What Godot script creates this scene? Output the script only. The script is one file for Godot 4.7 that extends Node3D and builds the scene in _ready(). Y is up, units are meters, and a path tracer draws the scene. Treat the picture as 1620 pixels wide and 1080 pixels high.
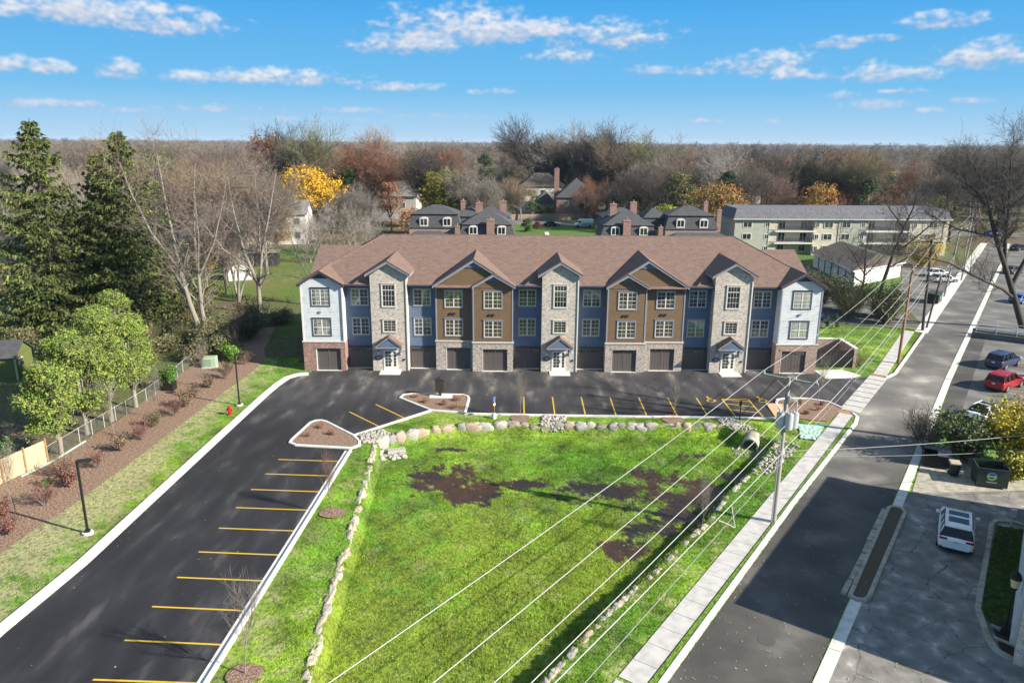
extends Node3D

const ORD := ["first", "second", "third", "fourth", "fifth", "sixth", "seventh", "eighth", "ninth", "tenth", "eleventh", "twelfth", "thirteenth", "fourteenth", "fifteenth", "sixteenth", "seventeenth", "eighteenth", "nineteenth", "twentieth", "twenty-first", "twenty-second", "twenty-third", "twenty-fourth"]

# ---------------------------------------------------------------- mesh builder
class MB:
	var v := PackedVector3Array()
	var n := PackedVector3Array()
	var c := PackedColorArray()
	var uv := PackedVector2Array()
	var col := Color(1, 1, 1)

	func tri(a: Vector3, b: Vector3, d: Vector3) -> void:  # counterclockwise seen from outside
		var nn := (b - a).cross(d - a).normalized()
		v.append(a); v.append(d); v.append(b)
		n.append(nn); n.append(nn); n.append(nn)
		c.append(col); c.append(col); c.append(col)

	func trin(a: Vector3, b: Vector3, d: Vector3, na: Vector3, nb: Vector3, nd: Vector3) -> void:
		v.append(a); v.append(d); v.append(b)
		n.append(na); n.append(nd); n.append(nb)
		c.append(col); c.append(col); c.append(col)

	func quad(a: Vector3, b: Vector3, d: Vector3, e: Vector3) -> void:
		tri(a, b, d)
		tri(a, d, e)

	func box(p: Vector3, s: Vector3, bs := Basis()) -> void:
		var h := s * 0.5
		var q := []
		for i in 8:
			q.append(p + bs * Vector3(h.x if i & 1 else -h.x, h.y if i & 2 else -h.y, h.z if i & 4 else -h.z))
		quad(q[4], q[5], q[7], q[6])
		quad(q[1], q[0], q[2], q[3])
		quad(q[5], q[1], q[3], q[7])
		quad(q[0], q[4], q[6], q[2])
		quad(q[6], q[7], q[3], q[2])
		quad(q[0], q[1], q[5], q[4])

	func cube(x0: float, x1: float, y0: float, y1: float, z0: float, z1: float) -> void:
		box(Vector3((x0 + x1) / 2, (y0 + y1) / 2, (z0 + z1) / 2), Vector3(absf(x1 - x0), absf(y1 - y0), absf(z1 - z0)))

	# box with chamfered upper edges
	func slab(p: Vector3, s: Vector3, bs: Basis, ch: float) -> void:
		var h := s * 0.5
		var lo := []
		var mi := []
		var hi := []
		for k in [[-1, 1], [1, 1], [1, -1], [-1, -1]]:
			lo.append(p + bs * Vector3(k[0] * h.x, -h.y, k[1] * h.z))
			mi.append(p + bs * Vector3(k[0] * h.x, h.y - ch, k[1] * h.z))
			hi.append(p + bs * Vector3(k[0] * (h.x - ch), h.y, k[1] * (h.z - ch)))
		for i in 4:
			var j := (i + 1) % 4
			quad(lo[i], lo[j], mi[j], mi[i])
			quad(mi[i], mi[j], hi[j], hi[i])
		quad(hi[0], hi[1], hi[2], hi[3])

	# thin solid from a quad (counterclockwise from outside) with thickness inward
	func plate(a: Vector3, b: Vector3, d: Vector3, e: Vector3, t: float) -> void:
		var nn := (b - a).cross(d - a).normalized() * t
		quad(a, b, d, e)
		quad(e - nn, d - nn, b - nn, a - nn)
		var q := [a, b, d, e]
		for i in 4:
			var j := (i + 1) % 4
			quad(q[i] - nn, q[j] - nn, q[j], q[i])

	func plate3(a: Vector3, b: Vector3, d: Vector3, t: float) -> void:
		var nn := (b - a).cross(d - a).normalized() * t
		tri(a, b, d)
		tri(d - nn, b - nn, a - nn)
		var q := [a, b, d]
		for i in 3:
			var j := (i + 1) % 3
			quad(q[i] - nn, q[j] - nn, q[j], q[i])

	func flat(pts: PackedVector2Array, y: float) -> void:  # x, z polygon facing up
		var ix := Geometry2D.triangulate_polygon(pts)
		for i in range(0, ix.size(), 3):
			var a := Vector3(pts[ix[i]].x, y, pts[ix[i]].y)
			var b := Vector3(pts[ix[i + 1]].x, y, pts[ix[i + 1]].y)
			var d := Vector3(pts[ix[i + 2]].x, y, pts[ix[i + 2]].y)
			if (b - a).cross(d - a).y < 0:
				tri(a, d, b)
			else:
				tri(a, b, d)

	func prism(pts: PackedVector2Array, y0: float, y1: float) -> void:
		flat(pts, y1)
		var area := 0.0
		for i in pts.size():
			var p := pts[i]
			var q := pts[(i + 1) % pts.size()]
			area += p.x * q.y - q.x * p.y
		for i in pts.size():
			var p := pts[i]
			var q := pts[(i + 1) % pts.size()]
			if area > 0:
				var t := p
				p = q
				q = t
			quad(Vector3(p.x, y0, p.y), Vector3(q.x, y0, q.y), Vector3(q.x, y1, q.y), Vector3(p.x, y1, p.y))

	# polygon in x, y extruded between z0 (back) and z1 (front)
	func slice(pts: PackedVector2Array, z0: float, z1: float) -> void:
		var ix := Geometry2D.triangulate_polygon(pts)
		var area := 0.0
		for i in pts.size():
			var p := pts[i]
			var q := pts[(i + 1) % pts.size()]
			area += p.x * q.y - q.x * p.y
		for i in range(0, ix.size(), 3):
			var a := pts[ix[i]]
			var b := pts[ix[i + 1]]
			var d := pts[ix[i + 2]]
			if (b - a).cross(d - a) < 0:
				var t := b
				b = d
				d = t
			tri(Vector3(a.x, a.y, z1), Vector3(b.x, b.y, z1), Vector3(d.x, d.y, z1))
			tri(Vector3(a.x, a.y, z0), Vector3(d.x, d.y, z0), Vector3(b.x, b.y, z0))
		for i in pts.size():
			var p := pts[i]
			var q := pts[(i + 1) % pts.size()]
			if area < 0:
				var t := p
				p = q
				q = t
			quad(Vector3(p.x, p.y, z0), Vector3(q.x, q.y, z0), Vector3(q.x, q.y, z1), Vector3(p.x, p.y, z1))

	func tube(a: Vector3, b: Vector3, r0: float, r1: float, k: int, cap := false) -> void:
		var d := b - a
		if d.length() < 1e-5:
			return
		d = d.normalized()
		var u := d.cross(Vector3.UP if absf(d.y) < 0.95 else Vector3.RIGHT).normalized()
		var w := u.cross(d)
		for i in k:
			var t0 := TAU * i / k
			var t1 := TAU * (i + 1) / k
			var n0 := u * cos(t0) - w * sin(t0)
			var n1 := u * cos(t1) - w * sin(t1)
			trin(a + n0 * r0, a + n1 * r0, b + n1 * r1, n0, n1, n1)
			if r1 > 0.0:
				trin(a + n0 * r0, b + n1 * r1, b + n0 * r1, n0, n1, n0)
			if cap:
				tri(b, b + n0 * r1, b + n1 * r1)
				tri(a, a + n1 * r0, a + n0 * r0)

	func wire(pts: Array, r: float, k := 5) -> void:
		for i in pts.size() - 1:
			tube(pts[i], pts[i + 1], r, r, k)

	# profile of [offset to the right of travel, y] swept along an x, z path
	func sweep(path: Array, prof: Array, closed := false) -> void:
		var m := path.size()
		var rings := []
		for i in m:
			var p: Vector2 = path[i]
			var d0: Vector2 = (p - path[(i - 1 + m) % m]).normalized() if closed or i > 0 else Vector2.ZERO
			var d1: Vector2 = (path[(i + 1) % m] - p).normalized() if closed or i < m - 1 else Vector2.ZERO
			var n0 := Vector2(-d0.y, d0.x)
			var n1 := Vector2(-d1.y, d1.x)
			var nn := (n0 + n1).normalized()
			var s := 1.0 / maxf(0.45, maxf(nn.dot(n0), nn.dot(n1)))
			var ring := []
			for q in prof:
				var o: Vector2 = p + nn * s * q[0]
				ring.append(Vector3(o.x, q[1], o.y))
			rings.append(ring)
		for i in (m if closed else m - 1):
			var a: Array = rings[i]
			var b: Array = rings[(i + 1) % m]
			for j in prof.size() - 1:
				quad(a[j], a[j + 1], b[j + 1], b[j])

	# rings of equal size joined with smooth normals
	func loft(rings: Array, cap := true) -> void:
		var m: int = rings.size()
		var k: int = rings[0].size()
		var nn := []
		for i in m:
			var row := []
			for j in k:
				var du: Vector3 = rings[i][(j + 1) % k] - rings[i][(j - 1 + k) % k]
				var dv: Vector3 = rings[mini(i + 1, m - 1)][j] - rings[maxi(i - 1, 0)][j]
				row.append(du.cross(dv).normalized())
			nn.append(row)
		for i in m - 1:
			for j in k:
				var j2 := (j + 1) % k
				trin(rings[i][j], rings[i][j2], rings[i + 1][j2], nn[i][j], nn[i][j2], nn[i + 1][j2])
				trin(rings[i][j], rings[i + 1][j2], rings[i + 1][j], nn[i][j], nn[i + 1][j2], nn[i + 1][j])
		if cap:
			for e in [0, m - 1]:
				var mid := Vector3.ZERO
				for p in rings[e]:
					mid += p / k
				for j in k:
					if e == 0:
						tri(mid, rings[e][(j + 1) % k], rings[e][j])
					else:
						tri(mid, rings[e][j], rings[e][(j + 1) % k])

	func mesh() -> ArrayMesh:
		var a := []
		a.resize(Mesh.ARRAY_MAX)
		a[Mesh.ARRAY_VERTEX] = v
		a[Mesh.ARRAY_NORMAL] = n
		a[Mesh.ARRAY_COLOR] = c
		if uv.size() == v.size() and v.size() > 0:
			a[Mesh.ARRAY_TEX_UV] = uv
		var m := ArrayMesh.new()
		if v.size():
			m.add_surface_from_arrays(Mesh.PRIMITIVE_TRIANGLES, a)
		return m

# ---------------------------------------------------------------- scene helpers
func meshnode(called: String, m: Mesh, mat: Material, parent: Node = self) -> MeshInstance3D:
	var o := MeshInstance3D.new()
	o.name = called
	o.mesh = m
	o.material_override = mat
	parent.add_child(o, true)
	if parent is Node3D and parent != self and parent.has_meta("world"):
		o.position = -parent.get_meta("world")
	return o

func put(called: String, b: MB, mat: Material, parent: Node = self) -> MeshInstance3D:
	return meshnode(called, b.mesh(), mat, parent)

func tag(o: Node, label: String, category: String, group := "") -> Node:
	o.set_meta("label", label)
	o.set_meta("category", category)
	if group:
		o.set_meta("group", group)
	return o

# a thing whose parts are modelled in its own axes
func thing(called: String, label: String, category: String, at := Vector3.ZERO, turn := 0.0, group := "") -> Node3D:
	var o := Node3D.new()
	o.name = called
	add_child(o, true)
	o.position = at
	o.rotation.y = turn
	tag(o, label, category, group)
	return o

# a thing whose parts are modelled in world coordinates
func wthing(called: String, label: String, category: String, at: Vector3, group := "") -> Node3D:
	var o := thing(called, label, category, at, 0.0, group)
	o.set_meta("world", at)
	return o

func struct(called: String, b: MB, mat: Material) -> MeshInstance3D:
	var o := put(called, b, mat)
	o.set_meta("kind", "structure")
	return o

func stuff(o: Node) -> Node:
	o.set_meta("kind", "stuff")
	return o

func dup(src: Node3D, at: Vector3, turn: float, scl: Vector3, label: String, group := "") -> Node3D:
	var o: Node3D = src.duplicate()
	add_child(o, true)
	o.position = at
	o.rotation.y = turn
	o.scale = scl
	o.set_meta("label", label)
	if group:
		o.set_meta("group", group)
	return o

func lin(r: float, g: float, b: float) -> Color:
	return Color(r, g, b).linear_to_srgb()

func mat(r: float, g: float, b: float, rough := 0.8, metal := 0.0) -> StandardMaterial3D:
	var m := StandardMaterial3D.new()
	m.albedo_color = lin(r, g, b)
	m.roughness = rough
	m.metallic = metal
	m.vertex_color_use_as_albedo = true
	return m

func noise_tex(freq: float, oct: int, cols: Array, offs: Array, sd: int, size := 512, kind := FastNoiseLite.TYPE_SIMPLEX_SMOOTH, warp := 0.0) -> NoiseTexture2D:
	var fn := FastNoiseLite.new()
	fn.seed = sd
	fn.noise_type = kind
	fn.frequency = freq
	fn.fractal_octaves = oct
	if warp > 0.0:
		fn.domain_warp_enabled = true
		fn.domain_warp_amplitude = warp
		fn.domain_warp_frequency = freq * 0.7
	var t := NoiseTexture2D.new()
	t.width = size
	t.height = size
	t.seamless = true
	t.noise = fn
	if cols.size():
		var gr := Gradient.new()
		var pc := PackedColorArray()
		for k in cols:
			pc.append(lin(k[0], k[1], k[2]) if k is Array else lin(k, k, k))
		gr.offsets = PackedFloat32Array(offs)
		gr.colors = pc
		t.color_ramp = gr
	return t

func tri_tex(m: StandardMaterial3D, tex: Texture2D, metres: float, bump: Texture2D = null, bump_cm := 0.0) -> StandardMaterial3D:
	m.albedo_texture = tex
	m.uv1_triplanar = true
	m.uv1_world_triplanar = true
	m.uv1_triplanar_sharpness = 6.0
	m.uv1_scale = Vector3.ONE / metres
	if bump:
		m.heightmap_enabled = true
		m.heightmap_texture = bump
		m.heightmap_scale = bump_cm
	return m

func detail(m: StandardMaterial3D, tex: Texture2D, metres: float) -> StandardMaterial3D:
	m.detail_enabled = true
	m.detail_albedo = tex
	m.detail_blend_mode = BaseMaterial3D.BLEND_MODE_MUL
	m.detail_uv_layer = BaseMaterial3D.DETAIL_UV_2
	m.uv2_triplanar = true
	m.uv2_world_triplanar = true
	m.uv2_triplanar_sharpness = 6.0
	m.uv2_scale = Vector3.ONE / metres
	return m

func pv(a: Array) -> PackedVector2Array:
	var o := PackedVector2Array()
	for i in range(0, a.size(), 2):
		o.append(Vector2(a[i], a[i + 1]))
	return o

func va(a: Array) -> Array:
	var o := []
	for i in range(0, a.size(), 2):
		o.append(Vector2(a[i], a[i + 1]))
	return o

func dist_path(p: Vector2, path: PackedVector2Array) -> float:
	var best := 1e9
	for i in path.size() - 1:
		best = minf(best, p.distance_to(Geometry2D.get_closest_point_to_segment(p, path[i], path[i + 1])))
	return best

var M := {}
var rng := RandomNumberGenerator.new()

func R(a := 0.0, b := 1.0) -> float:
	return rng.randf_range(a, b)

# ---------------------------------------------------------------- sky, sun, camera
func make_sky() -> Image:
	var w := 4096
	var h := 2048
	var im := Image.create(w, h, false, Image.FORMAT_RGB8)
	var top := Vector3(0.125, 0.175, 0.25)  # unseen zenith paled and greyed to fill the shade
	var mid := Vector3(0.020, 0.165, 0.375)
	var low := Vector3(0.083, 0.235, 0.383)
	var hor := Vector3(0.205, 0.30, 0.39)
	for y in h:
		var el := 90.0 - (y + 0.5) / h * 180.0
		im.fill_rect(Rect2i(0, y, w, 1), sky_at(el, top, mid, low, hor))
	var fn := FastNoiseLite.new()
	fn.seed = 11
	fn.frequency = 1.0
	fn.fractal_octaves = 5
	fn.fractal_gain = 0.55
	# azimuth, elevation, half width, half height in degrees
	var cl := [
		-29.4, 7.5, 4.6, 1.0, -24.3, 7.2, 5.4, 1.25, -28.2, 7.6, 3.4, 0.9, -32.2, 4.2, 2.2, 0.6, -30.4, 4.15, 1.4, 0.6, -26.6, 4.2, 1.7, 0.8, -22.3, 3.9, 2.0, 0.5,
		-15.8, 4.05, 5.3, 0.68, -19.1, 4.0, 2.0, 0.6, -8.8, 3.6, 3.9, 0.45, -7.8, 6.4, 3.9, 0.9, -4.2, 7.5, 6.0, 1.65, -0.6, 7.3, 2.9, 0.8, 6.2, 7.0, 5.3, 1.2, 4.0, 5.75, 2.9, 0.55, 1.7, 7.5, 2.9, 0.8,
		9.8, 4.8, 1.7, 0.4, 12.9, 4.8, 1.9, 0.4, 17.6, 5.05, 3.6, 0.9, 20.1, 4.4, 2.4, 0.45, 22.1, 6.3, 2.2, 0.45, 24.5, 6.5, 2.2, 0.3, 28.0, 7.3, 2.7, 0.6, 24.8, 4.3, 2.7, 0.8, 27.0, 4.2, 1.9, 0.5,
		31.0, 5.2, 3.6, 1.0, 29.7, 5.0, 1.9, 0.6, 22.8, 3.0, 1.2, 0.34, 25.0, 2.4, 2.2, 0.45, 26.4, 3.25, 1.5, 0.25, -1.5, 3.4, 1.9, 0.28, -21.3, 1.95, 4.4, 0.3, -31.3, 2.0, 3.9, 0.34, -26.4, 1.7, 2.9, 0.25,
		-5.2, 1.6, 3.4, 0.25, -11.5, 2.0, 2.9, 0.24, 18.5, 1.35, 0.8, 0.25, 14.0, 1.4, 1.5, 0.2, 28.0, 2.0, 1.2, 0.2, 30.0, 2.55, 1.5, 0.25, -15.5, 1.3, 4.4, 0.24]
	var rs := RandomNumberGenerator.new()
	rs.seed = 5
	for i in 170:  # broken clouds go on round the sky, extra ones added to brighten the shade
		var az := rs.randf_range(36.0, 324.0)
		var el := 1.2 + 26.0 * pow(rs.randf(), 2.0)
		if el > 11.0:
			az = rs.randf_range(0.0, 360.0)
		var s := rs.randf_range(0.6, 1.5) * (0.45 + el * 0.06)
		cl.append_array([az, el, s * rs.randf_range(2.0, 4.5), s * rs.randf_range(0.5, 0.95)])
	var px := 360.0 / w
	for k in range(0, cl.size(), 4):
		var az: float = cl[k]
		var el: float = cl[k + 1]
		var hw: float = cl[k + 2] * 1.25
		var hh: float = cl[k + 3] * 1.35
		var st := 1.0 / cos(deg_to_rad(el))
		var y0 := int((90.0 - el - hh) / 180.0 * h)
		var y1 := mini(int((90.0 - el + hh) / 180.0 * h), h / 2 - 6)
		var nx := int(hw * st / px)
		var cx := int(round((az - 0.04) / px))
		var sharp := 1.35 if cl[k + 3] > 0.55 else 1.35
		for y in range(y0, y1 + 1):
			var e := 90.0 - (y + 0.5) / h * 180.0
			var dy := (e - el) / hh
			for i in range(-nx, nx + 1):
				var dx := float(i) / nx
				var rr := dx * dx + dy * dy * (1.0 if dy > 0.0 else 2.4)
				if rr > 1.0:
					continue
				var a3 := i * px / st
				var q := fn.get_noise_3d(a3 * 0.42 + k * 3.1, e * 1.0, k * 1.7)
				var q2 := fn.get_noise_3d(a3 * 1.5 + k, e * 3.0, 7.0)
				var d := (1.0 - rr) * 1.15 + q * 1.0 + q2 * 0.55 - 0.28
				if d <= 0.0:
					continue
				var al := smoothstep(0.0, sharp, d) * (0.97 if cl[k + 3] > 0.5 else 0.85)
				var lit := clampf(0.36 + dy * 0.85 + q * 0.6 + q2 * 0.6, 0.0, 1.0)
				var cc := Vector3(0.19, 0.235, 0.315).lerp(Vector3(0.385, 0.39, 0.405), lit)
				if el < 2.6:
					cc = cc.lerp(Vector3(0.21, 0.265, 0.355), 0.5)
				var xx := posmod(cx + i, w)
				var old := im.get_pixel(xx, y).srgb_to_linear()
				im.set_pixel(xx, y, lin(lerpf(old.r, cc.x, al), lerpf(old.g, cc.y, al), lerpf(old.b, cc.z, al)))
	return im

func sky_at(el: float, top: Vector3, mid: Vector3, low: Vector3, hor: Vector3) -> Color:
	var c := hor
	if el > 0.0:
		if el < 3.5:
			c = hor.lerp(low, el / 3.5)
		elif el < 11.0:
			c = low.lerp(mid, (el - 3.5) / 7.5)
		else:
			c = mid.lerp(top, minf(1.0, (el - 11.0) / 28.0))
	return lin(c.x, c.y, c.z)

func setup() -> void:
	var cam := Camera3D.new()
	cam.name = "camera"
	cam.fov = rad_to_deg(2.0 * atan(540.0 / 1180.0))
	cam.far = 12000.0
	cam.near = 0.5
	cam.position = Vector3(0, 24.2, 0)
	cam.rotation_order = EULER_ORDER_YXZ
	cam.rotation = Vector3(-atan(318.0 / 1180.0), 0, 0.0064)
	add_child(cam)
	cam.current = true
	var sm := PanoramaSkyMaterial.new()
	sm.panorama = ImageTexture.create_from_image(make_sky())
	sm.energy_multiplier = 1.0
	var sky := Sky.new()
	sky.sky_material = sm
	var env := Environment.new()
	env.background_mode = Environment.BG_SKY
	env.sky = sky
	env.tonemap_mode = Environment.TONE_MAPPER_LINEAR
	env.tonemap_exposure = 2.3
	env.sdfgi_enabled = true
	env.ssao_enabled = true
	env.ssil_enabled = true
	env.fog_enabled = true
	env.fog_density = 0.00006
	env.fog_light_color = lin(0.55, 0.68, 0.86)
	var we := WorldEnvironment.new()
	we.name = "world_environment"
	we.environment = env
	add_child(we)
	var sun := DirectionalLight3D.new()
	sun.name = "sun"
	sun.light_energy = 1.6
	sun.light_color = Color(1.0, 0.955, 0.88)
	sun.light_angular_distance = 0.5
	sun.shadow_enabled = true
	add_child(sun)
	var el := deg_to_rad(28.5)
	var to := Vector3(-0.927 * cos(el), -sin(el), -0.375 * cos(el))
	sun.look_at_from_position(Vector3(60, 60, 20), Vector3(60, 60, 20) + to, Vector3.UP)

func brick_tex(cols: Array, mortar: Color, sd: int) -> ImageTexture:
	var im := Image.create(512, 512, false, Image.FORMAT_RGB8)
	im.fill(mortar)
	var r := RandomNumberGenerator.new()
	r.seed = sd
	for row in 48:
		var y0 := int(row * 512.0 / 48.0)
		var y1 := int((row + 1) * 512.0 / 48.0) - 1
		for k in 17:
			var x0 := k * 32 - (16 if row % 2 else 0)
			var a: Array = cols[r.randi() % cols.size()]
			var f := r.randf_range(0.82, 1.15)
			im.fill_rect(Rect2i(x0, y0, 30, y1 - y0 - 1), lin(a[0] * f, a[1] * f, a[2] * f))
	return ImageTexture.create_from_image(im)

func shingle_tex(base: Array, sd: int, spread := 0.22) -> ImageTexture:
	var im := Image.create(1024, 1024, false, Image.FORMAT_RGB8)
	var r := RandomNumberGenerator.new()
	r.seed = sd
	for row in 56:
		var y0 := int(row * 1024.0 / 56.0)
		var y1 := int((row + 1) * 1024.0 / 56.0)
		var x := -r.randi_range(0, 60)
		while x < 1024:
			var ww := r.randi_range(22, 80)
			var f := r.randf_range(1.0 - spread, 1.0 + spread)
			var t := r.randf_range(-0.06, 0.06)
			im.fill_rect(Rect2i(x, y0, ww, y1 - y0), lin(base[0] * f * (1 + t), base[1] * f, base[2] * f * (1 - t)))
			im.fill_rect(Rect2i(x, y1 - 3, ww, 3), lin(base[0] * f * 0.5, base[1] * f * 0.5, base[2] * f * 0.55))
			x += ww
	return ImageTexture.create_from_image(im)

func crack_tex() -> NoiseTexture2D:
	var t := noise_tex(0.009, 1, [0.32, 0.6, 1.0, 1.0], [0.0, 0.008, 0.016, 1.0], 33, 1024, FastNoiseLite.TYPE_CELLULAR, 22.0)
	var fn: FastNoiseLite = t.noise
	fn.cellular_return_type = FastNoiseLite.RETURN_DISTANCE2_SUB
	fn.fractal_type = FastNoiseLite.FRACTAL_NONE
	fn.domain_warp_frequency = 0.02
	return t

func make_materials() -> void:
	var grain := noise_tex(0.09, 4, [0.62, 1.0, 1.45], [0.2, 0.5, 0.8], 3, 512)
	var grain_b := noise_tex(0.12, 3, [], [], 4, 256)
	var lumps := noise_tex(0.05, 5, [], [], 8, 512)
	# asphalt: dark new coat with pale scuffs, greyer street, cracked old lot
	M.asphalt = detail(tri_tex(mat(1, 1, 1, 0.82), noise_tex(0.006, 6, [[0.034, 0.034, 0.045], [0.050, 0.050, 0.064], [0.072, 0.072, 0.086], [0.21, 0.205, 0.205]], [0.2, 0.48, 0.68, 0.92], 21, 1024, FastNoiseLite.TYPE_SIMPLEX_SMOOTH, 60.0), 26.0, grain_b, 0.3), grain, 0.9)
	M.asphalt.uv1_scale = Vector3(1.0 / 13.0, 1.0 / 26.0, 1.0 / 42.0)
	M.street = detail(tri_tex(mat(1, 1, 1, 0.85), noise_tex(0.005, 6, [[0.15, 0.146, 0.147], [0.205, 0.20, 0.195], [0.26, 0.252, 0.243], [0.46, 0.44, 0.415]], [0.2, 0.5, 0.68, 0.95], 27, 1024, FastNoiseLite.TYPE_SIMPLEX_SMOOTH, 90.0), 30.0, grain_b, 0.3), grain, 0.9)
	M.oldlot = detail(tri_tex(mat(1, 1, 1, 0.9), noise_tex(0.012, 6, [[0.12, 0.117, 0.111], [0.18, 0.174, 0.164], [0.24, 0.231, 0.216], [0.50, 0.48, 0.445]], [0.1, 0.48, 0.7, 0.97], 31, 1024, FastNoiseLite.TYPE_SIMPLEX_SMOOTH, 30.0), 20.0, grain_b, 0.8), crack_tex(), 24.0)
	M.parklot = detail(tri_tex(mat(1, 1, 1, 0.88), noise_tex(0.008, 5, [[0.10, 0.10, 0.10], [0.14, 0.138, 0.132], [0.21, 0.205, 0.19]], [0.2, 0.55, 0.9], 37, 512), 20.0), grain, 0.8)
	M.concrete = detail(tri_tex(mat(1, 1, 1, 0.85), noise_tex(0.012, 5, [[0.39, 0.383, 0.375], [0.455, 0.448, 0.438], [0.50, 0.495, 0.48]], [0.2, 0.5, 0.85], 41, 512), 6.0), noise_tex(0.08, 4, [0.86, 1.0, 1.1], [0.2, 0.5, 0.8], 42, 256), 0.7)
	M.kerb = detail(tri_tex(mat(1, 1, 1, 0.8), noise_tex(0.02, 4, [[0.55, 0.54, 0.515], [0.66, 0.65, 0.62]], [0.25, 0.8], 43, 256), 4.0), noise_tex(0.08, 4, [0.86, 1.0, 1.08], [0.2, 0.5, 0.8], 44, 256), 0.6)
	M.oldconcrete = detail(tri_tex(mat(1, 1, 1, 0.9), noise_tex(0.015, 5, [[0.26, 0.245, 0.20], [0.36, 0.34, 0.28], [0.43, 0.41, 0.34]], [0.2, 0.5, 0.85], 45, 512), 5.0, lumps, 1.0), grain, 0.6)
	M.yellow = mat(0.54, 0.36, 0.025, 0.7)
	M.mulch = detail(tri_tex(mat(1, 1, 1, 0.95), noise_tex(0.03, 5, [[0.16, 0.095, 0.062], [0.27, 0.178, 0.128], [0.38, 0.275, 0.205]], [0.2, 0.5, 0.85], 51, 512), 3.5, lumps, 5.0), noise_tex(0.14, 3, [0.45, 1.0, 1.7], [0.25, 0.5, 0.75], 52, 256), 0.55)
	M.ground = detail(tri_tex(mat(1, 1, 1, 0.95), noise_tex(0.03, 5, [0.55, 1.0, 1.35], [0.22, 0.5, 0.8], 53, 512), 7.0, lumps, 5.0), noise_tex(0.12, 3, [0.55, 1.0, 1.45], [0.25, 0.5, 0.75], 54, 256), 0.8)
	M.grass = mat(1, 1, 1, 0.7)
	M.grass.backlight_enabled = true
	M.grass.backlight = lin(0.08, 0.14, 0.01)
	M.stone = detail(tri_tex(mat(1, 1, 1, 0.9), noise_tex(0.02, 5, [0.72, 1.0, 1.2], [0.2, 0.5, 0.85], 55, 512), 2.0, lumps, 3.0), grain, 0.5)
	M.mud = tri_tex(mat(1, 1, 1, 0.3), noise_tex(0.05, 5, [0.6, 1.0, 1.5], [0.2, 0.5, 0.8], 57, 256), 2.0, lumps, 2.0)
	M.pink_twig = mat(0.195, 0.155, 0.137, 0.95)
	M.slate = tri_tex(mat(1, 1, 1, 0.9), shingle_tex([0.125, 0.13, 0.15], 66, 0.25), 7.8)
	M.roof = tri_tex(mat(1, 1, 1, 0.9), shingle_tex([0.165, 0.109, 0.090], 61, 0.18), 7.8, grain_b, 0.4)
	M.darkroof = tri_tex(mat(1, 1, 1, 0.9), shingle_tex([0.06, 0.064, 0.072], 62, 0.22), 7.8)
	M.brownroof = tri_tex(mat(1, 1, 1, 0.9), shingle_tex([0.085, 0.07, 0.062], 63, 0.3), 7.8)
	M.greyroof = tri_tex(mat(1, 1, 1, 0.9), shingle_tex([0.20, 0.20, 0.20], 64, 0.28), 7.8)
	var weather := noise_tex(0.02, 4, [0.88, 1.0, 1.07], [0.2, 0.5, 0.85], 65, 256)
	M.white_siding = tri_tex(mat(0.54, 0.57, 0.60, 0.6), weather, 5.0)
	M.blue_siding = tri_tex(mat(0.098, 0.142, 0.225, 0.6), weather, 5.0)
	M.brown_siding = tri_tex(mat(0.150, 0.094, 0.049, 0.6), weather, 5.0)
	M.trim = mat(0.22, 0.245, 0.30, 0.55)
	M.white = mat(0.60, 0.60, 0.585, 0.5)
	M.navy = mat(0.035, 0.04, 0.075, 0.6)
	M.stone_cap = tri_tex(mat(0.50, 0.48, 0.44, 0.8), weather, 3.0)
	M.beige_brick = tri_tex(mat(1, 1, 1, 0.9), brick_tex([[0.46, 0.42, 0.365], [0.50, 0.465, 0.41], [0.39, 0.35, 0.31], [0.23, 0.205, 0.19], [0.48, 0.43, 0.37], [0.44, 0.40, 0.36]], lin(0.45, 0.43, 0.395), 71), 3.2)
	M.taupe_brick = tri_tex(mat(1, 1, 1, 0.9), brick_tex([[0.30, 0.265, 0.235], [0.38, 0.345, 0.31], [0.20, 0.175, 0.16], [0.45, 0.41, 0.37], [0.26, 0.21, 0.18]], lin(0.42, 0.40, 0.37), 72), 3.2)
	M.red_brick = tri_tex(mat(1, 1, 1, 0.9), brick_tex([[0.24, 0.105, 0.082], [0.29, 0.145, 0.115], [0.18, 0.08, 0.063], [0.32, 0.19, 0.15], [0.14, 0.075, 0.066]], lin(0.38, 0.34, 0.31), 73), 3.2)
	M.brown_brick = tri_tex(mat(1, 1, 1, 0.9), brick_tex([[0.27, 0.185, 0.145], [0.34, 0.24, 0.19], [0.20, 0.135, 0.105], [0.24, 0.15, 0.12]], lin(0.40, 0.36, 0.32), 74), 3.2)
	M.garage = mat(0.098, 0.086, 0.082, 0.5)
	M.glass = mat(0.16, 0.18, 0.17, 0.05, 0.9)
	M.carglass = mat(0.035, 0.04, 0.045, 0.06, 0.85)
	M.blind = mat(0.34, 0.36, 0.30, 0.08, 0.5)
	M.black = mat(0.012, 0.012, 0.013, 0.45)
	M.dark = mat(0.03, 0.03, 0.034, 0.6)
	M.metal = mat(0.45, 0.46, 0.47, 0.4, 0.6)
	M.galv = mat(0.50, 0.52, 0.54, 0.5, 0.3)
	M.polewood = tri_tex(mat(1, 1, 1, 0.9), noise_tex(0.05, 4, [[0.24, 0.22, 0.20], [0.36, 0.34, 0.31]], [0.2, 0.8], 75, 256), 1.5)
	M.brownpole = tri_tex(mat(1, 1, 1, 0.9), noise_tex(0.05, 4, [[0.20, 0.115, 0.065], [0.32, 0.20, 0.13]], [0.2, 0.8], 76, 256), 1.5)
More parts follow.
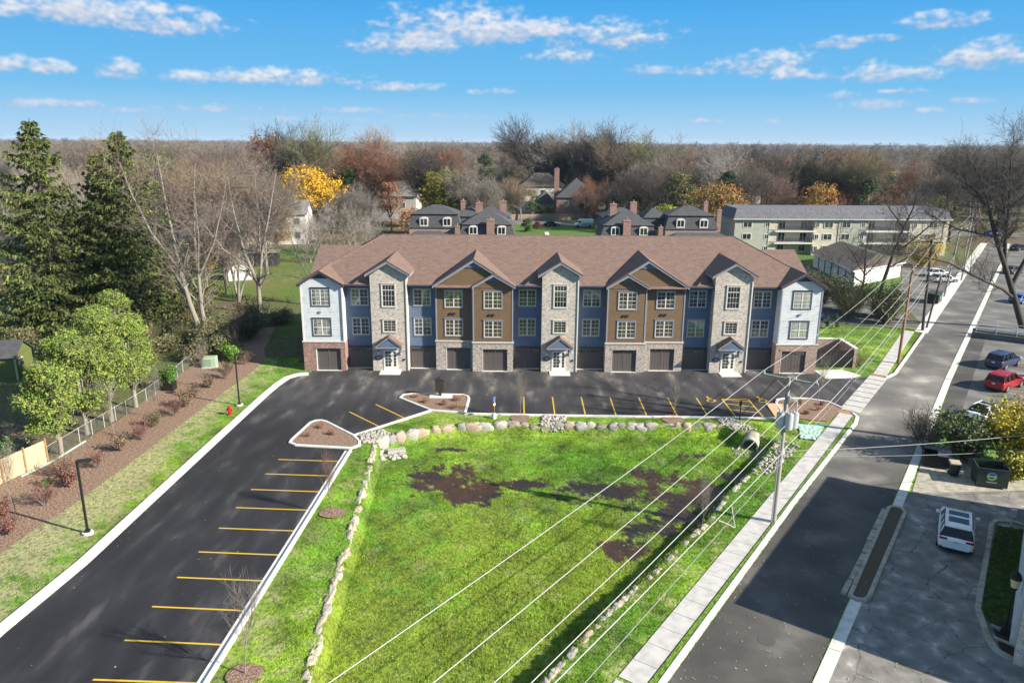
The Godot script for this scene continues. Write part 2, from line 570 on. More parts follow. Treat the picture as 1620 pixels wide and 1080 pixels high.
	M.darkpole = tri_tex(mat(1, 1, 1, 0.9), noise_tex(0.05, 4, [[0.045, 0.035, 0.03], [0.09, 0.075, 0.06]], [0.2, 0.8], 77, 256), 1.5)
	M.fencewood = tri_tex(mat(1, 1, 1, 0.85), noise_tex(0.04, 4, [[0.40, 0.31, 0.20], [0.52, 0.42, 0.29]], [0.2, 0.8], 78, 256), 1.2)
	M.wire = mat(0.40, 0.40, 0.40, 0.5)
	M.darkwire = mat(0.25, 0.25, 0.26, 0.5)
	var bark := noise_tex(0.04, 5, [0.6, 1.0, 1.4], [0.2, 0.5, 0.8], 79, 256)
	M.bark = tri_tex(mat(0.23, 0.205, 0.18, 0.95), bark, 1.3)
	M.palebark = tri_tex(mat(0.24, 0.22, 0.195, 0.95), bark, 1.3)
	M.darkbark = tri_tex(mat(0.06, 0.053, 0.047, 0.95), bark, 1.3)
	M.twig_grey = mat(0.185, 0.165, 0.148, 0.95)
	M.twig_pale = mat(0.225, 0.205, 0.18, 0.95)
	M.twig_red = mat(0.175, 0.118, 0.102, 0.95)
	M.twig_brown = mat(0.15, 0.118, 0.090, 0.95)
	M.twig_dark = mat(0.095, 0.085, 0.075, 0.95)
	M.leaf = mat(1, 1, 1, 0.75)
	M.leaf.backlight_enabled = true
	M.leaf.backlight = lin(0.06, 0.07, 0.012)
	M.needle = mat(1, 1, 1, 0.75)
	M.tints = [["grey", M.twig_grey], ["brown", M.twig_brown], ["pale", M.twig_pale], ["reddish", M.twig_red], ["dark", M.twig_dark], ["tan", mat(0.23, 0.175, 0.115, 0.95)], ["olive-grey", mat(0.145, 0.145, 0.085, 0.95)], ["russet", mat(0.20, 0.105, 0.07, 0.95)], ["blackish", mat(0.055, 0.05, 0.046, 0.95)], ["silvery", mat(0.29, 0.27, 0.25, 0.95)]]

# ---------------------------------------------------------------- ground
var basin := PackedVector2Array()
var mulch_edge := PackedVector2Array()
var hard: Array = []
var gn := FastNoiseLite.new()
var gn2 := FastNoiseLite.new()
var puddles: Array = []

func in_hard(p: Vector2) -> bool:
	for h in hard:
		if Geometry2D.is_point_in_polygon(p, h):
			return true
	return false

func wet(p: Vector2) -> float:  # how bare and wet the basin floor is, 0 to 1
	var w := 0.0
	for q in puddles:
		var d := Vector2((p.x - q[0]) / q[2], (p.y - q[1]) / q[3]).length()
		w = maxf(w, 1.0 - d)
	return smoothstep(0.38, 0.66, w * 1.2 + gn.get_noise_2d(p.x * 8.0, p.y * 8.0) * 0.75 + gn2.get_noise_2d(p.x * 13.0, p.y * 13.0) * 0.45) if w > 0.0 else 0.0

func ground_h(p: Vector2) -> float:
	if p.x < -12.0 or p.x > 24.0 or p.y > -20.0 or p.y < -63.0 or not Geometry2D.is_point_in_polygon(p, basin):
		return 0.0
	var d := 1e9
	for i in basin.size():
		d = minf(d, p.distance_to(Geometry2D.get_closest_point_to_segment(p, basin[i], basin[(i + 1) % basin.size()])))
	return -0.92 * smoothstep(0.0, 0.55, d) - 0.12 * smoothstep(2.0, 9.0, d) + (gn.get_noise_2d(p.x * 3.0, p.y * 3.0) * 0.08 + gn2.get_noise_2d(p.x * 7.0, p.y * 7.0) * 0.05 - wet(p) * 0.05) * smoothstep(0.5, 2.0, d)

func ground_col(p: Vector2) -> Color:
	var a := gn.get_noise_2d(p.x * 1.1, p.y * 1.1)
	var b := gn2.get_noise_2d(p.x * 5.0, p.y * 5.0)
	var green := Vector3(0.094, 0.208, 0.015)
	var lime := Vector3(0.190, 0.298, 0.021)
	var straw := Vector3(0.34, 0.32, 0.17)
	var c := green.lerp(lime, clampf(0.5 + a * 1.1 + b * 0.3, 0.0, 1.0))
	c *= 1.0 + 0.75 * gn2.get_noise_2d(p.x * 2.1 + 50.0, p.y * 2.1)
	c = c.lerp(straw, clampf(gn2.get_noise_2d(p.x * 3.3, p.y * 3.3 + 70.0) * 1.1 - 0.22, 0.0, 0.3))
	if Geometry2D.is_point_in_polygon(p, basin):
		var olive := Vector3(0.19, 0.235, 0.020)
		c = c.lerp(olive, clampf((p.y + 52.0) / 24.0 + b * 0.8 + a * 0.4, 0.0, 0.6))
		c = c.lerp(Vector3(0.026, 0.020, 0.019).lerp(Vector3(0.058, 0.030, 0.018), clampf(0.4 + gn.get_noise_2d(p.x * 1.7 + 9.0, p.y * 1.7) * 2.2, 0.0, 1.0)), wet(p))
		return Color(c.x, c.y, c.z)
	if p.x < -24.0 and p.x > -34.0 and p.y > -82.0:
		# the verge by the drive: thin new lawn over straw matting towards the bed
		var k := clampf((-25.2 - p.x) / 3.4, 0.0, 1.0)
		c = c.lerp(straw, clampf(k * 1.3 - 0.25 + b * 1.1 + gn.get_noise_2d(p.x * 2.0, p.y * 0.7) * 0.6, 0.0, 0.85))
		return Color(c.x, c.y, c.z)
	if p.x >= -24.0 and p.x < 45.0 and p.y > -80.0:
		c = c.lerp(straw, clampf(b * 1.5 - 0.25 + 0.3 * a, 0.0, 0.6))
		return Color(c.x, c.y, c.z)
	if p.x > 33.0 and p.x < 56.0 and p.y > -99.0 and p.y <= -78.0:
		c = c.lerp(straw, clampf(b * 1.3 - 0.35, 0.0, 0.5))
		return Color(c.x, c.y, c.z)
	# yards and woods behind: lawn giving way to leaf litter
	var litter := Vector3(0.125, 0.088, 0.058)
	var k2 := clampf(0.25 + gn.get_noise_2d(p.x * 0.35 + 40.0, p.y * 0.35) * 2.0, 0.0, 1.0)
	if p.x > -62.0 and p.x < -30.0 and p.y < -112.0 and p.y > -160.0:
		k2 = clampf(0.28 + b * 1.2, 0.05, 0.8)
		litter = Vector3(0.20, 0.15, 0.05)
	if p.y < -170.0:
		k2 = maxf(k2, 0.75)
	if p.x > -25.0 and p.x < 45.0 and p.y < -165.0 and p.y > -240.0:
		k2 = 0.0
	if p.x < -30.0 and p.y > -112.0:
		k2 = maxf(k2, 0.55)
	c = (green * 0.8).lerp(litter, k2)
	if p.y < -420.0:
		c = litter * 0.9
	return Color(c.x, c.y, c.z)

func grid(x0: float, x1: float, z0: float, z1: float, s: float, hole := Rect2(), mud: MB = null) -> MB:
	var b := MB.new()
	var nx := int(round((x1 - x0) / s))
	var nz := int(round((z1 - z0) / s))
	var hs := []
	var cs := PackedColorArray()
	for j in nz + 1:
		for i in nx + 1:
			var p := Vector2(x0 + i * s, z0 + j * s)
			hs.append(Vector3(p.x, ground_h(p), p.y))
			cs.append(ground_col(p))
	for j in nz:
		for i in nx:
			if hole.has_area() and hole.has_point(Vector2(x0 + (i + 0.5) * s, z0 + (j + 0.5) * s)):
				continue
			var q := [j * (nx + 1) + i, (j + 1) * (nx + 1) + i, (j + 1) * (nx + 1) + i + 1, j * (nx + 1) + i + 1]
			for t in [[0, 1, 2], [0, 2, 3]]:
				var a: Vector3 = hs[q[t[0]]]
				var bb: Vector3 = hs[q[t[1]]]
				var d: Vector3 = hs[q[t[2]]]
				var nn := (bb - a).cross(d - a).normalized()
				var o: MB = mud if mud and cs[q[t[0]]].g < 0.045 and cs[q[t[1]]].g < 0.045 and cs[q[t[2]]].g < 0.045 else b
				for k in [0, 2, 1]:
					o.v.append(hs[q[t[k]]])
					o.n.append(nn)
					o.c.append(cs[q[t[k]]])
	return b

func build_ground() -> void:
	gn.seed = 101
	gn.frequency = 0.05
	gn.fractal_octaves = 4
	gn2.seed = 102
	gn2.frequency = 0.12
	gn2.fractal_octaves = 4
	basin = pv([-11.2, -57.6, -9.1, -59.5, -7.0, -60.7, -4.9, -61.3, -1.6, -61.6, 10.0, -61.65, 18.9, -61.5, 19.9, -59.7, 21.2, -59.2, 22.2, -58.4, 21.7, -57.2, 18.4, -52.3, 15.3, -48.3, 13.0, -44.5, 11.1, -42.2, 8.6, -38.8, 6.8, -36.7, 5.2, -34.7, 3.2, -31.7, 0.6, -28.0, -1.5, -24.5, -9.0, -24.5, -9.4, -30.0, -9.7, -33.3, -9.9, -37.9, -10.0, -40.0, -10.15, -43.4, -10.4, -46.4, -10.65, -50.3, -10.8, -53.0, -11.1, -55.4])
	# centre x, z and half lengths of the bare wet patches
	puddles = [[-4.8, -52.5, 5.2, 4.2], [-3.0, -50.6, 4.5, 3.4], [7.5, -51.0, 6.0, 3.2], [11.2, -53.2, 3.0, 2.6], [14.0, -49.8, 5.0, 4.6], [11.2, -47.0, 4.6, 3.4], [17.6, -53.0, 2.4, 2.4], [7.2, -42.6, 2.6, 1.9], [9.0, -45.0, 3.0, 2.0], [1.0, -52.0, 4.0, 1.4], [14.6, -57.2, 2.0, 0.9], [-5.0, -58.2, 2.4, 0.7]]
	var hole := Rect2(-62, -115, 124, 93)
	struct("ground", grid(-62, 62, -115, -22, 0.4, Rect2(-12, -63, 36, 39)), M.ground)
	var mud := MB.new()
	struct("ground", grid(-12, 24, -63, -24, 0.2, Rect2(), mud), M.ground)
	struct("mud", mud, M.mud)
	var g2 := grid(-502, 498, -705, 45, 5.0, Rect2(-62, -115, 125, 95))
	# edge pieces between the fine and the coarse sheet
	for q in [[62, 63, -115, -20], [-62, 62, -22, -20]]:
		g2.col = Color(0.11, 0.235, 0.012)
		g2.quad(Vector3(q[0], 0, q[3]), Vector3(q[1], 0, q[3]), Vector3(q[1], 0, q[2]), Vector3(q[0], 0, q[2]))
	struct("ground", g2, M.ground)
	var g3 := MB.new()
	g3.col = Color(0.105, 0.082, 0.056)
	for q in [[-9000, 9000, -9000, -705], [-9000, 9000, 45, 6000], [-9000, -502, -705, 45], [498, 9000, -705, 45]]:
		g3.quad(Vector3(q[0], 0, q[3]), Vector3(q[1], 0, q[3]), Vector3(q[1], 0, q[2]), Vector3(q[0], 0, q[2]))
	struct("ground", g3, M.ground)

func line_mark(parent: Node, a: Vector2, b: Vector2, w: float, y: float) -> void:
	var m := MB.new()
	var d := (b - a).normalized()
	var s := Vector2(-d.y, d.x) * w / 2
	m.flat(PackedVector2Array([a - s, b - s, b + s, a + s]), y)
	put("parking_line", m, M.yellow, parent)

const KERB := [[-0.13, 0.0], [-0.12, 0.11], [-0.09, 0.14], [0.09, 0.14], [0.12, 0.11], [0.13, 0.0]]

func kerb(path: Array, prof: Array, closed := false, m: Material = null) -> void:
	var b := MB.new()
	b.sweep(path, prof, closed)
	struct("kerb", b, m if m else M.kerb)

# a flat sheet cut into cells so that its tone can change from place to place
func paved(poly: PackedVector2Array, y: float, s: float, tone: Callable) -> MB:
	var b := MB.new()
	var lo := poly[0]
	var hi := poly[0]
	for p in poly:
		lo = lo.min(p)
		hi = hi.max(p)
	var x := floorf(lo.x)
	while x < hi.x:
		var z := floorf(lo.y)
		while z < hi.y:
			var cell := PackedVector2Array([Vector2(x, z), Vector2(x + s, z), Vector2(x + s, z + s), Vector2(x, z + s)])
			for part in Geometry2D.intersect_polygons(cell, poly):
				var n0 := b.v.size()
				b.flat(part, y)
				for i in range(n0, b.v.size()):
					b.c[i] = tone.call(Vector2(b.v[i].x, b.v[i].z))
			z += s
		x += s
	return b

func lot_col(p: Vector2) -> Color:
	# traffic dust and a painted grazing sheen pale the court in front of the doors
	var k := smoothstep(-60.0, -73.0, p.y) * (0.85 + 0.8 * gn.get_noise_2d(p.x * 1.5, p.y * 4.0)) + 0.25 * maxf(0.0, gn2.get_noise_2d(p.x * 1.2, p.y * 0.4))
	k = clampf(k, 0.0, 1.0)
	return Color(0.31 + 0.69 * k, 0.31 + 0.66 * k, 0.31 + 0.56 * k)

func street_col(p: Vector2) -> Color:
	# pale dust carried out of the new driveway; darker tone nearer to us
	var d := p.distance_to(Vector2(38.0, -70.5))
	var k := clampf(1.25 - d / 15.0, 0.0, 1.0) * (0.75 + 1.3 * gn.get_noise_2d(p.x * 2.5, p.y * 2.5))
	var n := smoothstep(-47.0, -52.0, p.y)
	var g := lerpf(1.15, 2.0, n) + maxf(0.0, k) * 1.3
	g *= 0.3
	return Color(g, g * 0.985, g * 0.95)

func build_paving() -> void:
	# ---- the new car park
	var lot := pv([-25.7, -24, -25.55, -32.2, -24.86, -39, -24.16, -60, -23.82, -69.2, -23.65, -72, -23.3, -74.2, -22.6, -75.2, -21.6, -75.6, -21.6, -78.9, 33.2, -78.9, 33.4, -75.3, 36.5, -75.7, 38.2, -76.1, 31.1, -66.2, 30.5, -67.9, 28.84, -68.8, 26.9, -68.9, 25.9, -68.4, 25.4, -67.5, 24.9, -63.6, 24.0, -63.5, 2.9, -63.94, -4.28, -64.24, -7.5, -64.97, -13.36, -58.8, -12.75, -55.7, -13.33, -55.5, -14.28, -29, -14.4, -24])
	var o := struct("parking_lot", paved(lot, 0.012, 1.5, lot_col), M.asphalt)
	hard.append(lot)
	var ins := [-13.22, -53.57, -13.39, -50.96, -13.6, -48.38, -13.7, -45.65, -13.8, -42.87, -13.93, -40.0, -14.05, -37.27, -14.18, -34.5, -14.26, -31.72]
	for i in 9:
		line_mark(o, Vector2(ins[i * 2], ins[i * 2 + 1]), Vector2(ins[i * 2] - 5.0, ins[i * 2 + 1] - 0.3), 0.12, 0.018)
	line_mark(o, Vector2(-14.3, -29.0), Vector2(-19.3, -29.2), 0.12, 0.018)
	line_mark(o, Vector2(-14.91, -64.51), Vector2(-11.6, -60.97), 0.12, 0.018)
	line_mark(o, Vector2(-12.87, -66.58), Vector2(-9.58, -62.95), 0.12, 0.018)
	for i in 8:
		line_mark(o, Vector2(-1.64 + i * 2.8, -64.1), Vector2(-1.64 + i * 2.816, -69.0), 0.12, 0.018)
	for q in [[20.45, -63.9, 20.5, -68.7], [22.95, -63.85, 23.05, -68.7], [20.5, -68.7, 23.05, -68.7], [20.5, -67.4, 23.0, -66.5], [20.5, -65.8, 23.0, -64.9], [20.5, -68.5, 23.0, -68.0]]:
		line_mark(o, Vector2(q[0], q[1]), Vector2(q[2], q[3]), 0.12, 0.022)
	# wheelchair symbols
	for x in [19.3, 24.3]:
		var s := MB.new()
		for k in 14:
			var a0 := -0.6 + k * 0.36
			var a1 := a0 + 0.37
			s.flat(PackedVector2Array([Vector2(x + cos(a0) * 0.42, -68.2 + sin(a0) * 0.42), Vector2(x + cos(a1) * 0.42, -68.2 + sin(a1) * 0.42), Vector2(x + cos(a1) * 0.3, -68.2 + sin(a1) * 0.3), Vector2(x + cos(a0) * 0.3, -68.2 + sin(a0) * 0.3)]), 0.022)
		for q in [[-0.1, -0.95, -0.1, -0.3, 0.13], [-0.1, -0.32, 0.4, -0.32, 0.12], [0.36, -0.36, 0.5, 0.1, 0.12], [-0.1, -0.65, 0.25, -0.65, 0.1]]:
			var a := Vector2(x + q[0], -68.2 + q[1])
			var c2 := Vector2(x + q[2], -68.2 + q[3])
			var d := (c2 - a).normalized()
			var n: Vector2 = Vector2(-d.y, d.x) * q[4] / 2
			s.flat(PackedVector2Array([a - n, c2 - n, c2 + n, a + n]), 0.026)
		s.box(Vector3(x - 0.1, 0.024, -69.3), Vector3(0.24, 0.006, 0.24))
		put("wheelchair_symbol", s, M.yellow, o)
	# kerbs round the car park
	hard.append(pv([-26.5, -24, -26.4, -32.6, -25.7, -39, -24.95, -60, -24.6, -69.2, -24.4, -72, -24.0, -74.7, -23.0, -75.95, -21.7, -76.25, -21.6, -75.4, -23.0, -75.0, -23.7, -72, -24.9, -39, -25.6, -24]))
	kerb(va([-26.1, -24, -26.0, -32.6, -25.3, -39, -24.55, -60, -24.2, -69.2, -24.0, -72, -23.6, -74.4, -22.8, -75.5, -21.7, -75.85]), [[-0.28, 0.0], [-0.27, 0.13], [-0.24, 0.15], [-0.02, 0.15], [0.02, 0.12], [0.05, 0.04], [0.42, 0.02], [0.43, 0.0]])
	kerb(va([-14.2, -24, -14.08, -29.05, -13.05, -55.65]), [[-0.36, 0.0], [-0.35, 0.025], [-0.02, 0.03], [0.0, 0.14], [0.03, 0.16], [0.2, 0.16], [0.22, 0.13], [0.22, 0.0]])
	kerb(va([-13.3, -58.75, -7.5, -64.85]), KERB)
	kerb(va([-4.28, -64.12, 2.93, -63.84, 24.27, -63.42]), KERB)
	# planted islands
	var is1 := va([-18.25, -57.1, -18.28, -57.75, -17.75, -61.6, -17.4, -62.1, -16.95, -62.2, -16.4, -61.87, -13.4, -58.8, -12.6, -57.5, -12.45, -56.7, -12.95, -56.05, -17.6, -56.6])
	var is2 := va([-10.8, -68.3, -10.6, -69.2, -9.75, -69.5, -4.8, -69.35, -4.3, -68.9, -4.15, -68.2, -4.28, -64.3, -7.45, -64.95])
	var is3 := va([24.95, -63.7, 25.4, -67.6, 25.85, -68.5, 26.9, -68.95, 28.84, -68.85, 30.5, -68.0, 31.15, -66.3])
	for q in [is1, is2]:
		kerb(q, KERB, true)
		var m := MB.new()
		m.flat(PackedVector2Array(q), 0.09)
		struct("mulch_bed", m, M.mulch)
	kerb(is3, KERB)
	var m3 := MB.new()
	m3.flat(PackedVector2Array(is3 + va([30.0, -64.6, 28.46, -62.7])), 0.06)
	struct("mulch_bed", m3, M.mulch)
	# ---- the long bed along the fence
	mulch_edge = pv([-30.6, -24, -30.8, -34, -30.6, -42, -29.9, -46.1, -29.3, -54.5, -28.5, -69, -28.0, -76, -27.8, -80.5, -29.5, -85.5, -31.5, -96])
	var mb := MB.new()
	var pl := PackedVector2Array(mulch_edge)
	pl.append_array(pv([-35.5, -96, -35.2, -72, -34.9, -62, -35.6, -55, -36.5, -50, -37.8, -46, -38, -24]))
	mb.flat(pl, 0.03)
	struct("mulch_bed", mb, M.mulch)
	hard.append(pl)
	# ---- street
	var st := pv([3.9, -24.5, 7.33, -29.24, 19.6, -46.74, 30.85, -62.23, 31.9, -64.0, 31.95, -64.9, 31.3, -66.2, 38.4, -76.1, 40.4, -76.0, 41.8, -77.1, 54.6, -95.3, 74.8, -124.1, 119, -187.5, 131, -199, 126, -188, 106.6, -161.8, 82.0, -126.6, 45.98, -75.5, 25.7, -46, 14.0, -29.3, 10.6, -24.5])
	struct("street", paved(st, 0.012, 2.0, street_col), M.street)
	hard.append(st)
	var cs := pv([-60, -232, 20, -222, 60, -214, 120, -203, 260, -178, 262, -190, 124, -214, 60, -226, 20, -234, -60, -244])
	var cb := MB.new()
	cb.flat(cs, 0.014)
	struct("street", cb, M.parklot)
	hard.append(cs)
	# street kerbs
	kerb(va([3.7, -24.3, 7.13, -29.38, 19.4, -46.88, 30.66, -62.37, 31.55, -64.0, 31.55, -64.9]), [[-0.12, 0.0], [-0.12, 0.12], [-0.09, 0.14], [0.1, 0.14], [0.13, 0.11], [0.15, 0.02], [0.22, 0.015]])
	kerb(va([39.9, -75.9, 40.4, -76.2, 41.6, -77.3, 54.4, -95.45]), [[-0.12, 0.0], [-0.12, 0.12], [-0.09, 0.14], [0.1, 0.14], [0.13, 0.11], [0.15, 0.02], [0.22, 0.015]])
	kerb(va([54.4, -95.45, 74.6, -124.2, 118.7, -187.3]), [[-1.1, 0.0], [-1.1, 0.05], [0.35, 0.06], [0.4, 0.02]])
	# ribbon kerb on the far side, in cast lengths
	var rib := va([10.6, -24.5, 14.05, -29.3, 25.8, -46.0, 46.0, -75.45, 82.0, -126.5, 107, -162, 124, -187])
	var piece := MB.new()
	piece.box(Vector3.ZERO, Vector3(0.60, 0.06, 2.96))
	var pm := piece.mesh()
	var holder := Node3D.new()
	holder.name = "ribbon_kerb"
	add_child(holder)
	holder.set_meta("kind", "structure")
	for i in rib.size() - 1:
		var a: Vector2 = rib[i]
		var e: Vector2 = rib[i + 1]
		var d := (e - a).normalized()
		var t := 0.0
		while t + 2.0 < a.distance_to(e):
			var p := a + d * (t + 1.5) + Vector2(-d.y, d.x) * 0.3
			var s := meshnode("slab", pm, M.kerb, holder)
			s.position = Vector3(p.x, 0.02, p.y)
			s.rotation.y = atan2(-d.x, -d.y)
			t += 3.0
	# ---- pavement slabs
	var walk := Node3D.new()
	walk.name = "pavement"
	add_child(walk)
	walk.set_meta("kind", "structure")
	var w1 := va([2.2, -24.4, 5.6, -29.23, 18.08, -46.7, 31.3, -65.2])
	var sl := MB.new()
	sl.slab(Vector3.ZERO, Vector3(1.30, 0.1, 1.509), Basis(), 0.007)
	var wide := MB.new()
	wide.slab(Vector3.ZERO, Vector3(1.75, 0.1, 1.509), Basis(), 0.007)
	for run in [[w1, sl.mesh()], [va([31.5, -65.5, 39.4, -76.3]), wide.mesh()], [va([39.5, -76.5, 52.9, -96.4]), sl.mesh()]]:
		var path: Array = run[0]
		for i in path.size() - 1:
			var a: Vector2 = path[i]
			var e: Vector2 = path[i + 1]
			var d := (e - a).normalized()
			var cnt := int(a.distance_to(e) / 1.515)
			var step := a.distance_to(e) / cnt
			for k in cnt:
				var p := a + d * (k + 0.5) * step
				var s := meshnode("slab", run[1], M.concrete, walk)
				s.position = Vector3(p.x, 0.0, p.y)
				s.rotation.y = atan2(-d.x, -d.y)
	for q in [pv([1.3, -24.4, 4.7, -29.2, 17.2, -46.7, 31.3, -66.4, 38.4, -76.2, 51.9, -96.4, 53.8, -96.4, 40.3, -75.9, 33.2, -65.2, 31.1, -63.9, 18.95, -46.7, 6.45, -29.2, 3.1, -24.4])]:
		hard.append(q)
	var vg := MB.new()
	vg.col = Color(0.125, 0.235, 0.018)
	vg.flat(pv([3.1, -24.5, 6.5, -29.25, 19.0, -46.75, 31.15, -63.95, 31.42, -64.2, 30.56, -62.44, 19.3, -46.95, 7.03, -29.45, 3.6, -24.5]), 0.1)
	struct("lawn", vg, M.ground)
	# tactile strips at the crossing and the ramp
	var tac := MB.new()
	tac.box(Vector3(31.1, 0.055, -65.0), Vector3(1.6, 0.012, 0.6), Basis(Vector3.UP, -0.62))
	tac.box(Vector3(39.6, 0.055, -76.6), Vector3(1.6, 0.012, 0.6), Basis(Vector3.UP, -0.62))
	struct("tactile_paving", tac, tri_tex(mat(1, 1, 1, 0.8), noise_tex(0.05, 3, [[0.34, 0.14, 0.07], [0.45, 0.21, 0.12]], [0.2, 0.8], 81, 128), 0.8))
	var rp := MB.new()
	rp.plate(Vector3(24.05, 0.03, -63.75), Vector3(25.55, 0.03, -65.2), Vector3(25.85, 0.14, -67.1), Vector3(24.3, 0.14, -67.3), 0.06)
	struct("ramp", rp, tri_tex(mat(1, 1, 1, 0.8), noise_tex(0.05, 3, [[0.50, 0.30, 0.17], [0.62, 0.40, 0.25]], [0.2, 0.8], 82, 128), 0.8))
	# ---- lots on the far side of the street
	var l1 := pv([26.2, -46.4, 14.6, -29.5, 11.2, -24.5, 45, -24.5, 45, -48.8, 36, -49.6, 29.5, -49.4, 28.0, -48.6])
	var b1 := MB.new()
	b1.flat(l1, 0.008)
	struct("old_parking_lot", b1, M.oldlot)
	hard.append(l1)
	var l2 := pv([40.5, -66.0, 46.7, -75.3, 82.7, -126.3, 108, -162, 126, -187, 190, -176, 130, -80, 96, -60, 60, -56])
	var b2 := MB.new()
	b2.flat(l2, 0.008)
	var lot2 := struct("old_parking_lot", b2, M.parklot)
	hard.append(l2)
	var st2 := MB.new()
	st2.col = Color(0.33, 0.33, 0.32)
	st2.flat(pv([40.5, -66.2, 46.7, -75.3, 60.5, -95.0, 62.0, -94.2, 48.3, -74.6, 42.2, -65.8]), 0.012)
	struct("street", st2, M.street)
	var pad := MB.new()
	pad.prism(pv([28.7, -48.75, 30.3, -51.2, 33.2, -55.6, 38.5, -54.5, 40, -49.2, 36.5, -49.3]), -0.02, 0.035)
	struct("concrete_pad", pad, M.oldconcrete)
	hard.append(pv([29.7, -49.35, 31.0, -55.6, 38.5, -54.5, 40, -49.2]))
	for z in [[-79.5, 53.2], [-72.9, 50.0], [-69.8, 47.2], [-84.2, 55.4], [-66.5, 45.0]]:
		var mk := MB.new()
		mk.box(Vector3(z[1] + 3.0, 0.014, z[0] + 2.5), Vector3(5.6, 0.006, 0.11), Basis(Vector3.UP, -0.64))
		put("parking_line", mk, M.yellow, lot2)
	# yard behind the garage, and a drive
	var l3 := pv([36, -98, 46, -100, 56, -98, 58.5, -128, 60, -152, 56, -152, 50, -128, 46, -110, 36, -106])
	var b3 := MB.new()
	b3.flat(l3, 0.01)
	struct("drive", b3, M.parklot)
	hard.append(l3)
	var l4 := pv([56.5, -99.5, 61, -105, 75.5, -126.5, 92, -150, 80, -152, 72, -136, 62, -118])
	var b4 := MB.new()
	b4.flat(l4, 0.01)
	struct("drive", b4, M.parklot)
	hard.append(l4)
	# aprons at the doors and the refuse store
	var ap := MB.new()
	for x in [-13.1, 5.1, 23.4]:
		ap.cube(x - 1.05, x + 1.15, 0.0, 0.09, -77.2, -75.75)
	ap.prism(pv([33.2, -78.3, 36.3, -78.7, 37.6, -76.6, 36.3, -75.75, 33.3, -75.4]), 0.0, 0.045)
	ap.cube(4.9 + 3.8, 4.9 + 4.9, 0.0, 0.05, -205, -170)
	struct("path", ap, M.kerb)

# ---------------------------------------------------------------- the new apartment building
const ZT := -77.2
const ZW := -77.25
const ZB := -78.45
const Z1 := -77.85
const Z2 := -77.3

func siding(called: String, x0: float, x1: float, y0: float, y1: float, z: float, m: Material, parent: Node, clip := []) -> void:
	# lap boards: every course leans out over the one below; clip = [x of apex, y of apex, y where the slopes start]
	var b := MB.new()
	var st := 0.165
	var cnt := int(ceil((y1 - y0) / st))
	for i in cnt:
		var a := y0 + i * st
		var tone := R(0.93, 1.06)
		b.col = Color(tone, tone, tone)
		var t := minf(a + st, y1)
		var xa := x0
		var xb := x1
		if clip.size():
			var f := clampf((clip[1] - a) / (clip[1] - clip[2]), 0.02, 1.0)
			xa = lerpf(clip[0], x0, f)
			xb = lerpf(clip[0], x1, f)
		b.quad(Vector3(xa, a, z + 0.036), Vector3(xb, a, z + 0.036), Vector3(xb, t, z + 0.004), Vector3(xa, t, z + 0.004))
		b.quad(Vector3(xa, a, z - 0.05), Vector3(xb, a, z - 0.05), Vector3(xb, a, z + 0.036), Vector3(xa, a, z + 0.036))
	stuff(put(called, b, m, parent))

func window(parent: Node, cx: float, y0: float, y1: float, w: float, z: float, trim: Material, style := "double", pane: Material = null) -> void:
	var x0 := cx - w / 2
	var x1 := cx + w / 2
	var t := MB.new()   # casing
	for q in [[x0 - 0.09, x1 + 0.09, y1, y1 + 0.13], [x0 - 0.09, x1 + 0.09, y0 - 0.11, y0], [x0 - 0.09, x0, y0, y1], [x1, x1 + 0.09, y0, y1]]:
		t.cube(q[0], q[1], q[2], q[3], z - 0.02, z + 0.085)
	t.cube(x0 - 0.13, x1 + 0.13, y1 + 0.13, y1 + 0.165, z, z + 0.13)
	var o := put("window", t, trim, parent)
	var f := MB.new()
	var s := 0.055
	for q in [[x0, x1, y1 - s, y1], [x0, x1, y0, y0 + s], [x0, x0 + s, y0 + s, y1 - s], [x1 - s, x1, y0 + s, y1 - s]]:
		f.cube(q[0], q[1], q[2], q[3], z - 0.02, z + 0.06)
	var bars := []
	var halves := []
	if style == "double":
		f.cube(cx - 0.06, cx + 0.06, y0 + s, y1 - s, z - 0.02, z + 0.062)
		halves = [[x0 + s, cx - 0.06], [cx + 0.06, x1 - s]]
	else:
		halves = [[x0 + s, x1 - s]]
	for h in halves:
		if style == "tall":
			f.cube(h[0], h[1], y1 - 0.62, y1 - 0.55, z - 0.02, z + 0.06)
		elif style == "double":
			f.cube(h[0], h[1], (y0 + y1) / 2 - 0.025, (y0 + y1) / 2 + 0.025, z - 0.02, z + 0.058)
		if style == "blind":
			continue
		var nx := 2 if style == "double" else 3 if style == "square" else 4
		var ny := 4
		for k in range(1, nx):
			var x := lerpf(h[0], h[1], float(k) / nx)
			f.cube(x - 0.013, x + 0.013, y0 + s, y1 - s, z - 0.02, z + 0.046)
		for k in range(1, ny):
			if style == "double" and k == 2:
				continue
			var y := lerpf(y0 + s, y1 - s, float(k) / ny)
			f.cube(h[0], h[1], y - 0.013, y + 0.013, z - 0.02, z + 0.044)
	stuff(put("frame", f, M.white, o))
	o.get_child(0).position = Vector3.ZERO
	for h in halves:
		var p := MB.new()
		var tw := R(-0.01, 0.01)
		p.quad(Vector3(h[0], y0 + s, z + 0.03 + tw), Vector3(h[1], y0 + s, z + 0.03 - tw), Vector3(h[1], y1 - s, z + 0.03 - tw), Vector3(h[0], y1 - s, z + 0.03 + tw * 0.4))
		put("pane", p, pane if pane else M.glass, o).position = Vector3.ZERO

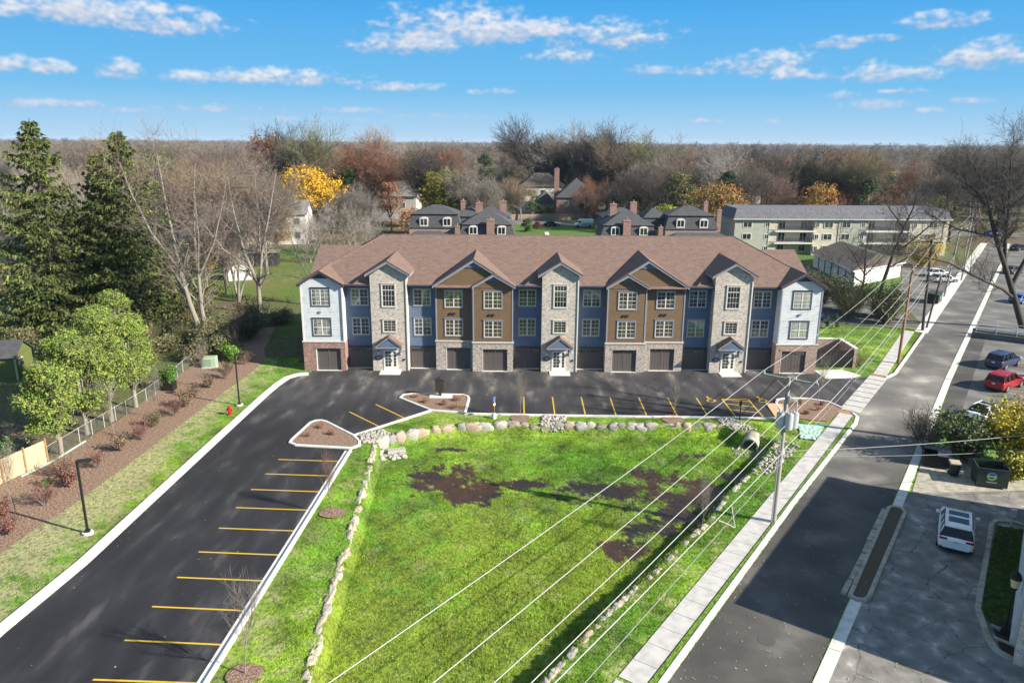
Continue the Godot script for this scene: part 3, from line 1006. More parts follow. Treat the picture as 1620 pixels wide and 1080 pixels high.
func garage_door(parent: Node, x0: float, x1: float, h: float, z: float) -> void:
	var d := MB.new()
	d.cube(x0, x1, 0.02, h, z - 0.1, z)
	var o := put("garage_door", d, M.garage, parent)
	var p := MB.new()
	var n := 8
	for i in n:
		var a := lerpf(x0 + 0.05, x1 - 0.05, float(i) / n)
		var e := lerpf(x0 + 0.05, x1 - 0.05, float(i + 1) / n)
		p.cube(a + 0.015, e - 0.015, 0.06, h - 0.5, z, z + 0.025)
	p.cube(x0 + 0.02, x1 - 0.02, h - 0.1, h - 0.02, z, z + 0.04)
	p.cube(x0 + 0.02, x1 - 0.02, h - 0.5, h - 0.43, z, z + 0.04)
	p.cube((x0 + x1) / 2 - 0.05, (x0 + x1) / 2 + 0.05, 0.06, h - 0.1, z, z + 0.045)
	stuff(put("planks", p, M.garage, o))
	o.get_child(0).position = Vector3.ZERO
	for k in 2:
		var a := x0 + 0.08 if k == 0 else (x0 + x1) / 2 + 0.06
		var e := (x0 + x1) / 2 - 0.06 if k == 0 else x1 - 0.08
		var g := MB.new()
		g.cube(a, e, h - 0.42, h - 0.11, z, z + 0.012)
		put("pane", g, M.glass, o).position = Vector3.ZERO
		var mu := MB.new()
		for i in 5:
			var x := lerpf(a, e, i / 4.0)
			mu.cube(x - 0.02, x + 0.02, h - 0.43, h - 0.1, z + 0.005, z + 0.035)
		stuff(put("muntin", mu, M.garage, o))
		o.get_child(o.get_child_count() - 1).position = Vector3.ZERO
	var sl := MB.new()
	sl.cube(x0 - 0.05, x1 + 0.05, 0.0, 0.05, z - 0.1, z + 0.3)
	put("threshold", sl, M.kerb, parent)

# a gable roof over a front projection: ridge along z
func gable(parent: Node, xl: float, xr: float, ye: float, ya: float, z0: float, z1: float, facem: Material, facez: float, fascia: Material, boards := false) -> void:
	var xm := (xl + xr) / 2
	var bb := MB.new()
	var up := 0.10
	bb.plate(Vector3(xl - 0.05, ye + up - 0.03, z1 + 0.04), Vector3(xm, ya + up, z1 + 0.04), Vector3(xm, ya + up, z0), Vector3(xl - 0.05, ye + up - 0.03, z0), 0.08)
	bb.plate(Vector3(xm, ya + up, z1 + 0.04), Vector3(xr + 0.05, ye + up - 0.03, z1 + 0.04), Vector3(xr + 0.05, ye + up - 0.03, z0), Vector3(xm, ya + up, z0), 0.08)
	put("gable_roof", bb, M.roof, parent)
	# barge boards
	var f := MB.new()
	var w := 0.24
	f.slice(PackedVector2Array([Vector2(xl - 0.03, ye - w), Vector2(xm, ya - w), Vector2(xr + 0.03, ye - w), Vector2(xr + 0.03, ye), Vector2(xm, ya), Vector2(xl - 0.03, ye)]), z1 - 0.05, z1)
	f.cube(xl - 0.03, xl + 0.04, ye - w, ye, z0, z1 - 0.05)
	f.cube(xr - 0.04, xr + 0.03, ye - w, ye, z0, z1 - 0.05)
	put("barge_board", f, fascia, parent)
	var so := MB.new()
	so.slice(PackedVector2Array([Vector2(xl + 0.04, ye - w + 0.02), Vector2(xm, ya - w + 0.02), Vector2(xr - 0.04, ye - w + 0.02), Vector2(xr - 0.04, ye - w + 0.07), Vector2(xm, ya - w + 0.07), Vector2(xl + 0.04, ye - w + 0.07)]), facez, z1 - 0.05)
	put("soffit", so, M.navy, parent)
	# face
	var k := 0.35
	if boards:
		var fb := MB.new()
		fb.slice(PackedVector2Array([Vector2(xl + k, ye - 0.2), Vector2(xr - k, ye - 0.2), Vector2(xm, ya - 0.2 - 0.02)]), facez - 0.3, facez - 0.03)
		put("gable_wall", fb, facem, parent)
		siding("siding", xl + k, xr - k, ye - 0.2, ya - 0.3, facez, facem, parent, [xm, ya - 0.22, ye - 0.2])
	else:
		var fb := MB.new()
		fb.slice(PackedVector2Array([Vector2(xl + k, ye - 0.25), Vector2(xr - k, ye - 0.25), Vector2(xm, ya - 0.2)]), facez - 0.3, facez + 0.002)
		put("gable_wall", fb, facem, parent)

func build_building() -> void:
	var at := Vector3(5.2, 0, -87.5)
	var o := wthing("apartment_building", "long new three-storey apartment building with white, blue and brown siding, brick towers and reddish-brown roof", "building", at)
	var core := MB.new()
	core.cube(-22.3, 32.7, 0.0, 9.25, -97.3, -79.2)
	put("wall", core, M.blue_siding, o)
	# ---- bays: kind, x0, x1, front z, upper material
	var bays := [["white", -22.4, -17.95, ZW], ["blue", -17.95, -15.0, ZB], ["tower", -15.0, -11.15, ZT], ["blue", -11.15, -8.2, ZB], ["brown", -8.2, -4.2, Z1], ["brown", -4.2, 0.1, Z2], ["blue", 0.1, 3.15, ZB], ["tower", 3.15, 7.0, ZT],
		["blue", 7.0, 10.07, ZB], ["brown", 10.07, 14.26, Z2], ["brown", 14.26, 18.45, Z1], ["blue", 18.45, 21.35, ZB], ["tower", 21.35, 25.3, ZT], ["blue", 25.3, 28.4, ZB], ["white", 28.4, 32.8, ZW]]
	for i in bays.size():
		var k: String = bays[i][0]
		var x0: float = bays[i][1]
		var x1: float = bays[i][2]
		var z: float = bays[i][3]
		var cx := (x0 + x1) / 2
		var w := MB.new()
		if k == "tower":
			w.cube(x0, x1, 0, 10.45, -81.5, z)
			w.slice(PackedVector2Array([Vector2(x0, 10.45), Vector2(x1, 10.45), Vector2(cx, 11.78)]), z - 4.0, z)
			put("brick_tower", w, M.beige_brick, o)
			window(o, cx, 7.15, 9.5, 1.32, z, M.stone_cap, "tall")
			window(o, cx, 4.4, 5.65, 1.3, z, M.stone_cap, "square")
			var dp := MB.new()
			dp.cube(x1 - 0.1, x1 + 0.02, 0.1, 10.3, z, z + 0.09)
			put("downspout", dp, M.white, o)
			gable(o, x0 - 0.42, x1 + 0.42, 10.6, 12.0, -83.9, z + 0.42, M.beige_brick, z + 0.004, M.trim)
			entry(o, cx, z)
			continue
		var sm: Material = M.white_siding if k == "white" else M.blue_siding if k == "blue" else M.brown_siding
		var base := 2.35 if k == "blue" else 3.2
		w.cube(x0, x1, base, 9.3, -80, z - 0.03)
		put("wall", w, sm, o)
		siding("siding", x0, x1, base + 0.04, 9.3, z, sm, o)
		if k == "blue":
			garage_door(o, x0 + 0.12, x1 - 0.12, 2.33, z + 0.06)
			var hd := MB.new()
			hd.cube(x0, x1, 2.33, 2.52, z - 0.05, z + 0.1)
			hd.cube(x0, x0 + 0.12, 0, 2.33, z - 0.05, z + 0.1)
			hd.cube(x1 - 0.12, x1, 0, 2.33, z - 0.05, z + 0.1)
			put("door_casing", hd, M.navy, o)
			window(o, cx + (0.1 if i == 1 else 0.0), 7.02, 8.78, 1.8, z, M.trim)
			window(o, cx + (0.1 if i == 1 else 0.0), 3.75, 5.58, 1.8, z, M.trim)
			continue
		# masonry ground floor with the garage set back in it
		var gd := [-21.1, -18.45] if i == 0 else [28.95, 31.65] if i == 14 else [-7.15, -4.5] if i == 4 else [-3.2, -0.5] if i == 5 else [10.75, 13.4] if i == 9 else [14.9, 17.6]
		var bm: Material = M.red_brick if i == 0 else M.brown_brick if i == 14 else M.taupe_brick
		var br := MB.new()
		var bz := z + 0.1
		br.cube(x0 - 0.03, gd[0], 0, 3.18, -80, bz)
		br.cube(gd[1], x1 + 0.03, 0, 3.18, -80, bz)
		br.cube(gd[0], gd[1], 2.5, 3.18, -80, bz)
		put("brick_base", br, bm, o)
		var cap := MB.new()
		cap.cube(x0 - 0.1, x1 + 0.1, 3.18, 3.32, z - 0.1, bz + 0.07)
		put("stone_ledge", cap, M.stone_cap, o)
		var lt := MB.new()
		lt.cube(gd[0] - 0.15, gd[1] + 0.15, 2.52, 2.74, bz - 0.02, bz + 0.035)
		put("lintel", lt, bm, o)
		garage_door(o, gd[0], gd[1], 2.5, bz - 0.22)
		var jm := MB.new()
		jm.cube(gd[0], gd[0] + 0.07, 0, 2.5, bz - 0.2, bz + 0.015)
		put("door_casing", jm, M.stone_cap, o)
		var tm: Material = M.trim
		for xx in [x0, x1 - 0.14]:
			var cn := MB.new()
			cn.cube(xx, xx + 0.14, 3.32, 9.2, z - 0.03, z + 0.06)
			put("corner_board", cn, M.white if i == 0 else tm, o)
		if k == "white":
			var wx := -20.3 if i == 0 else 30.65
			window(o, wx, 7.2, 8.98, 1.85, z, M.navy, "double", M.blind if i == 14 else null)
			window(o, wx, 3.95, 5.73, 1.85, z, M.navy, "double", M.blind if i == 14 else null)
			siding("siding", x0 + 0.1, x1 - 0.1, 9.3, 10.6, z, sm, o, [cx, 10.75, 9.3])
			var gw := MB.new()
			gw.slice(PackedVector2Array([Vector2(x0 + 0.1, 9.3), Vector2(x1 - 0.1, 9.3), Vector2(cx, 10.7)]), z - 2.0, z - 0.03)
			gw.slice(PackedVector2Array([Vector2(cx - 0.95, 10.1), Vector2(cx + 0.95, 10.1), Vector2(cx, 10.7)]), z, z + 0.09)
			put("gable_wall", gw, M.navy, o)
			gable(o, x0 - 0.18, x1 + 0.18, 9.5, 10.92, -82.5, z + 0.42, M.navy, z - 0.4, M.navy)
			var v1 := MB.new()
			v1.box(Vector3(wx - 0.1, 6.5, z + 0.06), Vector3(0.24, 0.22, 0.16))
			put("vent_hood", v1, M.trim, o)
			if i == 0:
				var dp := MB.new()
				dp.cube(x1 - 0.1, x1 + 0.02, 3.4, 9.2, z + 0.06, z + 0.16)
				put("downspout", dp, M.white, o)
		else:
			var wx := -6.25 if i == 4 else -2.05 if i == 5 else 12.2 if i == 9 else 16.35
			window(o, wx, 7.0, 8.78, 1.85, z, M.trim)
			window(o, wx, 3.85, 5.62, 1.85, z, M.trim)
			for dx in [-0.3, 0.1]:
				var v2 := MB.new()
				v2.box(Vector3(wx + dx, 6.3, z + 0.07), Vector3(0.22, 0.2, 0.16))
				put("vent_hood", v2, M.dark, o)
	# ---- gables over the brown pairs: the big one, and a smaller one in front of it
	for q in [[-8.4, 0.3, -4.2, 0.3, -6.4], [9.9, 18.6, 9.9, 14.4, 16.2]]:
		var xl: float = q[0]
		var xr: float = q[1]
		gable(o, xl, xr, 9.4, 12.2, -84.6, -76.98, M.brown_siding, -77.32, M.trim, true)
		gable(o, q[2], q[3], 9.4, 10.72, -81.0, -76.78, M.brown_siding, Z2 + 0.05, M.trim, true)
		var top := MB.new()
		var xm := (xl + xr) / 2
		top.slice(PackedVector2Array([Vector2(xm - 0.95, 11.35), Vector2(xm + 0.95, 11.35), Vector2(xm, 11.98)]), -77.34, -77.2)
		var xs: float = (q[2] + q[3]) / 2
		top.slice(PackedVector2Array([Vector2(xs - 0.95, 9.92), Vector2(xs + 0.95, 9.92), Vector2(xs, 10.5)]), Z2, Z2 + 0.14)
		put("gable_panel", top, M.blue_siding, o)
		# sloping skirt roof across the foot of the big gable
		var sk := MB.new()
		var sx := [xl + 0.3, q[2]] if xl < 0 else [q[3], xr - 0.3]
		sk.plate(Vector3(sx[0], 9.28, -76.85), Vector3(sx[1], 9.28, -76.85), Vector3(sx[1], 9.52, -77.36), Vector3(sx[0], 9.52, -77.36), 0.06)
		put("skirt_roof", sk, M.roof, o)
	# ---- main roof
	var rf := MB.new()
	var ye := 9.45
	var yr := 13.5
	var zf := -77.35
	var zr := -87.4
	var zk := -97.8
	var A := Vector3(-22.8, ye, zf)
	var B := Vector3(33.2, ye, zf)
	var Cc := Vector3(33.2, ye, zk)
	var Dd := Vector3(-22.8, ye, zk)
	var R0 := Vector3(-15.1, yr, zr)
	var R1 := Vector3(25.9, yr, zr)
	rf.quad(A, B, R1, R0)
	rf.quad(Cc, Dd, R0, R1)
	rf.tri(B, Cc, R1)
	rf.tri(Dd, A, R0)
	var dn := Vector3(0, 0.06, 0)
	rf.quad(Dd - dn, Cc - dn, B - dn, A - dn)
	put("main_roof", rf, M.roof, o)
	# ridge and hip caps
	var cp := MB.new()
	cp.tube(R0 + Vector3(0, 0.0, 0), R1, 0.07, 0.07, 6)
	for q in [[A, R0], [B, R1], [Cc, R1], [Dd, R0]]:
		cp.tube(q[0], q[1], 0.07, 0.07, 6)
	put("ridge_cap", cp, M.roof, o)
	# eaves: fascia and gutter
	var fs := MB.new()
	fs.cube(-22.8, 33.2, 9.18, 9.388, -77.41, -77.353)
	fs.cube(-22.8, -22.74, 9.18, 9.388, zk, -77.41)
	fs.cube(33.14, 33.2, 9.18, 9.388, zk, -77.41)
	fs.cube(-22.74, 33.14, 9.17, 9.21, -79.2, -77.41)
	put("fascia", fs, M.navy, o)
	var gu := MB.new()
	for i in bays.size():
		if bays[i][0] == "blue":
			gu.cube(bays[i][1] + 0.05, bays[i][2] - 0.05, 9.30, 9.42, -77.35, -77.23)
	put("gutter", gu, M.navy, o)
	# ---- lower cross gables at both ends
	for s in [[-22.75, -17.0, 12.15, -82.2], [27.5, 33.35, 11.95, -82.2]]:
		var eg := MB.new()
		eg.plate(Vector3(s[0], 9.3, s[3]), Vector3(s[1], 9.3, s[3]), Vector3(s[1], s[2], -88.0), Vector3(s[0], s[2], -88.0), 0.08)
		eg.plate(Vector3(s[1], 9.3, -93.8), Vector3(s[0], 9.3, -93.8), Vector3(s[0], s[2], -88.0), Vector3(s[1], s[2], -88.0), 0.08)
		put("end_roof", eg, M.roof, o)
		var ew := MB.new()
		var ex: float = s[0] + 0.15 if s[0] < 0 else s[1] - 0.35
		ew.tri(Vector3(ex, 9.2, -93.4), Vector3(ex, 9.2, -82.6), Vector3(ex, s[2] - 0.15, -88.0))
		ew.tri(Vector3(ex + 0.2, 9.2, -82.6), Vector3(ex + 0.2, 9.2, -93.4), Vector3(ex + 0.2, s[2] - 0.15, -88.0))
		put("gable_wall", ew, M.white_siding, o)

func entry(o: Node, cx: float, z: float) -> void:
	# little gabled canopy on brackets
	var xl := cx - 1.42
	var xr := cx + 1.42
	var zc := z + 1.15
	var b := MB.new()
	b.plate(Vector3(xl, 3.06, zc + 0.03), Vector3(cx, 4.14, zc + 0.03), Vector3(cx, 4.14, z), Vector3(xl, 3.06, z), 0.07)
	b.plate(Vector3(cx, 4.14, zc + 0.03), Vector3(xr, 3.06, zc + 0.03), Vector3(xr, 3.06, z), Vector3(cx, 4.14, z), 0.07)
	put("canopy_roof", b, M.roof, o)
	var f := MB.new()
	f.slice(PackedVector2Array([Vector2(xl, 2.84), Vector2(cx, 3.92), Vector2(xr, 2.84), Vector2(xr, 2.98), Vector2(cx, 4.06), Vector2(xl, 2.98)]), zc - 0.04, zc + 0.012)
	f.cube(xl + 0.05, xr - 0.05, 2.80, 2.93, zc - 0.16, zc - 0.04)
	f.cube(xl + 0.05, xl + 0.17, 2.80, 2.93, z, zc - 0.16)
	f.cube(xr - 0.17, xr - 0.05, 2.80, 2.93, z, zc - 0.16)
	put("canopy_beam", f, M.trim, o)
	var g := MB.new()
	g.slice(PackedVector2Array([Vector2(xl + 0.25, 2.93), Vector2(xr - 0.25, 2.93), Vector2(cx, 3.88)]), zc - 0.14, zc - 0.07)
	put("canopy_gable", g, M.blue_siding, o)
	for s in [-1, 1]:
		var k := MB.new()
		var x: float = cx + s * 1.22
		k.cube(x - 0.05, x + 0.05, 1.9, 2.8, z, z + 0.1)
		k.tube(Vector3(x, 1.95, z + 0.05), Vector3(x, 2.8, z + 0.95), 0.045, 0.045, 6)
		put("bracket", k, M.trim, o)
	# door, side light and lettered header board
	var d := MB.new()
	d.cube(cx - 0.78, cx + 0.72, 0.09, 2.4, z - 0.02, z + 0.05)
	var door := put("entrance_door", d, M.white, o)
	var hb := MB.new()
	hb.cube(cx - 0.8, cx + 0.75, 2.4, 2.62, z, z + 0.08)
	put("header_board", hb, M.navy, o)
	var lt := MB.new()
	for i in 9:
		if i == 4:
			continue
		lt.cube(cx - 0.55 + i * 0.12, cx - 0.47 + i * 0.12, 2.46, 2.56, z + 0.08, z + 0.085)
	stuff(put("lettering", lt, M.white, o))
	for q in [[-0.6, 0.05, 2, 5], [0.32, 0.6, 1, 5]]:
		for i in q[2]:
			for j in q[3]:
				var p := MB.new()
				var a := lerpf(cx + q[0], cx + q[1], float(i) / q[2])
				var e := lerpf(cx + q[0], cx + q[1], float(i + 1) / q[2])
				p.cube(a + 0.025, e - 0.025, 0.55 + j * 0.34, 0.84 + j * 0.34, z + 0.045, z + 0.062)
				put("pane", p, M.glass, door).position = Vector3.ZERO
	var hn := MB.new()
	hn.cube(cx + 0.1, cx + 0.14, 1.05, 1.35, z + 0.05, z + 0.1)
	put("door_handle", hn, M.dark, door).position = Vector3.ZERO
	# oval name board, globe lamps and a letter slot
	var sg := MB.new()
	sg.loft([oval(cx - 1.32, 1.5, z + 0.02, 0.42, 0.25), oval(cx - 1.32, 1.5, z + 0.07, 0.42, 0.25)])
	put("name_board", sg, M.navy, o)
	var sw := MB.new()
	sw.cube(cx - 1.55, cx - 1.08, 1.53, 1.59, z + 0.07, z + 0.075)
	sw.cube(cx - 1.48, cx - 1.16, 1.41, 1.46, z + 0.07, z + 0.075)
	stuff(put("lettering", sw, M.white, o))
	for s in [[-1.28, 2.1], [1.12, 2.15]]:
		var lm := MB.new()
		var c := Vector3(cx + s[0], s[1], z + 0.2)
		lm.tube(c + Vector3(0, -0.18, 0), c + Vector3(0, 0.05, 0), 0.09, 0.13, 8, true)
		lm.tube(c + Vector3(0, 0.05, 0), c + Vector3(0, 0.16, 0), 0.13, 0.02, 8, true)
		lm.box(c + Vector3(0, 0.05, -0.1), Vector3(0.06, 0.06, 0.2))
		put("wall_lamp", lm, M.white, o)
	var ms := MB.new()
	ms.box(Vector3(cx + 1.45, 1.3, z + 0.04), Vector3(0.22, 0.2, 0.08))
	put("call_box", ms, M.dark, o)

func oval(x: float, y: float, z: float, a: float, b: float, k := 14) -> Array:
	var o := []
	for i in k:
		o.append(Vector3(x + cos(TAU * i / k) * a, y + sin(TAU * i / k) * b, z))
	return o

# ---------------------------------------------------------------- trees and shrubs
func rvec() -> Vector3:
	return Vector3(R(-1, 1), R(-1, 1), R(-1, 1)).normalized()

func sliver(b: MB, p: Vector3, d: Vector3, ln: float, w: float) -> void:
	var s := d.cross(rvec()).normalized() * w * 0.5
	b.tri(p - s, p + s, p + d * ln)

# one branch and what grows from it; thick wood goes to wb, fine wood to tb
func grow(wb: MB, tb: MB, p: Vector3, d: Vector3, ln: float, r: float, lvl: int, o: Dictionary) -> void:
	var seg: int = 4 if lvl < 2 else 3 if lvl < o.depth else 2
	var q := p
	var dd := d
	var r0 := r
	var top: bool = lvl >= o.depth
	for i in seg:
		var f := float(i + 1) / seg
		dd = (dd + rvec() * o.crook + Vector3.UP * o.up * (1.0 if lvl > 0 else 0.2)).normalized()
		var e := q + dd * ln / seg
		var r1 := r * (1.0 - 0.62 * f)
		if r0 > o.wood:
			wb.tube(q, e, r0, r1, 7 if r0 > 0.12 else 5 if r0 > 0.05 else 4)
		else:
			tb.tube(q, e, maxf(r0, o.fine), maxf(r1, o.fine * 0.6), 3)
		if top:
			for k in int(o.twigs):
				sliver(tb, q.lerp(e, R()), (dd * R(0.25, 0.9) + rvec() * o.get("fuzz", 0.75) + Vector3.UP * o.get("tup", 0.12)).normalized(), ln * R(0.3, 0.75), o.tw)
		elif f > o.get("bare" + str(lvl), 0.2):
			var cnt: int = o.kids if i < seg - 1 else o.kids + 1
			for k in cnt:
				var side := dd.cross(rvec()).normalized()
				var ang: float = R(o.ang * 0.7, o.ang * 1.25)
				var nd := (dd * cos(ang) + side * sin(ang)).normalized()
				grow(wb, tb, e, nd, ln * R(0.55, 0.78) * o.get("fall", 1.0), r1 * R(0.5, 0.72), lvl + 1, o)
		q = e
		r0 = r1

func bare_tree(called: String, label: String, at: Vector3, h: float, sd: int, o: Dictionary, wm: Material, tm: Material, stems: Array = [], group := "") -> Node3D:
	rng.seed = sd
	var t := thing(called, label, "tree", at, 0.0, group)
	var wb := MB.new()
	var tb := MB.new()
	var opt := {"depth": 3, "kids": 2, "ang": 0.6, "up": 0.1, "crook": 0.14, "wood": 0.035, "fine": 0.016, "tw": 0.028, "twigs": 5, "bare0": 0.4, "r": 0.016}
	opt.merge(o, true)
	if stems.is_empty():
		stems = [Vector3(0.02, 1, 0.0)]
	for s in stems:
		grow(wb, tb, Vector3(s.x, 0, s.z) * 0.12, s.normalized(), h * opt.get("len", 0.52), h * opt.r, 0, opt)
	put("trunk", wb, wm, t)
	put("crown", tb, tm, t)
	return t

# limbs given as lists of points, with twigs growing all along
func limb_tree(called: String, label: String, at: Vector3, limbs: Array, sd: int, wm: Material, tm: Material, o: Dictionary) -> Node3D:
	rng.seed = sd
	var t := thing(called, label, "tree", at)
	var wb := MB.new()
	var tb := MB.new()
	var opt := {"depth": 2, "kids": 2, "ang": 0.75, "up": 0.06, "crook": 0.22, "wood": 0.03, "fine": 0.016, "tw": 0.025, "twigs": 4}
	opt.merge(o, true)
	for lm in limbs:
		var pts: Array = lm[0]
		var r: float = lm[1]
		for i in pts.size() - 1:
			var a: Vector3 = pts[i] - at
			var e: Vector3 = pts[i + 1] - at
			var ra := lerpf(r, lm[2], float(i) / (pts.size() - 1))
			var re := lerpf(r, lm[2], float(i + 1) / (pts.size() - 1))
			wb.tube(a, e, ra, re, 8)
			wb.tube(e - (e - a).normalized() * 0.02, e + (e - a).normalized() * re * 0.4, re, re * 0.7, 8)
			if lm[3] > 0 and i >= lm[4]:
				for k in lm[3]:
					var f := R()
					var d := (e - a).normalized()
					var side := d.cross(rvec()).normalized()
					grow(wb, tb, a.lerp(e, f), (d * 0.5 + side * 0.8 + Vector3.UP * 0.2).normalized(), R(1.6, 4.2) * opt.get("reach", 1.0), lerpf(ra, re, f) * 0.38, 1, opt)
	put("trunk", wb, wm, t)
	put("crown", tb, tm, t)
	return t

func leaf_clump(b: MB, p: Vector3, out: Vector3, s: float, n: int) -> void:
	for k in n:
		var c := p + rvec() * s * 0.8
		var nn := (out + rvec() * 0.9).normalized()
		var u := nn.cross(rvec()).normalized() * s * R(0.3, 0.6)
		var w := u.cross(nn).normalized() * s * R(0.22, 0.42)
		b.tri(c - u, c + w, c + u)
		b.tri(c - u, c + u, c - w * 0.9)

# foliage tree: trunk with limbs, crown of leaf clumps on uneven lobes
func leaf_tree(called: String, label: String, at: Vector3, h: float, w: float, cols: Array, sd: int, o := {}, category := "tree", group := "") -> Node3D:
	rng.seed = sd
	var t := thing(called, label, category, at, 0.0, group)
	var wb := MB.new()
	var b := MB.new()
	var base: float = o.get("base", 0.25) * h
	var lobes := []
	for i in int(o.get("lobes", 9)):
		var a := R(0, TAU)
		var y: float = R(0.0, 1.0)
		var prof: float = sin(PI * clampf(0.18 + y * 0.78, 0.0, 1.0)) if not o.has("cone") else 1.0 - y * 0.8
		var rad: float = w * 0.5 * prof
		var c := Vector3(cos(a) * rad * R(0.25, 0.7), lerpf(base + h * 0.1, h * o.get("reach", 0.86), y), sin(a) * rad * R(0.25, 0.7))
		lobes.append([c, w * R(0.16, 0.28) * o.get("lobe", 1.0) * (0.6 if o.has("cone") else 1.0)])
		wb.tube(Vector3(0, minf(c.y * 0.5, base), 0), c, h * 0.011, h * 0.003, 4)
	wb.tube(Vector3.ZERO, Vector3(0, h * 0.7, 0), h * o.get("thick", 0.02), h * 0.006, 7)
	var s: float = o.get("leaf", 0.35)
	for lb in lobes:
		for k in int(o.get("clumps", 90)):
			var d := rvec()
			if d.y < -0.55:
				d.y *= -0.5
				d = d.normalized()
			var p: Vector3 = lb[0] + d * lb[1] * Vector3(1.15, 0.85, 1.15) * (0.55 + 0.5 * pow(R(), 0.5) + 0.18 * sin(d.x * 7.0 + d.z * 5.0 + lb[1]))
			if p.y < base * 0.8:
				continue
			var k0: Array = cols[int(R(0, cols.size() - 0.001))]
			var f := R(0.72, 1.25)
			b.col = Color(k0[0] * f, k0[1] * f, k0[2] * f)
			leaf_clump(b, p, d, s, int(o.get("n", 4)))
	put("trunk", wb, o.get("bark", M.bark), t)
	put("crown", b, M.leaf, t)
	return t

func spruce(called: String, label: String, at: Vector3, h: float, w: float, sd: int, gap := 0.0) -> Node3D:
	rng.seed = sd
	var t := thing(called, label, "tree", at, 0.0, "tall spruces beside the bed")
	var wb := MB.new()
	var b := MB.new()
	wb.tube(Vector3.ZERO, Vector3(0.1, h, 0), 0.42, 0.03, 8)
	var y := h * 0.07
	while y < h * 0.985:
		var f := y / h
		var rad := w * 0.5 * pow(1.0 - f, 0.82) * R(0.8, 1.15) + 0.16
		var cnt := 5 + int(R(0, 2.2))
		var a0 := R(0, TAU)
		for k in cnt:
			if R() < gap:
				continue
			var a := a0 + TAU * k / cnt + R(-0.25, 0.25)
			var ln := rad * R(0.62, 1.2)
			var d := Vector3(cos(a), 0, sin(a))
			var side := Vector3(-sin(a), 0, cos(a))
			var p0 := Vector3(0, y + R(-0.2, 0.2), 0)
			var prev := p0
			var steps := int(maxf(3.0, ln / 0.42))
			for i in steps:
				var u := float(i + 1) / steps
				# boughs droop, then lift at the tip
				var q := p0 + d * ln * u + Vector3.UP * (-ln * 0.34 * sin(u * 2.3) + ln * 0.10 * u * u)
				wb.tube(prev, q, 0.045 * (1.2 - u), 0.045 * (1.05 - u), 3)
				prev = q
				if u < 0.22:
					continue
				var wd := ln * 0.26 * sin(PI * clampf(0.22 + u * 0.72, 0.0, 1.0))
				for m in 6:
					var s := R(-1, 1)
					var bs := q + side * s * wd + Vector3.UP * (R(-0.05, 0.12) - absf(s) * wd * 0.35)
					var g := R(0.45, 1.35)
					b.col = Color(0.085 * g, 0.118 * g, 0.028 * g) if R() < 0.68 else Color(0.165 * g, 0.185 * g, 0.045 * g)
					# hanging sprays and flat tips
					for z in 3:
						var od := (d * R(0.1, 0.9) + side * s * 0.9 + Vector3.DOWN * R(0.0, 1.3)).normalized()
						var ww := od.cross(rvec()).normalized() * R(0.06, 0.13)
						var lg := R(0.3, 0.75)
						b.tri(bs - ww, bs + ww, bs + od * lg)
						b.tri(bs - ww * 0.8 + od * 0.1, bs + od * lg * 0.8 + Vector3.UP * 0.05, bs + ww + Vector3.DOWN * 0.1)
		y += lerpf(0.78, 0.42, f) * R(0.8, 1.3)
	put("trunk", wb, M.darkbark, t)
	put("crown", b, M.needle, t)
	return t

func shrub(called: String, label: String, at: Vector3, h: float, w: float, cols: Array, sd: int, stem_only := false, category := "shrub", group := "", dens := 1.0) -> Node3D:
	rng.seed = sd
	var t := thing(called, label, category, at, 0.0, group)
	var wb := MB.new()
	var b := MB.new()
	for i in int(22 * dens):
		var a := R(0, TAU)
		var d := Vector3(cos(a) * R(0.2, 0.9) * w / h * 0.9, 1, sin(a) * R(0.2, 0.9) * w / h * 0.9).normalized()
		var e := d * h * R(0.65, 1.05)
		wb.tube(Vector3(cos(a), 0, sin(a)) * 0.05, e, 0.016, 0.006, 3)
		for k in int(16 * dens):
			var p := e * R(0.3, 1.0) + rvec() * w * 0.12
			var c0: Array = cols[int(R(0, cols.size() - 0.001))]
			var f := R(0.7, 1.3)
			b.col = Color(c0[0] * f, c0[1] * f, c0[2] * f)
			if stem_only:
				sliver(b, p, (d + rvec() * 0.8).normalized(), h * R(0.2, 0.4), 0.035)
			else:
				leaf_clump(b, p, d, 0.1 * clampf(h, 0.8, 2.5), 3)
	put("stems", wb, M.bark, t)
	put("foliage", b, M.leaf, t)
	return t

func scatter_ok(p: Vector2, polys: Array) -> bool:
	for q in polys:
		if Geometry2D.is_point_in_polygon(p, q):
			return true
	return false

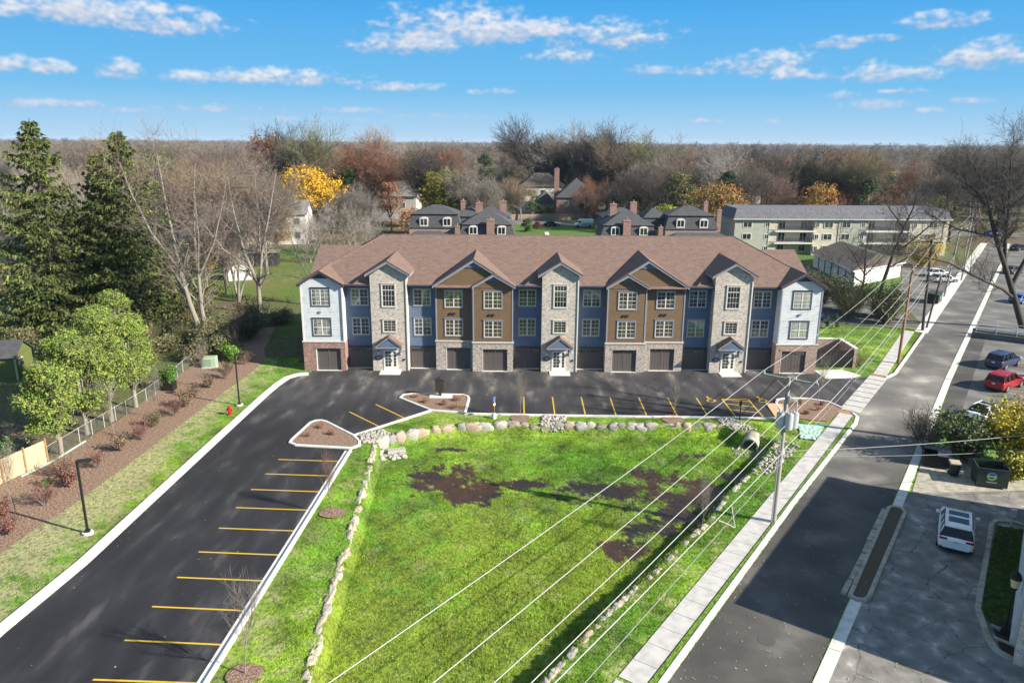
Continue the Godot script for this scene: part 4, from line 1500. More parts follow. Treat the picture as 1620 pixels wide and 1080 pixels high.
func build_grass() -> void:
	rng.seed = 900
	# tuft of blades, in a few versions
	for ver in 2:
		var b := MB.new()
		for i in 9:
			var a := R(0, TAU)
			var p := Vector3(cos(a), 0, sin(a)) * R(0.0, 0.16)
			var ln := R(0.05, 0.12)
			var d := Vector3(cos(a) * R(0.1, 0.9), 1, sin(a) * R(0.1, 0.9)).normalized()
			var s := d.cross(rvec()).normalized() * R(0.010, 0.018)
			b.tri(p - s, p + s, p + d * ln)
		var mm := MultiMesh.new()
		mm.transform_format = MultiMesh.TRANSFORM_3D
		mm.use_colors = true
		mm.mesh = b.mesh()
		var xf := []
		var cl := []
		# [x0, x1, z0, z1, tufts per square metre]
		for q in [[-11.4, 22.4, -62, -24.5, 24.0], [-30.0, -24.2, -82, -24.5, 20.0], [-14, -9, -62, -24.5, 22.0], [-9, 26, -64.4, -61.3, 22.0], [2.0, 34, -66, -24.5, 18.0], [33.5, 54, -98, -78, 16.0], [-34, -21.5, -100, -76, 10.0]]:
			var cnt := int((q[1] - q[0]) * (q[3] - q[2]) * q[4] * 0.5)
			for i in cnt:
				var p := Vector2(R(q[0], q[1]), R(q[2], q[3]))
				if in_hard(p):
					continue
				if p.x < -12.9 and p.x > -24.3 and p.y > -76.0:
					continue
				if p.x > -21.5 and p.x < 33.0 and p.y < -63.3:
					continue
				var c := ground_col(p)
				var inb := Geometry2D.is_point_in_polygon(p, basin)
				if inb and wet(p) > R(0.05, 0.45):
					continue
				if not inb and c.r > 0.2 and R() < 0.75:
					continue
				var f := R(0.75, 1.5)
				var hs := R(0.7, 1.3) * (1.5 if inb and gn.get_noise_2d(p.x * 2.0, p.y * 2.0) > 0.15 else 1.0)
				xf.append(Transform3D(Basis(Vector3.UP, R(0, TAU)).scaled(Vector3(1.1, hs, 1.1)), Vector3(p.x, ground_h(p), p.y)))
				cl.append(Color(c.r * f * 1.05, c.g * f * 1.12, c.b * f))
		mm.instance_count = xf.size()
		for i in xf.size():
			mm.set_instance_transform(i, xf[i])
			mm.set_instance_color(i, cl[i])
		var o := MultiMeshInstance3D.new()
		o.name = "grass"
		o.multimesh = mm
		o.material_override = M.grass
		add_child(o, true)
		tag(o, "bright green mown grass with straw-coloured and bare wet patches", "grass")
		stuff(o)

func build_leaf_litter() -> void:
	rng.seed = 77
	var b := MB.new()
	for i in 3:
		var p := rvec() * 0.05
		b.tri(p + Vector3(-0.05, 0.02, 0), p + Vector3(0.05, 0.015, 0.02), p + Vector3(0, 0.03, -0.06))
	var mm := MultiMesh.new()
	mm.transform_format = MultiMesh.TRANSFORM_3D
	mm.use_colors = true
	mm.mesh = b.mesh()
	var xf := []
	var cl := []
	for q in [[-24, -14, -60, -25, 60, 0.0], [-9, 20, -60, -25, 1500, 0.0], [14, 33, -66, -26, 130, 0.0], [-38, -24, -90, -25, 700, 0.0], [20, 45, -52, -30, 70, 0.0], [-10, 25, -77, -63, 90, 0.0]]:
		for i in int(q[4]):
			var p := Vector2(R(q[0], q[1]), R(q[2], q[3]))
			xf.append(Transform3D(Basis(Vector3.UP, R(0, TAU)).scaled(Vector3.ONE * R(0.35, 0.7)), Vector3(p.x, ground_h(p) + 0.035, p.y)))
			var k := R()
			cl.append(Color(0.42, 0.33, 0.2) if k < 0.5 else Color(0.28, 0.15, 0.06) if k < 0.8 else Color(0.55, 0.47, 0.34))
	mm.instance_count = xf.size()
	for i in xf.size():
		mm.set_instance_transform(i, xf[i])
		mm.set_instance_color(i, cl[i])
	var o := MultiMeshInstance3D.new()
	o.name = "fallen_leaves"
	o.multimesh = mm
	o.material_override = M.leaf
	add_child(o)
	tag(o, "pale and brown fallen leaves strewn over grass and paving", "leaves")
	stuff(o)

# ---------------------------------------------------------------- stone walls
var boulders: Array = []
var rocks: Array = []

func rock_mesh(sd: int, sx: float, sy: float, sz: float, k := 8) -> ArrayMesh:
	rng.seed = sd
	var fn := FastNoiseLite.new()
	fn.seed = sd
	fn.frequency = 0.9
	var rings := []
	for i in k - 1:
		var th := PI * (i + 0.6) / (k - 0.8)
		var ring := []
		for j in 10:
			var ph := -TAU * j / 10
			var d := Vector3(sin(th) * cos(ph), cos(th), sin(th) * sin(ph))
			# between a ball and a block, dented by noise
			var q := Vector3(signf(d.x) * pow(absf(d.x), 0.7), signf(d.y) * pow(absf(d.y), 0.7), signf(d.z) * pow(absf(d.z), 0.7))
			q *= 1.0 + fn.get_noise_3dv(d * 1.1) * 0.42
			ring.append(Vector3(q.x * sx, q.y * sy, q.z * sz))
		rings.append(ring)
	var b := MB.new()
	b.loft(rings)
	return b.mesh()

func stone_run(wall: Node3D, path: Array, y: float, sizes: Array, sd: int, mats: Array) -> void:
	rng.seed = sd
	var i := 0
	var t := 0.0
	var seg := 0
	while seg < path.size() - 1:
		var a: Vector2 = path[seg]
		var e: Vector2 = path[seg + 1]
		var w := R(sizes[0], sizes[1])
		if t + w * 0.5 > a.distance_to(e):
			t = maxf(0.0, t - a.distance_to(e))
			seg += 1
			continue
		var d := (e - a).normalized()
		var p := a + d * (t + w * 0.5)
		if sizes.size() > 4 and R() < sizes[4]:
			t += w
			continue
		var s := meshnode("boulder", boulders[int(R(0, boulders.size() - 0.01))], mats[int(R(0, mats.size() - 0.01))], wall)
		s.position = Vector3(p.x + R(-0.06, 0.06), y + R(-0.06, 0.06), p.y + R(-0.06, 0.06)) - wall.position
		s.rotation = Vector3(R(-0.12, 0.12), atan2(-d.y, d.x) + R(-0.2, 0.2) + (PI if R() < 0.5 else 0.0), R(-0.12, 0.12))
		s.scale = Vector3(w * 0.60, sizes[2] * R(0.85, 1.12), sizes[3] * R(0.85, 1.1))
		t += w * 0.86
		i += 1

func rubble(called: String, label: String, poly: PackedVector2Array, y: float, n: int, sc: float, sd: int, m: Material, slope := Vector2.ZERO) -> void:
	rng.seed = sd
	var lo := poly[0]
	var hi := poly[0]
	for p in poly:
		lo = lo.min(p)
		hi = hi.max(p)
	var mm := MultiMesh.new()
	mm.transform_format = MultiMesh.TRANSFORM_3D
	mm.use_colors = true
	mm.mesh = rocks[sd % rocks.size()]
	var xf := []
	while xf.size() < n:
		var p := Vector2(R(lo.x, hi.x), R(lo.y, hi.y))
		if Geometry2D.is_point_in_polygon(p, poly):
			var s := sc * R(0.6, 1.4)
			xf.append(Transform3D(Basis.from_euler(Vector3(R(0, 6), R(0, 6), R(0, 6))).scaled(Vector3.ONE * s), Vector3(p.x, y + maxf(ground_h(p), -0.9) + s * 0.3, p.y)))
	mm.instance_count = xf.size()
	for i in xf.size():
		mm.set_instance_transform(i, xf[i])
		var f := R(0.26, 0.52)
		mm.set_instance_color(i, Color(f, f * R(0.9, 0.98), f * R(0.78, 0.92)))
	var o := MultiMeshInstance3D.new()
	o.name = called
	o.multimesh = mm
	o.material_override = m
	add_child(o, true)
	tag(o, label, "stones")
	stuff(o)

func build_stones() -> void:
	for i in 7:
		boulders.append(rock_mesh(300 + i, 1.0, 1.0, 1.0))
	for i in 3:
		rocks.append(rock_mesh(320 + i, 1.0, 0.7, 0.8, 6))
	var mats := []
	for c in [[0.36, 0.335, 0.295], [0.43, 0.41, 0.37], [0.34, 0.285, 0.23], [0.28, 0.265, 0.25], [0.42, 0.33, 0.245]]:
		var m: StandardMaterial3D = M.stone.duplicate()
		m.albedo_color = lin(c[0], c[1], c[2])
		mats.append(m)
	var w1 := thing("boulder_wall", "row of rounded boulders holding up the lawn below the front car park", "stone wall", Vector3(5, 0, -61.5))
	stone_run(w1, va([-11.3, -57.5, -9.1, -59.55, -7.0, -60.8, -4.9, -61.4, -1.6, -61.75, 10.0, -61.8, 20.4, -61.75]), -0.40, [0.85, 1.45, 0.56, 0.42], 41, mats)
	var pale := []
	for c in [[0.44, 0.40, 0.33], [0.47, 0.44, 0.38], [0.42, 0.36, 0.27], [0.37, 0.34, 0.30]]:
		var m: StandardMaterial3D = M.stone.duplicate()
		m.albedo_color = lin(c[0], c[1], c[2])
		pale.append(m)
	var w2 := thing("boulder_wall", "pale stone wall along the grass strip beside the drive's parking bays", "stone wall", Vector3(-10.4, 0, -42))
	stone_run(w2, va([-11.25, -57.0, -10.95, -53.0, -10.75, -50.3, -10.5, -46.4, -10.25, -43.4, -10.1, -40.0, -10.0, -37.9, -9.8, -33.3, -9.5, -30.0, -9.2, -26.0]), -0.22, [0.6, 1.2, 0.30, 0.26], 42, pale)
	var w3 := thing("boulder_wall", "low stone edging of the hollow along the pavement, its face in shadow", "stone wall", Vector3(12, 0, -43))
	stone_run(w3, va([22.2, -57.6, 18.5, -52.2, 15.4, -48.2, 13.1, -44.4, 11.2, -42.1, 8.7, -38.7, 6.9, -36.6, 5.3, -34.6, 3.3, -31.6, 0.7, -27.9]), -0.06, [0.25, 0.65, 0.15, 0.2, 0.4], 43, mats)
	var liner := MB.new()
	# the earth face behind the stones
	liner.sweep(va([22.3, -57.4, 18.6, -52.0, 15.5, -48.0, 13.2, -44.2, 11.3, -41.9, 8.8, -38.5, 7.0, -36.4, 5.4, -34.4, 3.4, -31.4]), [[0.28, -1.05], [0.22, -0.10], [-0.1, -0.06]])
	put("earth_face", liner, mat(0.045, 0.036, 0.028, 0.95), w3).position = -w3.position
	rubble("spillway_stones", "pale stones of the spillway at the corner between the two planted islands", pv([-12.9, -58.9, -11.4, -60.2, -10.2, -59.0, -11.2, -57.2, -12.3, -57.2]), 0.0, 260, 0.14, 51, M.stone)
	rubble("spillway_stones", "white stones of the spillway in the middle of the boulder wall", pv([2.8, -63.7, 4.9, -63.7, 4.6, -61.3, 2.6, -61.3]), 0.0, 240, 0.13, 52, M.stone)
	rubble("spillway_stones", "pale stones of the spillway left of the culvert mouth", pv([18.1, -63.4, 20.0, -63.4, 21.4, -60.6, 19.2, -60.8]), 0.0, 240, 0.10, 53, M.stone)
	rubble("rubble", "loose gravel washed out in front of the culvert mouth", pv([18.7, -59.2, 21.4, -59.6, 22.0, -57.4, 20.4, -55.8, 18.6, -57.2]), 0.0, 300, 0.06, 54, M.stone)
	rubble("rubble", "rough grey stones heaped between the culvert and the utility pole", pv([21.5, -57.4, 23.0, -58.6, 23.6, -57.0, 20.0, -51.6, 18.4, -51.6]), 0.0, 150, 0.11, 55, M.stone)
	rubble("rubble", "broken stones at the corner where the two boulder walls meet", pv([-10.9, -57.2, -9.2, -57.6, -8.6, -56.4, -10.6, -55.6]), -0.05, 60, 0.2, 56, M.stone)
	var fl := MB.new()
	fl.slab(Vector3(-9.5, -0.62, -57.1), Vector3(1.5, 0.3, 0.8), Basis(Vector3.UP, 0.3), 0.05)
	var fo := put("flat_rock", fl, mats[1])
	tag(fo, "flat slab of rock lying in the hollow below the wall corner", "rock")
	# flared concrete mouth of the culvert
	var c := wthing("culvert", "concrete culvert mouth with a flared round pipe end in the bank", "culvert", Vector3(20.6, -0.9, -59.3))
	var cb := MB.new()
	var r0 := []
	var dir := Vector3(-0.45, -0.12, 0.88).normalized()
	var u := dir.cross(Vector3.UP).normalized()
	var w := u.cross(dir)
	var org := Vector3(20.1, -0.58, -58.45)
	for k in 15:
		var t := -0.35 + (PI + 0.7) * k / 14
		r0.append(u * cos(t) + w * sin(t))
	for k in 14:
		var a: Vector3 = r0[k]
		var e: Vector3 = r0[k + 1]
		for q in [[0.55, 0.68, 0.0, -1.8], [0.68, 0.55, -1.8, 0.0]]:
			var ra: float = q[0]
			cb.quad(org + a * ra, org + e * ra, org + e * ra + dir * -1.6, org + a * ra + dir * -1.6)
		cb.quad(org + a * 0.55, org + a * 0.70, org + e * 0.70, org + e * 0.55)
	put("pipe", cb, M.oldconcrete, c)
	var fb := MB.new()
	for s in [-1, 1]:
		var h0: Vector3 = org + u * 0.66 * s + Vector3(0, -0.1, 0)
		fb.plate(h0 + Vector3(0, 0.1, 0), h0 + dir * 1.3 + u * 0.45 * s + Vector3(0, -0.35, 0), h0 + dir * 1.3 + u * 0.45 * s + Vector3(0, -0.7, 0), h0 + Vector3(0, -0.6, 0), 0.1)
	put("wing_wall", fb, M.oldconcrete, c)
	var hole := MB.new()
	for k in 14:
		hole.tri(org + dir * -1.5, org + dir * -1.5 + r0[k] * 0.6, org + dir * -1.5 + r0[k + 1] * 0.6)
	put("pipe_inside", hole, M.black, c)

# ---------------------------------------------------------------- lamps, poles, signs
func build_lamps() -> void:
	var t := thing("street_lamp", "black square lamp post with a flat head on the verge in the left foreground", "street lamp", Vector3(-26.8, 0, -42.4), 0.0, "black lamp posts along the drive")
	var p := MB.new()
	p.box(Vector3(0, 2.55, 0), Vector3(0.13, 4.9, 0.13))
	p.box(Vector3(0, 0.2, 0), Vector3(0.3, 0.12, 0.3))
	put("pole", p, M.black, t)
	var h := MB.new()
	h.slab(Vector3(0.42, 4.98, 0), Vector3(0.85, 0.09, 0.36), Basis(), 0.02)
	h.box(Vector3(0.03, 4.93, 0), Vector3(0.16, 0.16, 0.16))
	put("lamp_head", h, M.black, t)
	var l := MB.new()
	l.box(Vector3(0.5, 4.93, 0), Vector3(0.55, 0.012, 0.26))
	put("diffuser", l, M.white, t)
	var f := MB.new()
	f.tube(Vector3(0, -0.1, 0), Vector3(0, 0.14, 0), 0.34, 0.33, 14, true)
	put("footing", f, M.kerb, t)
	t.rotation.y = 0.25
	dup(t, Vector3(-25.6, 0, -66.1), 0.25, Vector3.ONE, "black square lamp post with a flat head beside the red hydrant")

func utility_pole(label: String, at: Vector3, h: float, r: float, m: Material, arms: Array, lean := Vector3.ZERO, turn := 0.9) -> Node3D:
	var t := thing("utility_pole", label, "utility pole", at)
	var b := MB.new()
	b.tube(Vector3(0, -0.2, 0), Vector3(0, h, 0) + lean, r, r * 0.72, 12, true)
	put("pole", b, m, t)
	var ax := Vector3(cos(turn), 0, -sin(turn))
	for a in arms:
		var y: float = a[0]
		var w: float = a[1]
		var c := Vector3(0, y, 0) + lean * y / h + Vector3(ax.z, 0, -ax.x) * r
		var k := MB.new()
		k.box(c, Vector3(w, 0.13, 0.11), Basis(Vector3.UP, turn))
		for s in [-1, 1]:
			k.tube(c + ax * s * w * 0.3, c + Vector3(0, -0.75, 0), 0.025, 0.025, 5)
		put("crossarm", k, a[2], t)
		for q in [-0.46, 0.1, 0.46]:
			var i := MB.new()
			var e: Vector3 = c + ax * q * w
			i.tube(e + Vector3(0, 0.06, 0), e + Vector3(0, 0.16, 0), 0.05, 0.08, 8)
			i.tube(e + Vector3(0, 0.16, 0), e + Vector3(0, 0.27, 0), 0.075, 0.03, 8, true)
			put("insulator", i, M.galv, t)
	return t

func sag(a: Vector3, b: Vector3, s: float, n := 14) -> Array:
	var o := []
	for i in n + 1:
		var f := float(i) / n
		o.append(a.lerp(b, f) + Vector3.DOWN * s * 4.0 * f * (1.0 - f))
	return o

func cable(label: String, runs: Array, r: float, m: Material) -> void:
	var b := MB.new()
	var at: Vector3 = runs[0][0]
	for q in runs:
		b.wire(sag(q[0], q[1], q[2]), r, 5)
	var o := wthing("cable", label, "cable", at)
	put("wire", b, m, o)

func build_poles() -> void:
	var p1 := Vector3(17.33, 0, -44.41)
	var arm := Vector3(0.80, -0.02, 0.60)
	var t := utility_pole("grey wooden utility pole with three transformers at the edge of the pavement", p1, 10.05, 0.17, M.polewood, [[9.85, 3.5, M.polewood]], Vector3.ZERO, -0.64)
	for k in 3:
		var a := -0.9 + k * 0.95
		var c := Vector3(sin(a) * 0.55, 7.3, cos(a) * 0.55) + Vector3(0.1, 0, -0.15)
		var can := MB.new()
		can.tube(c + Vector3(0, -0.55, 0), c + Vector3(0, 0.42, 0), 0.26, 0.26, 14, true)
		can.tube(c + Vector3(0, 0.42, 0), c + Vector3(0, 0.5, 0), 0.26, 0.12, 14, true)
		can.tube(c + Vector3(0.1, 0.45, 0), c + Vector3(0.1, 0.72, 0), 0.05, 0.03, 6, true)
		can.tube(c + Vector3(-0.1, 0.45, 0), c + Vector3(-0.1, 0.72, 0), 0.05, 0.03, 6, true)
		put("transformer", can, M.galv, t)
	var hw := MB.new()
	hw.box(Vector3(0.05, 8.6, 0.2), Vector3(0.12, 0.5, 0.12))
	hw.tube(Vector3(0.0, 8.9, 0.25), Vector3(0.5, 8.6, 0.45), 0.03, 0.03, 5)
	hw.tube(Vector3(0.5, 8.6, 0.45), Vector3(0.5, 8.25, 0.45), 0.05, 0.05, 6)
	hw.tube(Vector3(-0.2, 0.0, 0.17), Vector3(-0.17, 6.2, 0.15), 0.03, 0.03, 5)
	put("bracket", hw, M.galv, t)
	var clamp := MB.new()
	clamp.tube(Vector3(0, 4.9, 0), Vector3(0, 5.1, 0), 0.24, 0.24, 10, true)
	clamp.tube(Vector3(0, 4.3, 0), Vector3(0, 4.45, 0), 0.22, 0.22, 10, true)
	put("clamp", clamp, M.galv, t)
	var p2 := Vector3(43.9, 0, -81.2)
	utility_pole("brown wooden utility pole standing between lawn and street past the driveway", p2, 11.3, 0.17, M.brownpole, [[11.0, 2.4, M.brownpole]], Vector3(0.05, 0, 0), -0.62)
	var p3 := Vector3(54.9, 0, -96.7)
	utility_pole("dark wooden utility pole with a crossarm at the end of the pavement", p3, 12.2, 0.19, M.darkpole, [[11.8, 2.6, M.darkpole]], Vector3(-0.6, 0, 0), -0.62)
	utility_pole("short dark pole leaning beside the dark crossarm pole", Vector3(56.2, 0, -98.2), 7.0, 0.13, M.darkpole, [], Vector3(0.9, 0, 0))
	utility_pole("slim grey utility pole beside the far black bin", Vector3(70.5, 0, -119.5), 11.5, 0.15, M.polewood, [[11.0, 2.0, M.polewood]], Vector3(0.9, 0, 0), -0.62)
	utility_pole("far grey utility pole at the grass verge before the yellow bush", Vector3(82.0, 0, -134.5), 12.0, 0.15, M.polewood, [[11.4, 2.0, M.polewood]], Vector3(0.8, 0, 0), -0.62)
	utility_pole("farthest utility pole near the end of the street", Vector3(101, 0, -166), 12.0, 0.15, M.polewood, [[11.4, 2.0, M.polewood]], Vector3(0.5, 0, 0), -0.62)
	# cables: from behind the camera past the first pole and on up the street
	var dirn := Vector3(-0.581, 0, 0.814)
	var names := ["white overhead cable on the outer end of the crossarm, leftmost across the grass", "white overhead cable beside the pole top, second from left across the grass", "white overhead cable on the near end of the crossarm, third from left across the grass"]
	var offs := [-1.62, 0.42, 1.62]
	for i in 3:
		var e: Vector3 = p1 + arm * offs[i] + Vector3(0, 10.12, 0)
		var e2: Vector3 = p2 + arm * offs[i] * 0.68 + Vector3(0.05, 11.25, 0)
		var e3: Vector3 = p3 + arm * offs[i] * 0.7 + Vector3(-0.6, 12.0, 0)
		var e4: Vector3 = Vector3(71.4, 11.3, -119.5) + arm * offs[i] * 0.55
		var e5: Vector3 = Vector3(82.8, 11.7, -134.5) + arm * offs[i] * 0.55
		cable(names[i], [[e + dirn * 46.0 + Vector3(0, 0.9 - i * 0.1, 0), e, 0.35], [e, e2, 0.6], [e2, e3, 0.25], [e3, e4, 0.5], [e4, e5, 0.4], [e5, Vector3(101.5, 11.7, -166) + arm * offs[i] * 0.5, 0.9]], 0.016, M.wire)
	cable("thin white cable fixed halfway up the transformer pole", [[p1 + Vector3(0.1, 7.0, 0.2) + dirn * 46 + Vector3(0, 0.4, 0), p1 + Vector3(0.1, 7.0, 0.2), 0.3], [p1 + Vector3(0.1, 7.2, 0), p2 + Vector3(0, 7.6, 0), 0.5], [p2 + Vector3(0, 7.6, 0), p3 + Vector3(-0.4, 8.0, 0), 0.3]], 0.02, M.wire)
	cable("thick white cable clamped low on the transformer pole", [[p1 + Vector3(0, 5.0, 0.2) + dirn * 46 + Vector3(0, 1.6, 0), p1 + Vector3(0, 5.0, 0.2), 0.1], [p1 + Vector3(0, 5.0, 0), p2 + Vector3(0, 6.0, 0), 0.6], [p2 + Vector3(0, 6.0, 0), p3 + Vector3(-0.3, 6.6, 0), 0.3], [p3 + Vector3(-0.3, 6.6, 0), Vector3(71.2, 7.0, -119.5), 1.2]], 0.026, M.wire)
	cable("lowest thin grey cable on the transformer pole, rightmost across the grass", [[p1 + Vector3(0, 4.35, 0.2) + dirn * 46 + Vector3(0, 0.3, 0), p1 + Vector3(0, 4.35, 0.2), 0.12], [p1 + Vector3(0, 4.35, 0), p2 + Vector3(0, 5.4, 0), 0.6], [p2 + Vector3(0, 5.4, 0), p3 + Vector3(-0.3, 5.9, 0), 0.4], [p3 + Vector3(-0.3, 5.9, 0), Vector3(71.2, 6.2, -119.5), 1.6]], 0.02, M.darkwire)
	cable("upper thin service cable crossing the street to the right", [[p1 + Vector3(0.1, 5.05, 0), Vector3(56, 9.0, -47.0), 0.9]], 0.022, M.wire)
	cable("lower thin service cable crossing the street to the right", [[p1 + Vector3(0.1, 4.7, 0), Vector3(56, 8.0, -44.5), 0.9]], 0.022, M.darkwire)
	# slack loop hanging from the thick cable
	var lp := MB.new()
	var c := p1 + dirn * 9.5 + Vector3(-0.2, 4.9, 0.2)
	var pts := []
	for i in 19:
		var f := i / 18.0
		pts.append(c + dirn * lerpf(1.1, -0.9, f) * (1.0 - 0.55 * sin(PI * f)) + Vector3(0.5 * sin(PI * f), -0.75 * sin(PI * f), 0.2 * sin(PI * f)))
	lp.wire(pts, 0.026)
	var lo := wthing("cable", "slack white loop of spare cable hanging beside the hollow", "cable", c)
	put("wire", lp, M.wire, lo)

func build_furniture() -> void:
	# hydrant
	var t := thing("fire_hydrant", "red fire hydrant with white caps on the verge", "fire hydrant", Vector3(-25.6, 0, -63.6))
	var b := MB.new()
	b.tube(Vector3(0, 0, 0), Vector3(0, 0.08, 0), 0.2, 0.2, 12, true)
	b.tube(Vector3(0, 0.08, 0), Vector3(0, 0.62, 0), 0.14, 0.13, 12)
	b.tube(Vector3(0, 0.62, 0), Vector3(0, 0.68, 0), 0.18, 0.18, 12, true)
	b.tube(Vector3(0, 0.68, 0), Vector3(0, 0.84, 0), 0.14, 0.06, 12, true)
	b.tube(Vector3(0, 0.84, 0), Vector3(0, 0.92, 0), 0.04, 0.04, 6, true)
	put("body", b, mat(0.42, 0.010, 0.014, 0.4), t)
	for d in [Vector3(-1, 0, 0), Vector3(1, 0, 0), Vector3(0, 0, 1)]:
		var k := MB.new()
		k.tube(Vector3(0, 0.5, 0) + d * 0.1, Vector3(0, 0.5, 0) + d * 0.26, 0.085, 0.085, 10, true)
		put("outlet", k, mat(0.42, 0.010, 0.014, 0.4), t)
	# transformer cabinet
	var tr := thing("utility_cabinet", "pale green utility cabinet standing at the edge of the mulch", "utility cabinet", Vector3(-33.1, 0, -78.3), 0.15)
	var c := MB.new()
	c.slab(Vector3(0, 0.62, 0), Vector3(1.35, 1.05, 1.2), Basis(), 0.06)
	put("cabinet", c, mat(0.30, 0.40, 0.30, 0.5), tr)
	var c2 := MB.new()
	c2.box(Vector3(0, 0.05, 0), Vector3(1.6, 0.12, 1.5))
	put("base", c2, M.concrete, tr)
	var c3 := MB.new()
	c3.box(Vector3(-0.2, 0.6, 0.605), Vector3(0.85, 0.8, 0.02))
	put("door", c3, mat(0.20, 0.28, 0.21, 0.5), tr)
	# cluster mailbox
	var mb := thing("cluster_mailbox", "dark bronze cluster mailbox with a pointed cap on the planted island", "mailbox", Vector3(-7.0, 0.09, -68.9))
	var m1 := MB.new()
	m1.box(Vector3(0, 1.05, 0), Vector3(0.82, 1.1, 0.45))
	put("cabinet", m1, mat(0.035, 0.03, 0.026, 0.5), mb)
	var m2 := MB.new()
	m2.box(Vector3(0, 0.25, 0), Vector3(0.3, 0.5, 0.3))
	put("pedestal", m2, M.dark, mb)
	var m3 := MB.new()
	m3.slice(PackedVector2Array([Vector2(-0.48, 1.6), Vector2(0.48, 1.6), Vector2(0.48, 1.68), Vector2(0.0, 1.9), Vector2(-0.48, 1.68)]), -0.28, 0.28)
	m3.tube(Vector3(0, 1.88, 0), Vector3(0, 2.05, 0), 0.05, 0.02, 6, true)
	put("cap", m3, mat(0.035, 0.03, 0.026, 0.5), mb)
	for i in 4:
		for j in 3:
			var d := MB.new()
			d.box(Vector3(-0.25 + j * 0.25, 0.66 + i * 0.26, 0.23), Vector3(0.22, 0.23, 0.02))
			put("door", d, mat(0.045, 0.038, 0.032, 0.45), mb)
	var m4 := MB.new()
	m4.box(Vector3(0.1, 0.02, 0.1), Vector3(2.2, 0.06, 1.2))
	put("base", m4, M.kerb, mb)
	# sign posts at the accessible bays, and one with a round footing
	for q in [["slim dark sign post seen edge on at the hatched bay", Vector3(20.6, 0, -63.2), 0.3], ["slim dark sign post beside the ramp", Vector3(24.9, 0, -63.6), 0.2]]:
		var s := thing("sign_post", q[0], "sign", q[1], q[2])
		var sp := MB.new()
		sp.box(Vector3(0, 0.9, 0), Vector3(0.06, 1.8, 0.06))
		put("post", sp, M.dark, s)
		var sb := MB.new()
		sb.box(Vector3(0, 1.55, -0.04), Vector3(0.3, 0.45, 0.012))
		put("plate", sb, M.dark, s)
	var s2 := thing("sign_post", "dark sign post in a round white footing on the grass behind the kerb", "sign", Vector3(-1.6, 0, -63.1), 0.9)
	var p2 := MB.new()
	p2.tube(Vector3(0, 0.2, 0), Vector3(0, 2.1, 0), 0.05, 0.05, 8, true)
	put("post", p2, M.dark, s2)
	var p3 := MB.new()
	p3.box(Vector3(0, 1.85, 0.06), Vector3(0.32, 0.46, 0.014))
	put("plate", p3, mat(0.06, 0.12, 0.30, 0.5), s2)
	var p4 := MB.new()
	p4.tube(Vector3(0, 0, 0), Vector3(0, 0.5, 0), 0.24, 0.2, 12, true)
	put("footing", p4, M.kerb, s2)
	var p5 := MB.new()
	p5.box(Vector3(0, 1.35, 0.06), Vector3(0.3, 0.2, 0.014))
	put("plate", p5, M.white, s2)
	# erosion blanket
	var bl := MB.new()
	rng.seed = 66
	var q0 := [Vector3(25.5, 0.05, -62.2), Vector3(27.9, 0.05, -61.9), Vector3(25.6, 0.05, -58.3), Vector3(24.4, 0.05, -58.7)]
	var gw := 10
	var pts := []
	for i in gw + 1:
		for j in gw + 1:
			var f := float(i) / gw
			var g := float(j) / gw
			var p: Vector3 = q0[0].lerp(q0[1], f).lerp(q0[3].lerp(q0[2], f), g)
			pts.append(p + Vector3(R(-0.05, 0.05), R(0.0, 0.1), R(-0.05, 0.05)))
	for i in gw:
		for j in gw:
			var a := i * (gw + 1) + j
			bl.quad(pts[a], pts[a + 1], pts[a + gw + 2], pts[a + gw + 1])
	tag(put("erosion_blanket", bl, tri_tex(mat(1, 1, 1, 0.9), noise_tex(0.06, 4, [[0.22, 0.46, 0.33], [0.44, 0.62, 0.50]], [0.25, 0.75], 83, 128), 1.0)), "pale green erosion blanket spread on the grass beside the pavement", "blanket")
	# planter box pots by the bed
	var pot := thing("plant_pot", "square black pot with a green shrub behind the wire fence", "plant pot", Vector3(-34.0, 0, -70.4))
	var pb := MB.new()
	pb.box(Vector3(0, 0.45, 0), Vector3(0.95, 0.9, 0.95))
	put("pot", pb, M.black, pot)
	# manhole cover
	var mh := MB.new()
	mh.tube(Vector3(12.9, 0.0, -32.3), Vector3(12.9, 0.022, -32.3), 0.42, 0.42, 18, true)
	tag(put("manhole_cover", mh, mat(0.075, 0.072, 0.07, 0.6)), "round manhole ring in the road surface at the bottom of the picture", "manhole cover")
	# refuse store at the end of the building
	var e := wthing("refuse_enclosure", "grey-walled refuse store with black slatted gates at the right end of the building", "enclosure", Vector3(35, 0, -80))
	var w := MB.new()
	w.cube(33.3, 33.6, 0, 2.2, -83.5, -79.6)
	w.cube(33.3, 38.2, 0, 2.2, -83.8, -83.5)
	w.cube(37.9, 38.2, 0, 2.2, -83.5, -79.4)
	put("wall", w, M.brown_brick, e)
	var cp := MB.new()
	cp.cube(33.25, 33.65, 2.2, 2.32, -83.85, -79.55)
	cp.cube(33.65, 37.85, 2.2, 2.32, -83.85, -83.45)
	cp.cube(37.85, 38.25, 2.2, 2.32, -83.85, -79.35)
	put("coping", cp, M.kerb, e)
	for k in 26:
		var s := MB.new()
		var x := 33.65 + k * 0.165
		s.cube(x, x + 0.13, 0.1, 2.0, -79.52, -79.46)
		put("slat", s, M.black, e)
	var fr := MB.new()
	fr.cube(33.6, 37.9, 0.3, 0.4, -79.6, -79.525)
	fr.cube(33.6, 37.9, 1.7, 1.8, -79.6, -79.525)
	put("gate_rail", fr, M.black, e)

